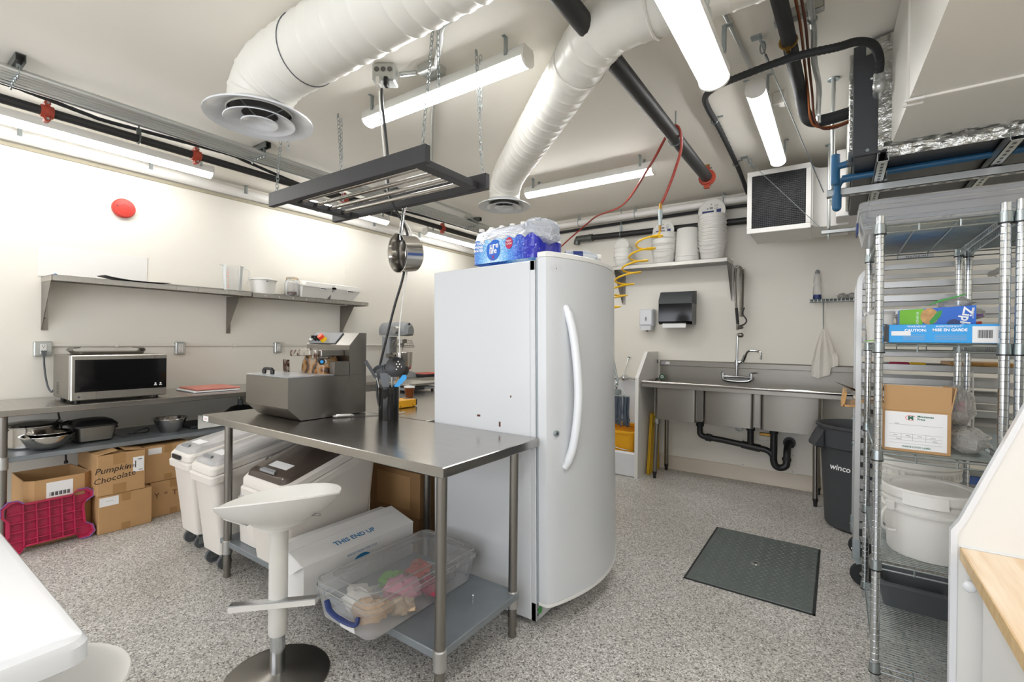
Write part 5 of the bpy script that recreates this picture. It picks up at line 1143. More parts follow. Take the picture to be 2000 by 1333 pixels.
# ================================================================ fridge (leans back a little)
FR = (-1.158, 1.912, 0)
t = thing('upright_fridge', 'tall white upright fridge with curved door beside the table', 'fridge', FR, rot=(0, radians(-1.15), 0), local=True)
W_, D_, H_ = .80, .64, 1.758
ob('cabinet', MB().box(-D_ - .03, -.03, 0, W_, .03, H_, .006), 'fridge', t)
m = MB(); m.box(-.032, -.004, 0, .03, .03, H_, .003); m.box(-.032, -.004, W_ - .03, W_, .03, H_, .003); m.box(-.032, -.004, 0, W_, H_ - .05, H_, .003); m.box(-.032, -.004, 0, W_, .03, .12, .003); ob('front_frame', m, 'fridge', t)
ob('inner_liner', MB().box(-.036, -.026, .03, W_ - .03, .12, H_ - .05), 'black', t)
for z in (.32, .62, .9, 1.18, 1.5): ob('door_shelf_end', MB().box(-.02, .008, .02, .034, z, z + .07, .003), 'bluegrey', t)
def doorpl(z, e=0, w0=.012, yy=0):
    out = [(w0 - e * 0, -e + yy)]; pts = []
    Y0, Y1 = .0, W_ + .005
    n = 16
    pts.append((w0, Y0 - e)); pts.append((w0 + .045, Y0 - e))
    for i in range(n + 1):
        s = i / n; y = Y0 + .022 + (Y1 - Y0 - .044) * s; x = w0 + .062 + .085 * (1 - (2 * s - 1) ** 2) + e; pts.append((x, y))
    pts.append((w0 + .045, Y1 + e)); pts.append((w0, Y1 + e))
    return [(x, y, z) for x, y in pts]
d = ob('door', MB().loft([doorpl(.135), doorpl(1.768)]), 'fridge', t)
ob('door_top_trim', MB().loft([doorpl(1.769, .002), doorpl(1.79, .002), doorpl(1.794, -.004)]), 'white', d)
ob('door_bottom_trim', MB().loft([doorpl(.115, -.002), doorpl(.118, .003), doorpl(.134, .003)]), 'white', d)
m = MB(); m.box(-.002, .0105, .004, .016, .12, 1.77, .002); m.box(-.002, .0105, W_ - .016, W_ - .004, .12, 1.77, .002); ob('gasket', m, 'gasket', d)
hy = .105
P = smooth([(.098, hy, 1.54), (.118, hy + .004, 1.50), (.14, hy + .012, 1.40), (.158, hy + .02, 1.22), (.16, hy + .02, 1.05), (.142, hy + .008, .88), (.118, hy - .005, .79), (.098, hy - .012, .755)], 6)
ob('handle', MB().tube(P, [.010] + [.017] * 5 + [.021] * (len(P) - 12) + [.017] * 5 + [.009], 12), 'white_gl', d)
lk = ob('lock', MB().cyl((.064, .045, .93), (.094, .04, .93), .014, 16), 'zinc', d); ob('keyhole', MB().cyl((.0935, .04, .93), (.0955, .04, .93), .006, 8), 'black', lk)
ob('emblem', MB().sph((.112, .655, 1.62), .016, 12, 6, sx=.2, sy=1.1, sz=.7), 'dgrey', d)
m = MB()
for i in range(26):
    a = i * 2.4; r = .006 * math.sqrt(i); y = .05 + r * cos(a) * 1.2; m.sph((.012 + .062 + .085 * (1 - (2 * max(0, (y - .022)) / .761 - 1) ** 2) + .0005, y, 1.715 + r * sin(a) * .6), .0014 if i else .004, 5, 4, sx=.3)
ob('chip_marks', m, 'copper_dk', d)
m = MB(); m.cyl((-.004, .032, .075), (.0, .032, .075), .016, 14); ob('tag', m, 'green', t)
m = MB()
for z in (.06, .085): m.cyl((-.004, .014, z), (-.002, .014, z), .006, 8)
ob('screws', m, 'dgrey', t)
for x in (-.08, -.62):
    for y in (.07, W_ - .07): ob('foot', MB().lathe([(0, .003), (.022, .003), (.024, .012), (.01, .018), (.01, .034), (0, .034)], 12, (x, y, 0)), 'off_white', t)
m = MB(); m.box(-.36, -.34, -.0012, 0, .98, .99); m.box(-.22, -.21, -.0012, 0, .94, .965); m.box(-.15, -.143, -.0012, 0, 1.09, 1.1); ob('scuff_marks', m, 'copper_dk', t)

# ================================================================ pack of water bottles on the fridge
zt = 1.7725; X0, X1, Y0, Y1 = -1.615, -1.215, 1.955, 2.215
t = thing('water_pack', 'shrink wrapped blue pack of water bottles on the fridge', 'water pack', (-1.40, 2.08, zt))
nb = 0
bot = None
for i in range(6):
    for j in range(4):
        x = X0 + .033 + i * .0667; y = Y0 + .033 + j * .065
        z0 = zt + .0045 + (x + 1.4) * .02
        if bot is None:
            b0 = MB().lathe([(0, 0), (.028, 0), (.0315, .006), (.0315, .11), (.029, .125), (.018, .155), (.0135, .165), (.0135, .175)], 16); b0.lathe([(0, .192), (.0145, .190), (.0155, .176), (.0155, .172)], 14)
            bot = ob('bottle', b0, 'water', t); bot.location = (x + 1.40, y - 2.08, z0 - zt); first = bot
            cap = ob('cap', MB().lathe([(0, .1935), (.0145, .192), (.0158, .177), (.0135, .175)], 14), 'white_plast', None); cap.parent = bot
        else:
            c = bot.copy(); COL.objects.link(c); c.location = (x + 1.40, y - 2.08, z0 - zt); k = cap.copy(); COL.objects.link(k); k.parent = c
def filmring(z, e, wob):
    pts = []
    R_ = rrect(X0 - e, X1 + e, Y0 - e, Y1 + e, .03, z, 5)
    # densify
    for a, b in zip(R_, R_[1:] + R_[:1]):
        L = (V(a) - V(b)).length; k = max(1, int(L / .02))
        for q in range(k): pts.append(V(a).lerp(V(b), q / k))
    out = []
    for p in pts:
        s = (p.x * 47 + p.y * 31); out.append(V(p.x, p.y, p.z + (p.x + 1.4) * .02 + wob * (abs(sin((p.x - X0) / .0667 * pi)) - .5) * .03) + V(sin(s * 1.3), cos(s), 0) * .0015)
    return out
ob('printed_film', MB().loft([filmring(zt + .004, .002, 0), filmring(zt + .06, .003, 0), filmring(zt + .118, .003, .8)], False), 'filmprint', t)
ob('clear_film', MB().loft([filmring(zt + .119, .003, .8), filmring(zt + .15, -.004, 1.2), filmring(zt + .178, -.02, .9)], False), 'filmc', t)
yf = Y0 - .0075
bd = ob('badge', MB().prism([(-1.475 + .043 * cos(a) + (.012 if sin(a) > .7 else 0), zt + .065 + .054 * sin(a)) for a in [2 * pi * i / 28 for i in range(28)]], 'y', yf, yf + .002), 'blue', t)
text('ure', .042, (-1.468, yf - .001, zt + .088), (1, 0, .05), (0, 0, 1), 'ink_white', bd, 'lettering', bold=.0008); text('life', .042, (-1.474, yf - .001, zt + .06), (1, 0, .05), (0, 0, 1), 'ink_white', bd, 'lettering', bold=.0008)
text('X', .035, (-1.474, yf - .001, zt + .027), (1, 0, .1), (0, 0, 1), 'magenta', bd, 'mark')
pk = ob('flash', MB().prism([(-1.375 + .022 * cos(a), zt + .092 + .03 * sin(a)) for a in [2 * pi * i / 20 for i in range(20)]], 'y', yf, yf + .002), 'magenta', t); text('NEW\nLOOK', .014, (-1.375, yf - .001, zt + .095), (1, 0, 0), (0, 0, 1), 'ink_white', pk)
text('NATURAL\nSPRING\nWATER', .019, (-1.573, yf + .001, zt + .088), (1, 0, 0), (0, 0, 1), 'ink_white', t, bold=.0005)
m = MB().sph((-1.25, 2.06, zt + .15), .085, 18, 12, sx=1.0, sy=1.4, sz=.8, jit=.13); ob('torn_film', m, 'filmc', t)
o = V(-1.165, 2.12, zt + .045); Md = V(.35, .93, 0).to_track_quat('Z', 'Y').to_matrix()
t2 = thing('water_bottle', 'loose water bottle lying on the fridge beside the pack', 'bottle', tuple(o)); Md = V(.8, .6, 0).normalized().to_track_quat('Z', 'Y').to_matrix(); o = V(-1.20, 2.22, zt + .048)
ob('bottle', MB().lathe([(0, 0), (.028, 0), (.0315, .006), (.0315, .11), (.029, .125), (.018, .155), (.0135, .165), (0, .175)], 18, o, Md), 'water', t2); ob('label_band', MB().lathe([(.0318, .04), (.032, .042), (.032, .09), (.0318, .092)], 18, o, Md), 'navy', t2); ob('cap', MB().lathe([(0, .193), (.0148, .192), (.0158, .172), (0, .170)], 14, o, Md), 'white_plast', t2)

# ================================================================ sink
t = thing('three_bowl_sink', 'long steel three bowl sink with backsplash on the back wall', 'sink', (-.75, 4.9, 0))
xs = (-1.605, .30); yf = 4.62; zr = .985
m = MB()
m.tube([(xs[0], yf, zr - .012), (xs[1], yf, zr - .012)], .016, 12); m.tube([(xs[0] + .01, yf, zr - .012), (xs[0] + .01, 5.12, zr - .012)], .015, 10); ob('rolled_rim', m, 'polish', t)
m = MB(); m.box(xs[0], xs[1], yf - .002, yf + .004, zr - .062, zr - .02, .001); m.box(xs[0], xs[1], yf, 4.72, zr - .05, zr - .045); ob('apron', m, 'steel_br', t)
B = ((-1.505, -1.105), (-1.045, -.612), (-.562, -.10))
def deck(mb, x0, x1, y0, y1): mb.box(x0, x1, y0, y1, zr - .048, zr - .043)
m = MB(); deck(m, xs[0], xs[1], yf, 4.72); deck(m, xs[0], xs[1], 5.08, 5.17); e = [xs[0]] + [v for b in B for v in b] + [xs[1]]
for i in range(0, 8, 2): deck(m, e[i], e[i + 1], 4.72, 5.08)
ob('deck', m, 'steel_br', t)
for x0, x1 in B:
    m = MB(); o_ = rrect(x0, x1, 4.715, 5.085, .03, zr - .045); b_ = rrect(x0, x1, 4.715, 5.085, .035, .60); i1 = rrect(x0 + .004, x1 - .004, 4.719, 5.081, .03, .606); i2 = rrect(x0 + .004, x1 - .004, 4.719, 5.081, .03, zr - .045)
    m.loft([o_, b_, i1, i2], False)
    n = len(o_); m.add(b_ + rrect(x0 + .06, x1 - .06, 4.78, 5.02, .03, .598), [(i, (i + 1) % n, n + (i + 1) % n, n + i) for i in range(n)] + [tuple(range(n, 2 * n))]); m.add(i1, [tuple(range(n))])
    ob('bowl', m, 'steel_br', t)
for x in (-1.075, -.587): ob('bowl_gap_panel', MB().box(x - .03, x + .03, 4.717, 4.722, .615, zr - .05), 'steel_dk', t)
for a in B:
    for x in a: ob('corner_seam', MB().tube([(x, 4.7135, .63), (x, 4.7135, zr - .06)], .0035, 6), 'alu', t)
m = MB(); m.prism([(5.165, zr - .048), (5.165, 1.118), (5.150, 1.122), (5.150, 1.168), (5.158, 1.178), (5.195, 1.178), (5.195, zr - .048)], 'x', xs[0] + .01, xs[1]); ob('backsplash', m, 'steel_br', t)
ob('maker_plate', MB().box(-1.575, -1.49, 5.1485, 5.1505, 1.135, 1.16), 'paper', t); m = MB(); m.box(-1.57, -1.53, 5.148, 5.149, 1.15, 1.156); m.box(-1.57, -1.535, 5.148, 5.149, 1.14, 1.145); ob('plate_print', m, 'navy', t)
for x, y, sx, sy in ((-1.49, 4.745, -.012, -.02), (-.145, 4.745, .005, -.02), (-1.49, 5.07, -.01, .04), (-.145, 5.07, .015, .05)):
    l = ob('leg', MB().cyl((x + sx, y + sy, .055), (x, y, .60), .0205, 14), 'steel_dk', t); ob('foot', MB().lathe([(0, 0), (.014, 0), (.016, .035), (.021, .05), (.0215, .07), (0, .07)], 12, (x + sx, y + sy, 0)), 'black', l); ob('socket', MB().cyl((x - sx * .1, y - sy * .1, .55), (x, y, .602), .024, 14), 'alu', l)
# drains
t = thing('drain_pipe', 'black plastic drain pipes and trap under the sink', 'pipe', (-.7, 4.95, .3)); r = .028; y = 4.93
m = MB(); m.tube(smooth([(-1.12, y, .595), (-1.12, y, .50), (-1.11, y, .455), (-1.05, y, .435), (-.9, y, .425), (-.675, y, .40), (-.54, y, .385), (-.495, y, .36), (-.475, y, .33)], 6), r, 14); ob('main_run', m, 'black', t)
m = MB(); m.cyl((-.665, y, .595), (-.665, y, .40), r, 14); m.cyl((-.74, y, .408), (-.58, y, .39), r * 1.25, 14); ob('tee', m, 'black', t)
m = MB(); m.tube(smooth([(-.472, y, .595), (-.472, y, .40), (-.472, y, .30), (-.455, y, .25), (-.415, y + .01, .235), (-.375, y + .02, .26), (-.37, y + .03, .32), (-.37, y + .06, .385), (-.37, y + .13, .42), (-.365, 5.19, .43)], 7), r * 1.08, 16); ob('trap', m, 'black', t)
for a, b in (((-1.12, y, .595), (-1.12, y, .54)), ((-.665, y, .595), (-.665, y, .55)), ((-.472, y, .595), (-.472, y, .545)), ((-1.06, y, .437), (-1.01, y, .432)), ((-.372, y + .022, .30), (-.37, y + .03, .33)), ((-.368, y + .15, .424), (-.366, y + .19, .428))): ob('slip_nut', MB().cyl(a, b, r * 1.32, 14), 'rubber', t)
m = MB(); m.cyl((-.366, 5.16, .43), (-.366, 5.198, .43), .052, 20); ob('wall_escutcheon', m, 'black', t)
m = MB(); m.lathe([(0, .001), (.03, .001), (.04, -.01), (.015, -.03), (0, -.03)], 20, (-.80, 5.197, .525), Matrix.Rotation(pi / 2, 3, 'X')); single('shutoff_valve', m.xf(Matrix.Translation((0, -.035, 0))), 'chrome', 'chrome escutcheon on the wall behind the sink pipes', 'valve')
single('gas_valve', MB().box(-.62, -.50, 5.17, 5.196, .468, .50, .006).cyl((-.51, 5.18, .49), (-.51, 5.18, .535), .012, 8), 'brass', 'small brass valve on wall behind the sink pipes', 'valve')
# faucet
t = thing('prerinse_faucet', 'chrome pre-rinse faucet with spring hose over the sink', 'faucet', (-.82, 5.12, 1.0))
y = 5.105
m = MB(); m.tube([(-.945, y, 1.035), (-.69, y, 1.035)], .014, 12); m.tube(smooth([(-.945, y, 1.035), (-.93, y, 1.0), (-.82, y, .99), (-.71, y, 1.0), (-.69, y, 1.035)], 6), .014, 10); ob('body', m, 'chrome', t)
for x in (-.945, -.69): m = MB(); m.cyl((x, y, 1.01), (x, y, 1.075), .017, 12); m.cyl((x, y, 1.05), (x, 5.165, 1.05), .02, 12); m.tube([(x, y, 1.08), (x + (.05 if x > -.8 else -.02), y - .03, 1.085)], .007, 8); ob('tap', m, 'chrome', t)
m = MB(); m.cyl((-.822, y, 1.035), (-.815, y, 1.46), .0115, 12); m.cyl((-.82, y, 1.15), (-.82, y, 1.2), .02, 12); ob('riser', m, 'chrome', t)
m = MB(); m.tube(smooth([(-.82, y, 1.18), (-.76, y - .04, 1.19), (-.735, y - .07, 1.24), (-.715, y - .09, 1.285), (-.68, y - .12, 1.30), (-.60, y - .18, 1.295), (-.585, y - .19, 1.27), (-.585, y - .19, 1.22)], 6), .0105, 10); m.cyl((-.77, y - .03, 1.19), (-.74, y - .05, 1.26), .012, 8); ob('swing_spout', m, 'chrome', t)
m = MB(); m.cyl((-.815, y, 1.45), (-.79, y, 1.455), .018, 12); m.sph((-.785, y, 1.45), .025, 12, 8); m.cyl((-.815, y, 1.5), (-.815, y, 1.56), .014, 10); m.sph((-.79, y - .01, 1.525), .03, 12, 8, sz=.55); ob('spray_valve', m, 'steel_dk', t)
m = MB(); m.cyl((-.815, y, 1.56), (-.83, y, 1.72), .014, 10); m.tube(smooth([(-.80, y, 1.54), (-.75, y - .02, 1.56), (-.735, y - .02, 1.60), (-.77, y - .02, 1.66), (-.755, y - .02, 1.72)], 5), .007, 8); ob('spray_handle', m, 'black', t)
m = MB(); m.tube(smooth([(-.83, y, 1.72), (-.845, y, 1.95), (-.845, y, 2.08), (-.83, y, 2.125), (-.80, y, 2.12), (-.785, y, 2.05), (-.785, y, 1.7)], 8), .011, 10); ob('hose', m, 'steel_dk', t)
P = []; n = 44
for i in range(n * 8): a = 2 * pi * i / 8; z = 2.10 - (.47) * i / (n * 8); P.append((-.785 + .022 * cos(a), y + .022 * sin(a), z))
ob('spring', MB().tube(P, .0028, 5), 'steel_dk', t)
m = MB(); m.tube([(-.832, y - .01, 2.145) + V(.02 * cos(a), 0, .02 * sin(a)) if 0 else V(-.832 + .02 * cos(a), y - .012, 2.14 + .02 * sin(a)) for a in [2 * pi * i / 16 for i in range(16)]], .003, 5, closed=True); ob('hang_ring', m, 'chrome', t)
o = V(-1.545, 5.07, 1.0); t = thing('scrub_brush', 'small green tape roll on the left sink corner', 'tape roll', tuple(o)); ob('roll', MB().lathe([(.016, -.01), (.03, -.01), (.03, .01), (.016, .01), (.016, -.01)], 20, o, Matrix.Rotation(radians(80), 3, 'X') @ Matrix.Rotation(.4, 3, 'Y')), 'dkgreen', t); ob('core', MB().lathe([(.010, -.0105), (.0165, -.0105), (.0165, .0105), (.010, .0105), (.01, -.0105)], 20, o, Matrix.Rotation(radians(80), 3, 'X') @ Matrix.Rotation(.4, 3, 'Y')), 'paper', t)
# ================================================================ back wall shelf, buckets, dispensers
def back_shelf():
    x0, x1, zt, y0 = -2.15, -.88, 2.20, 4.90
    t = thing('wall_shelf', 'steel wall shelf with white buckets above the sink', 'shelf', (-1.5, YB, zt - .4))
    m = MB(); m.box(x0, x1, y0, YB - .003, zt - .004, zt, .001); m.box(x0, x1, y0, y0 + .004, zt - .04, zt, .001); m.box(x0, x0 + .004, y0, YB, zt - .04, zt - .001); m.box(x1 - .004, x1, y0, YB, zt - .04, zt - .001); m.box(x0, x1, YB - .005, YB - .001, zt - .03, zt + .04, .001); ob('shelf_board', m, 'steel', t)
    for x in (x0 + .10, x1 - .012):
        m = MB(); m.prism([(YB - .003, zt - .042), (y0 + .03, zt - .042), (YB - .02, zt - .38), (YB - .003, zt - .39)], 'x', x, x + .004); m.box(x, x + .035, YB - .006, YB - .002, zt - .40, zt - .042); ob('bracket', m, 'steel_dk', t)
back_shelf()
def bucket(label, x, y, z, r0, r1, h, mat='white_plast', bail=True, group=None, inv=False, band=None):
    t = thing('bucket', label, 'bucket', (x, y, z), local=True, group=group); w_ = .003
    pr = [(0, .002), (r0, .002), (r0 + .002, .006), (r1, h - .06), (r1 + .007, h - .058), (r1 + .007, h - .05), (r1 + .002, h - .048), (r1 + .003, h - .006), (r1 + .009, h - .004), (r1 + .009, h), (r1 - .001, h), (r1 - w_ - .002, h - .05), (r0 - w_, .008), (0, .008)]
    if inv: pr = [(r, h - z_) for r, z_ in pr]
    ob('body', MB().lathe(pr, 40), mat, t)
    if bail:
        m = MB(); rr = r1 + .012; pts = [V(rr * cos(a), rr * sin(a) * .55 - .0 - .02 * sin(a), h - .055 - rr * .55 * sin(a)) for a in [pi + pi * i / 14 for i in range(15)]]
        pts = [V(p.x, -abs(rr * .98 * math.sqrt(max(0, 1 - (p.x / rr) ** 2))), h - .055 - .09 * math.sqrt(max(0, 1 - (p.x / rr) ** 2))) for p in pts]
        m.tube(pts, .003, 6); m.cyl((-rr - .002, 0, h - .055), (-rr + .012, 0, h - .055), .008, 8); m.cyl((rr + .002, 0, h - .055), (rr - .012, 0, h - .055), .008, 8); ob('bail', m, 'white_plast', t)
    if band: ob('print_band', MB().lathe([(r1 - .002, h * .62), (r1 + .001, h * .63), (r1 + .0015, h * .75), (r1 - .001, h * .76)], 40, a0=pi * 1.5, a1=pi * 1.9), band, t)
    return t
def lid_disc(label, c, r, tilt, prints=None, group=None):
    t = thing('pail_cover', label, 'cover', c, rot=(tilt, 0, 0), local=True)
    Mf = Matrix.Rotation(pi / 2, 3, 'X')
    ob('disc', MB().lathe([(0, .004), (r - .012, .004), (r - .006, .010), (r, .009), (r, -.006), (r - .004, -.006), (r - .006, .0), (0, -.001)], 40, M=Mf), 'white_plast', t)
    if prints:
        m = MB(); m.box(-r * .7, r * .15, -.0062, -.0055, -.03, .005); m.box(r * .35, r * .68, -.0062, -.0055, -.02, .015); ob('blue_band', m, 'navy', t)
        m = MB(); m.box(-.045, -.033, -.0062, -.0055, .02, .035); m.box(-.02, .01, -.0062, -.0055, .02, .042)
        for i in range(4): m.box(.025, .06, -.0062, -.0055, .02 + i * .012, .024 + i * .012)
        m.box(-.01, .0, -.0062, -.0055, .062, .075); ob('print', m, 'ink_gy', t)
    return t
zs = 2.2015; yb = 5.035
bucket('small white bucket at the left end of back shelf', -1.985, yb, zs, .078, .094, .17, group='buckets on the back shelf')
bucket('small white bucket nested in the left end one', -1.985, yb, zs + .045, .078, .094, .17, group='buckets on the back shelf')
lid_disc('plain white round cover standing behind the small left bucket', (-1.985, yb - .045, zs + .235), .085, radians(-8))
z = zs
for k, (lab, bd) in enumerate((('lowest white bucket of the stack behind the yellow coil', None), ('middle white bucket of the stack behind the yellow coil', None), ('top bucket with green band in the stack behind the yellow coil', 'green'))):
    bucket(lab, -1.53, yb, z, .10, .122, .20, group='buckets on the back shelf', band=bd, mat='white_plast'); z += .062
lid_disc('white round cover with blue print standing in the banded bucket', (-1.53, yb - .03, z + .225 - .062), .112, radians(-6), True)
bucket('upturned plain white bucket on the back shelf', -1.29, yb, zs, .105, .118, .345, bail=False, inv=True, group='buckets on the back shelf')
z = zs
for k in range(8):
    bucket('lowest bucket in the tallest stack on the back shelf' if k == 0 else 'white bucket nested in the tallest stack on the back shelf', -1.05, yb, z, .10, .122, .20, group='buckets in the tallest stack'); z += .036
lid_disc('white round cover with printed label standing on the tallest bucket stack', (-1.05, yb - .03, z + .20), .128, radians(-6), True)
t = thing('paper_towel_dispenser', 'smoky black paper towel dispenser on the back wall', 'dispenser', (-1.4, YB, 1.54))
x0, x1, z0, z1 = -1.565, -1.225, 1.56, 1.915
ob('back', MB().box(x0 + .01, x1 - .01, YB - .03, YB, z0, z1 - .01, .004), 'black', t)
ob('cover', MB().prism([(YB - .03, z1), (YB - .15, z1 - .012), (YB - .215, z1 - .10), (YB - .22, z0 + .03), (YB - .19, z0), (YB - .03, z0)], 'x', x0, x1), 'black_gl', t)
ob('top_band', MB().prism([(YB - .03, z1 + .001), (YB - .151, z1 - .011), (YB - .2165, z1 - .099), (YB - .2185, z1 - .14), (YB - .03, z1 - .14)], 'x', x0 - .001, x1 + .001), 'dark_gy', t)
ob('paper', MB().slab([(x0 + .04, YB - .205, z0 + .008), (x1 - .06, YB - .205, z0 + .008), (x1 - .06, YB - .212, z0 - .036), (x0 + .04, YB - .212, z0 - .036)], (0, .004, 0)), 'paper', t)
t = thing('soap_dispenser', 'pale grey soap dispenser on the wall left of towels', 'dispenser', (-1.74, YB, 1.49))
ob('body', MB().loft([[(x, YB, z) for x, z in ((-1.81, 1.55), (-1.665, 1.55), (-1.665, 1.73), (-1.81, 1.73))], [(x, YB - .09, z) for x, z in ((-1.815, 1.55), (-1.66, 1.55), (-1.66, 1.735), (-1.815, 1.735))], [(x, YB - .11, z) for x, z in ((-1.80, 1.565), (-1.675, 1.565), (-1.675, 1.72), (-1.80, 1.72))]]), 'white_gl', t)
ob('push_bar', MB().loft([rrect(-1.80, -1.675, YB - .115, YB, .02, 1.50), rrect(-1.80, -1.675, YB - .12, YB, .02, 1.548)]), 'white_gl', t); ob('window', MB().sph((-1.737, YB - .11, 1.625), .011, 12, 8, sy=.3, sz=2.2), 'grey', t); ob('nozzle', MB().cyl((-1.737, YB - .06, 1.50), (-1.737, YB - .06, 1.488), .01, 10), 'dgrey', t)
# ================================================================ little wire shelf, bottle, towel
t = thing('wire_wall_shelf', 'small white wire shelf on the back wall right of sink', 'shelf', (0, 5.12, 1.74)); m = MB()
for y in (5.02, 5.045, 5.07, 5.095, 5.12, 5.145, 5.17, 5.19): m.cyl((-.215, y, 1.772), (.35, y, 1.772), .0028, 6)
for x in range(20): m.cyl((-.21 + x * .029, 5.02, 1.768), (-.21 + x * .029, 5.195, 1.768), .002, 5); m.cyl((-.21 + x * .029, 5.018, 1.745), (-.21 + x * .029, 5.018, 1.772), .002, 5)
m.cyl((-.215, 5.018, 1.745), (.35, 5.018, 1.745), .003, 6); ob('wires', m, 'zinc', t)
for x in (-.11, .25): ob('support_arm', MB().tube([(x, 5.03, 1.768), (x, 5.06, 1.74), (x, 5.195, 1.55)], .004, 6), 'grey', t)
o = V(-.158, 5.11, 1.776); t = thing('squeeze_bottle', 'clear spray bottle with blue base on the wire shelf', 'bottle', tuple(o))
ob('bottle', MB().lathe([(0, .045), (.032, .045), (.034, .06), (.033, .11), (.027, .135), (.031, .16), (.028, .2), (.02, .23), (.018, .24), (0, .24)], 24, o), 'clearlid', t); ob('liquid', MB().lathe([(0, .001), (.031, .001), (.0335, .008), (.033, .044), (0, .044)], 24, o), 'navy', t); ob('cap', MB().lathe([(0, .275), (.01, .272), (.018, .26), (.021, .24), (0, .24)], 16, o), 'grey', t)
for i, x in enumerate((.03, .10)): single('plastic_bag', MB().sph((x, 5.1, 1.80), .04, 12, 8, sz=.6, jit=.2), 'bag', ('small clear plastic bag on the wire shelf by the bottle', 'second clear plastic bag on the wire shelf, nearer the rack')[i], 'bag')
t = thing('dish_towel', 'off white cloth hanging from a hook under the wire shelf', 'towel', (-.1, 5.08, 1.1))
v = []; f = []; n = 20; K = 14
for j in range(K + 1):
    s = j / K; z = 1.52 - .41 * s
    for i in range(n + 1):
        u_ = i / n; wdt = .012 + .15 * min(1, s * 1.25) ** .8; x = -.105 + (u_ - .45) * wdt * 2 * .62
        y = 5.10 + .014 * sin(u_ * 17) * min(1, s * 2) - .01 * s; zz = z - (.05 * (1 - abs(u_ - .25) * 1.6) * s if s > .5 else 0) + (.06 * s if u_ > .72 else 0) * (1 if s > .6 else 0)
        v.append((x, y, zz))
for j in range(K):
    for i in range(n): f.append((j * (n + 1) + i, (j + 1) * (n + 1) + i, (j + 1) * (n + 1) + i + 1, j * (n + 1) + i + 1))
m = MB().add(v, f); m.add([(a, b + .006, c) for a, b, c in v], [q[::-1] for q in f]); ob('cloth', m, 'towel', t); ob('hook', MB().tube(smooth([(-.105, 5.02, 1.765), (-.107, 5.06, 1.70), (-.107, 5.095, 1.60), (-.106, 5.10, 1.51)], 4), .004, 6), 'grey', t)

# ================================================================ mop corner
t = thing('mop_sink', 'white mop sink with tall side panel left of the big sink', 'mop sink', (-1.95, 4.9, 0))
ob('side_panel', MB().prism([(4.575, 0.001), (4.575, 1.01), (4.84, 1.268), (5.195, 1.268), (5.195, 0.001)], 'x', -1.652, -1.63), 'white_paint', t)
m = MB(); m.prism([(4.572, 0.001), (4.572, 1.012), (4.838, 1.27), (4.85, 1.262), (4.588, 1.008), (4.588, .001)], 'x', -1.66, -1.625); ob('edge_trim', m, 'white', t)
ob('clip', MB().box(-1.628, -1.622, 5.16, 5.175, 1.14, 1.18), 'dgrey', t)
m = MB(); m.box(-2.45, -1.654, 4.60, 4.66, .001, .245, .012); m.box(-2.45, -1.654, 5.14, 5.195, .001, .245, .01); m.box(-2.45, -2.40, 4.65, 5.15, .001, .245, .01); m.box(-1.70, -1.654, 4.65, 5.15, .001, .245, .01); m.box(-2.42, -1.68, 4.63, 5.16, .03, .05); ob('basin', m, 'white_gl', t); ob('wall_liner', MB().box(-2.45, -1.654, 5.19, 5.197, .245, .93), 'white_gl', t)
t = thing('mop_bucket', 'yellow mop bucket standing inside the mop sink', 'bucket', (-1.95, 4.87, .052)); z0 = .054
m = MB(); m.loft([rrect(-2.2, -1.745, 4.72, 5.02, .04, z0), rrect(-2.23, -1.715, 4.69, 5.05, .05, z0 + .36), rrect(-2.245, -1.703, 4.677, 5.063, .05, z0 + .362), rrect(-2.245, -1.703, 4.677, 5.063, .05, z0 + .385), rrect(-2.225, -1.72, 4.70, 5.045, .05, z0 + .385), rrect(-2.19, -1.755, 4.73, 5.01, .04, z0 + .01)]); ob('tub', m, 'yellow_bk', t); ob('raised_back', MB().box(-2.2, -1.72, 5.02, 5.04, z0 + .38, z0 + .42, .006), 'yellow_bk', t)
ob('bail', MB().tube(smooth([(-2.2, 4.68, z0 + .33), (-2.0, 4.66, z0 + .24), (-1.8, 4.665, z0 + .20), (-1.76, 4.675, z0 + .21)], 5), .004, 6), 'zinc', t); text('RN', .035, (-1.97, 4.6885, z0 + .22), (1, 0, 0), (0, 0, 1), 'ink_red', t)
t = thing('mop', 'grey string mop hanging upside over the yellow bucket', 'mop', (-1.9, 4.82, .44))
m = MB()
for i in range(34):
    x = -2.03 + .225 * (i / 33) + RN.uniform(-.004, .004); y = 4.80 + RN.uniform(-.025, .03); zz = .46 + RN.uniform(0, .05); m.tube([(x, y, .78), (x + RN.uniform(-.006, .006), y - .01, .62), (x + RN.uniform(-.01, .012), y, zz)], [.006, .0075, .008], 6)
ob('strings', m, 'mop', t, kind='stuff'); ob('fringe', MB().box(-2.03, -1.80, 4.785, 4.83, .53, .545, .004), 'mop', t)
m = MB(); m.cyl((-2.05, 4.80, .79), (-1.80, 4.80, .79), .008, 8); m.tube([(-2.02, 4.80, .79), (-1.96, 4.85, .93), (-1.83, 4.80, .79)], .006, 6); m.box(-2.0, -1.9, 4.79, 4.83, .80, .86, .01); m.cyl((-1.95, 4.85, .9), (-2.12, 4.95, 1.5), .012, 8); ob('clamp', m, 'zinc', t)
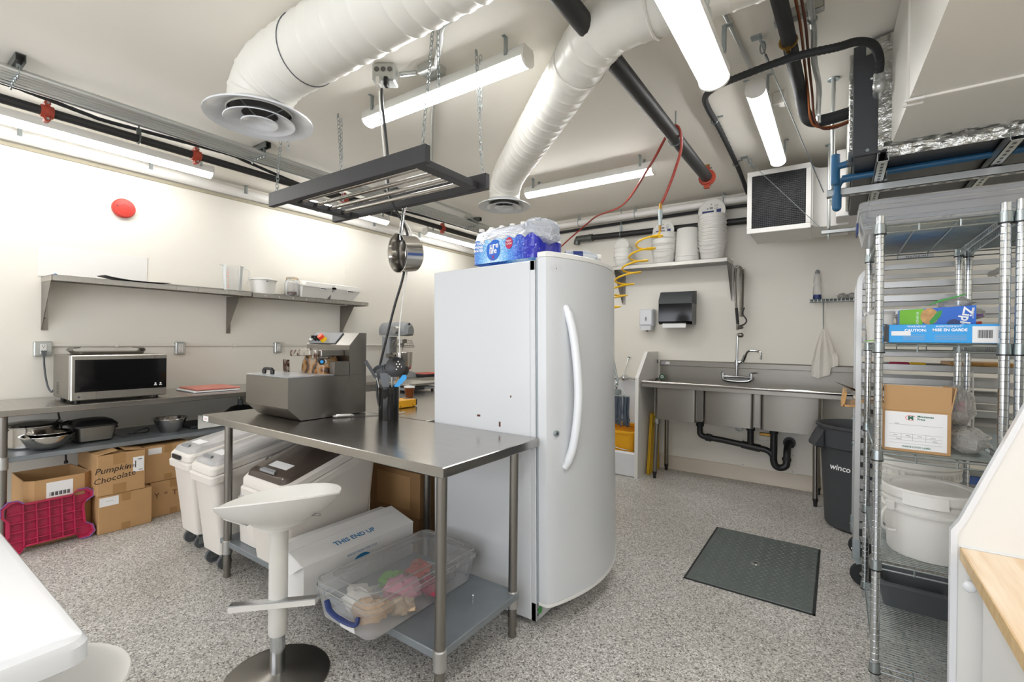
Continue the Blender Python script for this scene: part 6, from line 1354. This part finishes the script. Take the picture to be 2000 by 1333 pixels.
t = thing('mop_faucet', 'chrome service faucet with brace on wall above the mop sink', 'faucet', (-1.9, 5.1, .9)); m = MB(); m.cyl((-2.0, 5.12, .965), (-1.76, 5.12, .945), .014, 10); m.cyl((-1.74, 5.12, .99), (-1.74, 5.12, .89), .013, 10); m.cyl((-1.74, 5.12, .95), (-1.74, 5.195, .95), .022, 12); m.cyl((-2.0, 5.12, .965), (-2.0, 5.195, .965), .026, 12); m.sph((-1.99, 5.10, .96), .032, 12, 8); ob('body', m, 'chrome', t); m = MB(); m.cyl((-1.98, 5.09, .98), (-1.965, 5.19, 1.19), .006, 8); m.sph((-1.963, 5.192, 1.195), .022, 10, 6, sz=.5); ob('brace', m, 'chrome', t); m = MB(); m.cyl((-2.06, 5.0, .95), (-1.98, 5.09, .97), .011, 8); m.tube(smooth([(-2.0, 5.08, .95), (-2.0, 5.0, .96), (-2.0, 4.93, .90), (-2.0, 4.93, .84)], 5), .012, 8); ob('spout', m, 'chrome', t)
t = thing('wet_floor_sign', 'folded yellow wet floor sign leaning beside the sink leg', 'sign', (-1.59, 4.93, 0))
for k, dx in enumerate((0, .014)): ob('board', MB().prism([(4.79, .004), (5.13, .004), (5.10, .60), (4.97, .63), (4.88, .62)], 'x', -1.606 + dx, -1.596 + dx), 'sign_y', t)
text('CAUTION', .055, (-1.5815, 5.02, .50), (0, 1, 0), (0, 0, 1), 'ink', t); m = MB(); m.prism([(4.93, .27), (5.06, .27), (4.995, .39)], 'x', -1.582, -1.581); ob('triangle_mark', m, 'ink', t); text('WET\nFLOOR', .05, (-1.5815, 5.0, .20), (0, 1, 0), (0, 0, 1), 'ink', t)

# ================================================================ trash can
o = V(.165, 4.40, 0); t = thing('trash_can', 'round dark grey trash can at the right of the sink', 'trash can', tuple(o))
ob('body', MB().lathe([(0, .002), (.215, .002), (.235, .02), (.272, .70), (.272, .60), (.284, .61), (.288, .745), (.300, .75), (.300, .765), (.285, .768), (.275, .75), (.262, .70), (.225, .03), (0, .02)], 48, o), 'dark_gy', t)
for a in (radians(200), radians(20)):
    d_ = V(cos(a), sin(a), 0); s_ = V(-sin(a), cos(a), 0); p = o + d_ * .285 + UP * .60
    m = MB(); m.loft([[p - s_ * .075 + UP * .13, p + s_ * .075 + UP * .13, p + s_ * .075 + UP * .135 - d_ * .01, p - s_ * .075 + UP * .135 - d_ * .01], [p - s_ * .075 + d_ * .05 + UP * .0, p + s_ * .075 + d_ * .05, p + s_ * .075 + d_ * .055 + UP * .02, p - s_ * .075 + d_ * .055 + UP * .02], [p - s_ * .06 + UP * -.01, p + s_ * .06 + UP * -.01, p + s_ * .06 + UP * .01, p - s_ * .06 + UP * .01]])
    for e_ in (-.07, .07): m.slab([p + s_ * e_ + UP * .13, p + s_ * e_ + d_ * .05 + UP * .01, p + s_ * e_ + UP * 0], s_ * .006)
    ob('handle', m, 'dark_gy', t)
aa = radians(238); d_ = V(cos(aa), sin(aa), 0); text('winco', .06, o + d_ * .2665 + UP * .47, V(-d_.y, d_.x, 0), UP, 'ink_white', t, bold=.001, shear=.15)
# ================================================================ chrome wire shelving
def post_mesh(h):
    pr = [(0, 0), (.0125, 0), (.0145, .03)]; z = .05; r = .0152
    pr.append((r, .035))
    while z < h - .03: pr += [(r, z - .0016), (r - .0018, z), (r, z + .0016)]; z += .0508 / 2
    pr += [(r, h - .003), (r - .003, h), (0, h)]
    return MB().lathe(pr, 14)
def wire_unit(label, x0, x1, y0, y1, levels, h):
    t = thing('wire_shelving', label, 'shelving', ((x0 + x1) / 2, (y0 + y1) / 2, 0), group='chrome wire shelving units'); cx, cy = (x0 + x1) / 2, (y0 + y1) / 2
    first = None; CLR = None; RNG = None
    for px, py in ((x0, y0), (x1, y0), (x0, y1), (x1, y1)):
        if first is None: first = ob('post', post_mesh(h), 'chrome', None); p = first
        else: p = first.copy(); COL.objects.link(p)
        p.parent = t; p.location = (px - cx, py - cy, 0); ORG[p.name] = None
        for z in levels:
            if CLR is None:
                CLR = mesh('collar', MB().lathe([(.0155, -.03), (.0205, -.028), (.0185, .012), (.0155, .014)], 14), 'zinc'); RNG = mesh('sleeve_ring', MB().lathe([(.0208, -.031), (.021, -.029), (.0208, -.026), (.0156, -.026), (.0156, -.031), (.0208, -.031)], 14), 'black')
            for nm, me in (('collar', CLR), ('sleeve_ring', RNG)):
                o = bpy.data.objects.new(nm, me); COL.objects.link(o); o.parent = p; o.location = (0, 0, z)
    for z in levels:
        m = MB(); a = .018
        for dz in (0, -.022):
            for q in (y0, y1): m.cyl((x0 + a, q, z + dz), (x1 - a, q, z + dz), .0032, 6)
            for q in (x0, x1): m.cyl((q, y0 + a, z + dz), (q, y1 - a, z + dz), .0032, 6)
        for k in (1, 2): xx = x0 + (x1 - x0) * k / 3; m.tube([(xx, y0 - .004, z - .024), (xx, y0 - .005, z + .0), (xx, y0 + .012, z + .004), (xx, y1 - .012, z + .004), (xx, y1 + .005, z), (xx, y1 + .004, z - .024)], .0032, 6)
        fr = ob('shelf_frame', m, 'zinc', t)
        m = MB(); n = int((y1 - y0 - .03) / .0185)
        for i in range(n + 1): yy = y0 + .015 + (y1 - y0 - .03) * i / n; m.cyl((x0 - .002, yy, z + .009), (x1 + .002, yy, z + .009), .0026, 5, cap=False)
        ob('wire_deck', m, 'zinc', fr, kind='stuff')
        m = MB()
        for q in (x0, x1):
            nz = int((y1 - y0 - .06) / .028); pts = []
            for i in range(nz * 2 + 1): pts.append((q, y0 + .03 + (y1 - y0 - .06) * i / (nz * 2), z - .022 if i % 2 else z))
            m.tube(pts, .0018, 4)
        ob('truss_wire', m, 'zinc', fr, kind='stuff')
    return t
LV = (1.845, 1.368, .933, .49, .075)
u1 = wire_unit('chrome wire shelving unit with buckets and boxes, left one', .137, .495, 2.41, 3.20, LV, 1.893)
wire_unit('chrome wire shelving unit at the right edge, mostly cut off', .535, .90, 2.41, 3.24, LV, 1.90)
ob('name_plate', MB().box(.26, .40, 3.207, 3.209, 1.822, 1.842), 'alu', u1); text('MAGNUM', .018, (.33, 3.2062, 1.832), (1, 0, 0), (0, 0, 1), 'ink', u1)

# ---- on top: clear tote
t, l = tote('long clear storage box lying on top of the wire shelving', .07, 1.0, 2.56, 3.02, 1.857, .115, 'x')
m = MB(); m.box(.066, .074, 2.70, 2.82, 1.885, 1.935, .003); ob('latch', m, 'navy', t, 'blue latch')
single('folded_bag', MB().box(.18, .40, 2.66, 2.86, 1.863, 1.90, .012), 'navy', 'blue packet inside the storage box on the shelving', 'packet'); single('folded_bag', MB().box(.44, .52, 2.70, 2.86, 1.863, 1.90, .01), 'pink', 'red packet inside the storage box on the shelving', 'packet')
# ---- level 1.368
zz = 1.3805
t = thing('bag_carton', 'long blue carton with caution text and barcode on the shelf', 'box', (.32, 2.48, zz)); x0, x1, y0, y1, z1 = .158, .487, 2.432, 2.53, zz + .072
ob('body', MB().box(x0 + .012, x1, y0, y1, zz, z1, .002), 'cyan', t); ob('open_end', MB().box(x0, x0 + .012, y0 + .004, y1 - .004, zz + .003, z1 - .003), 'black', t); ob('end_flap', MB().slab([(x0 + .012, y0 + .002, z1), (x0 + .012, y1, z1), (x0 - .02, y1, z1 + .004), (x0 - .02, y0 + .03, z1 + .004)], (0, 0, .002)), 'bluegrey', t)
ob('white_panel', MB().box(.415, x1 + .0005, y0 - .0006, y0 + .001, zz + .002, z1 - .008), 'paper', t); m = MB()
for i in range(18): m.box(.43 + i * .0022, .4309 + i * .0022 + (.0004 * (i % 3)), y0 - .001, y0 - .0005, zz + .02, zz + .05)
ob('barcode', m, 'ink', t); ob('pale_panel', MB().box(x0 + .02, x0 + .08, y0 - .0008, y0, zz + .028, zz + .046), 'paper', t)
text('WARNING!', .011, (.255, y0 - .0006, z1 - .008), (1, 0, 0), UP, 'ink_white', t); text('CAUTION:', .014, (.252, y0 - .0006, z1 - .023), (1, 0, 0), UP, 'ink_white', t, bold=.0004); text('AVERTISSEMENT!', .010, (.35, y0 - .0006, z1 - .008), (1, 0, 0), UP, 'ink_white', t); text('MISE EN GARDE', .014, (.352, y0 - .0006, z1 - .022), (1, 0, 0), UP, 'ink_white', t, bold=.0004)
m = MB()
for i in range(4): m.box(.215, .28, y0 - .0006, y0, zz + .012 + i * .006, zz + .0135 + i * .006); m.box(.31, .40, y0 - .0006, y0, zz + .012 + i * .006, zz + .0135 + i * .006)
ob('fine_print', m, 'bluegrey', t)
t = thing('sandwich_bag_box', 'green and blue sandwich bag box behind the long carton', 'box', (.33, 2.6, zz)); y0 = 2.575; z0, z1 = zz, zz + .152
ob('body', MB().loft([[(.215, y, z0), (.45, y, z0), (.45, y, z1), (.215, y, z1 - .014)] for y in (y0, y0 + .07)]), 'blue', t)
ob('green_panel', MB().prism([(.215, z0), (.285, z0), (.292, z1 - .010), (.215, z1 - .0145)], 'y', y0 - .0008, y0 + .001), 'lime', t)
ob('sandwich_picture', MB().prism([(.29 + .028 * cos(a) + .02, z0 + .11 + .034 * sin(a)) for a in [2 * pi * i / 20 for i in range(20)]], 'y', y0 - .0014, y0), 'sand', t); ob('lettuce_picture', MB().prism([(.315, z0 + .07), (.345, z0 + .11), (.35, z0 + .135), (.335, z0 + .13), (.31, z0 + .09)], 'y', y0 - .0018, y0), 'green', t)
ob('round_badge', MB().prism([(.385 + .022 * cos(a), z0 + .078 + .02 * sin(a)) for a in [2 * pi * i / 18 for i in range(18)]], 'y', y0 - .0014, y0), 'navy', t)
text('Ziploc', .042, (.418, y0 - .001, z0 + .092), (-.18, 0, -1), (1, 0, -.18), 'ink_white', t, bold=.0012); text('90 SANDWICH', .012, (.272, y0 - .0015, z0 + .09), (0, 0, -1), (1, 0, 0), 'ink_white', t); text('SCJohnson', .010, (.441, y0 - .001, z0 + .122), (0, 0, -1), (1, 0, 0), 'ink_white', t)
m = MB().sph((.40, 2.66, zz + .165), .05, 14, 9, sx=1.2, sy=.9, sz=.55, jit=.2); single('plastic_bag', m, 'bag', 'crumpled zip bag on top of the sandwich bag box', 'bag')
single('bag_zip', MB().slab([(.30, 2.61, zz + .154), (.42, 2.60, zz + .196), (.43, 2.60, zz + .203), (.34, 2.61, zz + .177)], (0, .003, 0)), 'green', 'green zip strip sticking up from the crumpled bag', 'zip strip')
single('plastic_bag', MB().sph((.465, 2.80, zz + .13), .05, 12, 8, sx=1.0, sz=.5, jit=.2), 'bag', 'clear bag with purple zip behind the blue boxes', 'bag'); single('zip_strip', MB().box(.43, .50, 2.74, 2.745, zz + .115, zz + .125), 'purple', 'purple zip strip of the bag behind the blue boxes', 'zip strip')
t = thing('plastic_tub', 'white rectangular tub at the rear left of the upper shelf', 'tub', (.2, 3.05, zz)); ob('body', MB().loft([rrect(.13, .215, 2.93, 3.15, .02, zz), rrect(.12, .225, 2.92, 3.16, .025, zz + .14)]), 'white_plast', t); ob('lid', MB().loft([rrect(.115, .23, 2.915, 3.165, .025, zz + .141), rrect(.115, .23, 2.915, 3.165, .025, zz + .155)]), 'clearlid', t)
t = thing('plastic_tub', 'white tub with clear lid in the middle of the upper shelf', 'tub', (.3, 3.0, zz)); ob('body', MB().loft([rrect(.25, .36, 2.92, 3.12, .02, zz), rrect(.245, .365, 2.915, 3.125, .02, zz + .13)]), 'white_plast', t); ob('lid', MB().loft([rrect(.24, .37, 2.91, 3.13, .02, zz + .131), rrect(.24, .37, 2.91, 3.13, .02, zz + .145)]), 'clearlid', t)
o = (.452, 2.99, zz); t = thing('bowl', 'shallow white bowl upturned beside the tubs on upper shelf', 'bowl', o); ob('bowl', MB().lathe([(.075, .09), (.078, .094), (.05, .115), (0, .12), (0, .116), (.05, .11), (.072, .09)], 28, o), 'white_plast', t); ob('stand', MB().lathe([(0, .001), (.06, .001), (.064, .09), (0, .09)], 24, o), 'white_plast', t)
single('leaf_strip', MB().slab([(.10, 2.60, zz + .004), (.16, 2.60, zz + .010), (.17, 2.62, zz + .012), (.11, 2.62, zz + .005)], (0, 0, .004)), 'lime', 'yellow green strip poking out left of the upper shelf', 'strip')
single('red_box', MB().box(.515, .525, 2.9, 3.02, zz + .03, zz + .1), 'red', 'small red carton glimpsed between the two shelving posts', 'box')
# ---- level .933
zz = .9445
t = thing('label_carton', 'open cardboard box with white shipping label on the shelf', 'box', (.26, 2.62, zz)); x0, x1, y0, y1, z1 = .158, .362, 2.44, 2.70, zz + .165
ob('body', MB().box(x0, x1, y0, y1, zz, z1, .002), 'card', t)
for p in ([(x0, y0, z1), (x1, y0, z1), (x1, y0 - .003, z1 + .10), (x0, y0 - .003, z1 + .10)],): ob('flap', MB().slab(p, (0, .004, 0)), 'card', t)
ob('flap', MB().slab([(x1, y0, z1), (x1, y1, z1), (x1 + .015, y1, z1 + .09), (x1 + .015, y0, z1 + .10)], (-.004, 0, 0)), 'card', t)
L_ = ob('shipping_label', MB().box(x0 + .004, x1 - .012, y0 - .0008, y0 + .001, zz + .012, z1 - .006), 'paper', t); cx = (x0 + x1) / 2
text('M', .022, (cx - .018, y0 - .001, z1 - .028), (1, 0, 0), UP, 'ink_green', L_, bold=.001); text('Minuteman\nPress', .011, (cx + .002, y0 - .001, z1 - .026), (1, 0, 0), UP, 'ink_green', L_, align='LEFT', bold=.0003)
m = MB(); m.tube([(cx - .018 + .016 * cos(a), y0 - .0012, z1 - .028 + .0095 * sin(a)) for a in [.6 + 1.5 * pi * i / 16 for i in range(17)]], .0008, 4); ob('logo_swoosh', m, 'orange_r', L_)
m = MB()
for z in (.108, .072, .058, .046, .034): m.box(x0 + .018, x1 - .025, y0 - .0012, y0 - .0007, zz + z, zz + z + .0008)
for x in (.055, .09, .13): m.box(x0 + x, x0 + x + .0008, y0 - .0012, y0 - .0007, zz + .046, zz + .072)
for x, z in ((.03, .064), (.07, .064), (.105, .064), (.145, .062), (.04, .051), (.15, .05), (.035, .111)): m.box(x0 + x, x0 + x + .014, y0 - .0012, y0 - .0007, zz + z, zz + z + .002)
ob('form_lines', m, 'ink_gy', L_); text('WHITE LOGO LABEL', .0095, (cx, y0 - .001, zz + .022), (1, 0, 0), UP, 'ink_green', L_, bold=.0002)
def crumple(c, r, sx, sy, sz, jit, label, mat='bag'): single('plastic_bag', MB().sph(c, r, 18, 12, sx=sx, sy=sy, sz=sz, jit=jit), mat, label, 'bag')
crumple((.40, 2.60, zz + .18), .075, .75, 1.2, 1.1, .09, 'large clear plastic bag spilling from the labelled carton'); crumple((.425, 2.56, zz + .055), .065, 1.05, 1.5, .78, .12, 'clear plastic bag lying on the shelf beside the labelled carton')
single('white_crock', MB().lathe([(0, .001), (.05, .001), (.055, .11), (.05, .11), (.045, .01), (0, .01)], 24, (.475, 3.10, zz)), 'white_plast', 'white crock at the rear of the middle shelf', 'crock')
for i, (mm, x, y, lab) in enumerate((('navy', .455, 3.09, 'blue wrapped sweet packet in the white crock'), ('magenta', .495, 3.10, 'red wrapped packet in the white crock'), ('green', .48, 3.13, 'green wrapped packet in the white crock'))): single('packet', MB().sph((x, y, zz + .13), .026, 10, 7, sz=1.1, jit=.2), mm, lab, 'packet')
# ---- level .49: pails
zz = .5015
def pail(label, x, y, r, h, lidded, mat='white_plast'):
    t = thing('pail', label, 'bucket', (x, y, zz), local=True)
    ob('body', MB().lathe([(0, .001), (r * .88, .001), (r * .9, .006), (r * .97, h - .085), (r + .006, h - .083), (r + .008, h - .075), (r * .98, h - .07), (r * .99, h - .05), (r + .008, h - .048), (r + .010, h - .036), (r, h - .03), (r, h), (r - .004, h), (r * .86, .008), (0, .008)], 48), mat, t)
    if lidded:
        l = ob('lid', MB().lathe([(0, h + .009), (r * .82, h + .009), (r * .86, h + .014), (r + .004, h + .015), (r + .010, h + .008), (r + .010, h - .022), (r + .002, h - .022), (r + .002, h - .001), (0, h - .001)], 48), mat, t); ob('lid_nub', MB().sph((0, 0, h + .005), .014, 10, 5, sz=.35), mat, l)
        m = MB(); a0 = -2.2; m.lathe([(r + .010, h - .045), (r + .018, h - .04), (r + .014, h + .006), (r + .010, h + .008)], 12, a0=a0, a1=a0 + .85); ob('pull_tab', m, mat, l)
        m = MB(); a = radians(215); e = V(cos(a), sin(a), 0) * (r + .012)
        m.box(e.x - .016, e.x + .016, e.y - .012, e.y + .012, h - .085, h - .045, .004); m.tube(smooth([e + UP * (h - .065), e * 1.16 + UP * (h - .09), e * 1.22 + UP * (h - .14), e * 1.10 + UP * (h - .165), e * 1.0 + V(.02, -.01, 0) + UP * (h - .167)], 6), .006, 8); ob('bail', m, mat, t)
    else:
        for i in range(36):
            a = 2 * pi * i / 36; d_ = V(cos(a), sin(a), 0); q = d_ * (r + .003); ob('rib', MB().cyl(q + UP * (h - .075), q + UP * (h - .035), .0025, 5), mat, t)
        ob('rim_band', MB().lathe([(r, h - .03), (r + .01, h - .028), (r + .01, h + .003), (r - .004, h + .003)], 48), mat, t)
    return t
pail('white lidded pail with handle on the lower wire shelf', .325, 2.625, .155, .265, True); pail('ribbed off white pail behind the lidded one', .32, 2.99, .155, .33, False, 'off_white')
t = thing('grey_bin', 'dark grey plastic bin on the lowest wire shelf', 'bin', (.35, 3.05, .087)); ob('body', MB().loft([rrect(.20, .47, 2.96, 3.16, .03, .0865), rrect(.18, .478, 2.94, 3.18, .035, .195), rrect(.17, .482, 2.93, 3.185, .035, .197), rrect(.17, .482, 2.93, 3.185, .035, .21), rrect(.19, .47, 2.95, 3.17, .03, .21), rrect(.21, .46, 2.97, 3.15, .03, .095)]), 'dgrey', t)
single('folded_sack', MB().box(.43, .49, 2.44, 2.62, .087, .30, .015), 'paper', 'white printed sack standing on lowest shelf by the desk panel', 'sack')

# ================================================================ sheet pan rack
t = thing('sheet_pan_rack', 'aluminium sheet pan rack on casters behind the wire shelving', 'rack', (.43, 3.55, 0))
X0, X1, Y0, Y1, ZB, ZT = .10, .78, 3.34, 3.80, .17, 1.80
for y in (Y0, Y1):
    P = [(X0, y, ZB), (X0, y, ZT - .08)] + [(X0 + .08 - .08 * cos(a), y, ZT - .08 + .08 * sin(a)) for a in [pi / 2 * i / 6 for i in range(1, 7)]] + [(X1 - .08 + .08 * sin(a), y, ZT - .08 + .08 * cos(a)) for a in [pi / 2 * i / 6 for i in range(0, 7)]] + [(X1, y, ZB)]
    ob('upright_loop', MB().tube(P, .018, 4, ph=pi / 4), 'alu', t)
for x in (X0, X1):
    for z in (.2, ZT - .015 - .3 * 0, 1.0): 
        if z == 1.0 and x == X1: continue
        if z != 1.0: ob('cross_tube', MB().box(x - .012 if z < 1 else x + (.05 if x < .4 else -.07), x + .012 if z < 1 else x + (.07 if x < .4 else -.05), Y0, Y1, z - .012, z + .012), 'alu', t)
rail = None
nz = 20
for i in range(nz):
    z = .24 + i * .0762
    for y, s in ((Y0, 1), (Y1, -1)):
        m = MB(); m.box(X0 - .004, X1 + .004, y + s * .013, y + s * .0155, z, z + .034); m.box(X0 - .004, X1 + .004, y + s * .013, y + s * .045, z, z + .002)
        ob('pan_rail', m, 'alu', t)
for x in (X0, X1):
    for y in (Y0, Y1):
        m = MB(); m.box(x - .019, x + .019, y - .019, y + .019, .15, .26, .002); m.slab([(x - .016, y - .012, .15), (x - .016, y + .012, .15), (x + .03, y + .012, .07), (x + .03, y - .012, .07)], (.03, 0, 0)); c = ob('caster', m, 'zinc', t); ob('wheel', MB().lathe([(.02, -.016), (.058, -.016), (.064, -.008), (.064, .008), (.058, .016), (.02, .016), (.02, -.016)], 24, (x + .035, y, .065), Matrix.Rotation(pi / 2, 3, 'X')), 'rubber', c); ob('bolt', MB().cyl((x - .0195, y, .2), (x - .023, y, .2), .007, 8), 'chrome', c)
m = MB()
for z in (.93, .79): m.box(X0 - .022, X0 - .016, Y0 - .018, Y0 + .018, z, z + .03, .001); m.sph((X0 - .023, Y0, z + .015), .005, 6, 5)
ob('bracket_plate', m, 'zinc', t)
def pan(k, label, stuff=None):
    z = .24 + k * .0762 + .0035; t = thing('sheet_pan', label, 'pan', (.43, 3.57, z)); ob('pan', MB().loft([rrect(.15, .74, Y0 + .03, Y1 - .03, .02, z), rrect(.13, .76, Y0 + .018, Y1 - .018, .025, z + .022), rrect(.128, .762, Y0 + .016, Y1 - .016, .025, z + .024), rrect(.155, .735, Y0 + .035, Y1 - .035, .02, z + .003)]), 'alu', t); return z
z = pan(13, 'sheet pan holding coloured spatulas on the rack'); 
for i, (mm, lab) in enumerate((('magenta', 'dark red spatula lying on the sheet pan'), ('yellow', 'yellow spatula lying on the sheet pan'))): single('spatula', MB().box(.24 + i * .09, .33 + i * .07, 3.40, 3.43, z + .026, z + .042, .005), mm, lab, 'utensil')
z = pan(11, 'sheet pan stacked with steel tools on the rack'); m = MB()
for i in range(7): m.box(.32 + i * .03, .335 + i * .03, 3.40 + .02 * i, 3.52 + .02 * i, z + .025, z + .034 + .002 * (i % 3))
single('tool_stack', m, 'steel_dk', 'row of steel scrapers lying on the rack pan', 'scrapers')
pan(16, 'empty sheet pan near the top of the rack'); pan(9, 'sheet pan in the middle of the rack')
z = .24 + 10 * .0762 + .004; t = thing('wooden_tray', 'small wooden tray poking out of the rack on the left', 'tray', (.1, 3.45, z)); ob('base', MB().box(.03, .36, 3.375, 3.72, z, z + .012, .001), 'pine', t); ob('end_board', MB().box(.02, .038, 3.375, 3.72, z, z + .085, .002).xf(Matrix.Translation((.03, 0, z)) @ Matrix.Rotation(radians(8), 4, 'Y') @ Matrix.Translation((-.03, 0, -z))), 'pine', t); ob('slat', MB().box(.08, .34, 3.375, 3.40, z + .05, z + .066, .002), 'maple', t)
single('whisk_bits', MB().slab([(-.02, 3.5, z + .14), (.09, 3.46, z + .10), (.09, 3.47, z + .085)], (0, .003, 0)).slab([(.06, 3.45, z + .07), (.10, 3.44, z + .10), (.12, 3.44, z + .07)], (0, .003, 0)), 'steel_dk', 'steel cutter blades sticking out over the wooden tray', 'blades')
single('storage_bin', MB().loft([rrect(.24, .72, 3.40, 3.74, .03, .32), rrect(.22, .74, 3.385, 3.755, .03, .62)]), 'bincrate', 'deep blue plastic bin inside the pan rack', 'bin')
single('cutting_board', MB().box(.50, .76, 3.42, 3.72, 1.263, 1.283, .003), 'pine', 'wooden board lying in the upper part of the rack', 'cutting board')
for i, x in enumerate((.52, .57)): single('apron_tape', MB().tube([(x, 3.32, 1.24), (x + .004, 3.315, 1.0), (x + .002, 3.32, .80)], .004, 6), 'white_plast', ('white tape dangling down the pan rack, left of two', 'white tape dangling down the pan rack, right of two')[i], 'tape')
# ================================================================ desk with white panel, lower right
t = thing('corner_desk', 'white desk with maple top and sloping end panel', 'desk', (.7, 1.6, 0))
yp = 1.985
ob('end_panel', MB().prism([(.298, .001), (.298, .795), (.318, .83), (.62, 1.64), (.66, 1.66), (1.5, 1.66), (1.5, .001)], 'y', yp, yp + .022), 'white', t)
m = MB(); m.prism([(.296, .001), (.296, .797), (.316, .832), (.618, 1.642), (.630, 1.637), (.330, .826), (.312, .792), (.312, .001)], 'y', yp - .003, yp + .025); ob('edge_band', m, 'white_gl', t)
ob('desktop', MB().box(.318, 1.5, .35, yp - .004, .712, .750, .003), 'maple', t)
ob('front_edge', MB().box(.3165, .3185, .35, yp - .004, .7125, .7495), 'woodend', t)
ob('caulk', MB().box(.318, 1.5, yp - .006, yp, .7495, .754, .001), 'white_gl', t)
ob('cabinet_side', MB().box(.365, .385, .4, yp - .03, .001, .712), 'white', t); ob('cabinet_back', MB().box(.385, 1.5, yp - .05, yp - .03, .001, .71), 'white', t)
k = MB(); k.cyl((.335, yp - .001, .645), (.335, yp - .03, .645), .009, 12); k.sph((.335, yp - .034, .645), .017, 14, 10, sy=.6); ob('knob', k, 'white_gl', t)
# ================================================================ white table, lower left, with a second stool under it
t = thing('white_table', 'white table with rounded edges at the lower left corner', 'table', (-1.8, -.2, 0))
x0, x1, y0, y1, z = -2.6, -.955, -.62, .235, .90
ob('tabletop', MB().loft([rrect(x0 + .012, x1 - .012, y0 + .012, y1 - .012, .022, z - .046), rrect(x0, x1, y0, y1, .028, z - .038), rrect(x0, x1, y0, y1, .028, z - .012), rrect(x0 + .006, x1 - .006, y0 + .006, y1 - .006, .025, z - .003), rrect(x0 + .016, x1 - .016, y0 + .016, y1 - .016, .02, z)]), 'white_gl', t)
for lx in (x0 + .15, x1 - .35):
    for ly in (y0 + .12, y1 - .32): ob('leg', MB().cyl((lx, ly, .002), (lx, ly, z - .045), .022, 14), 'white_plast', t)
dup(s0, (-1.21, .125, 0), 0, 'white bar stool tucked under the white table')
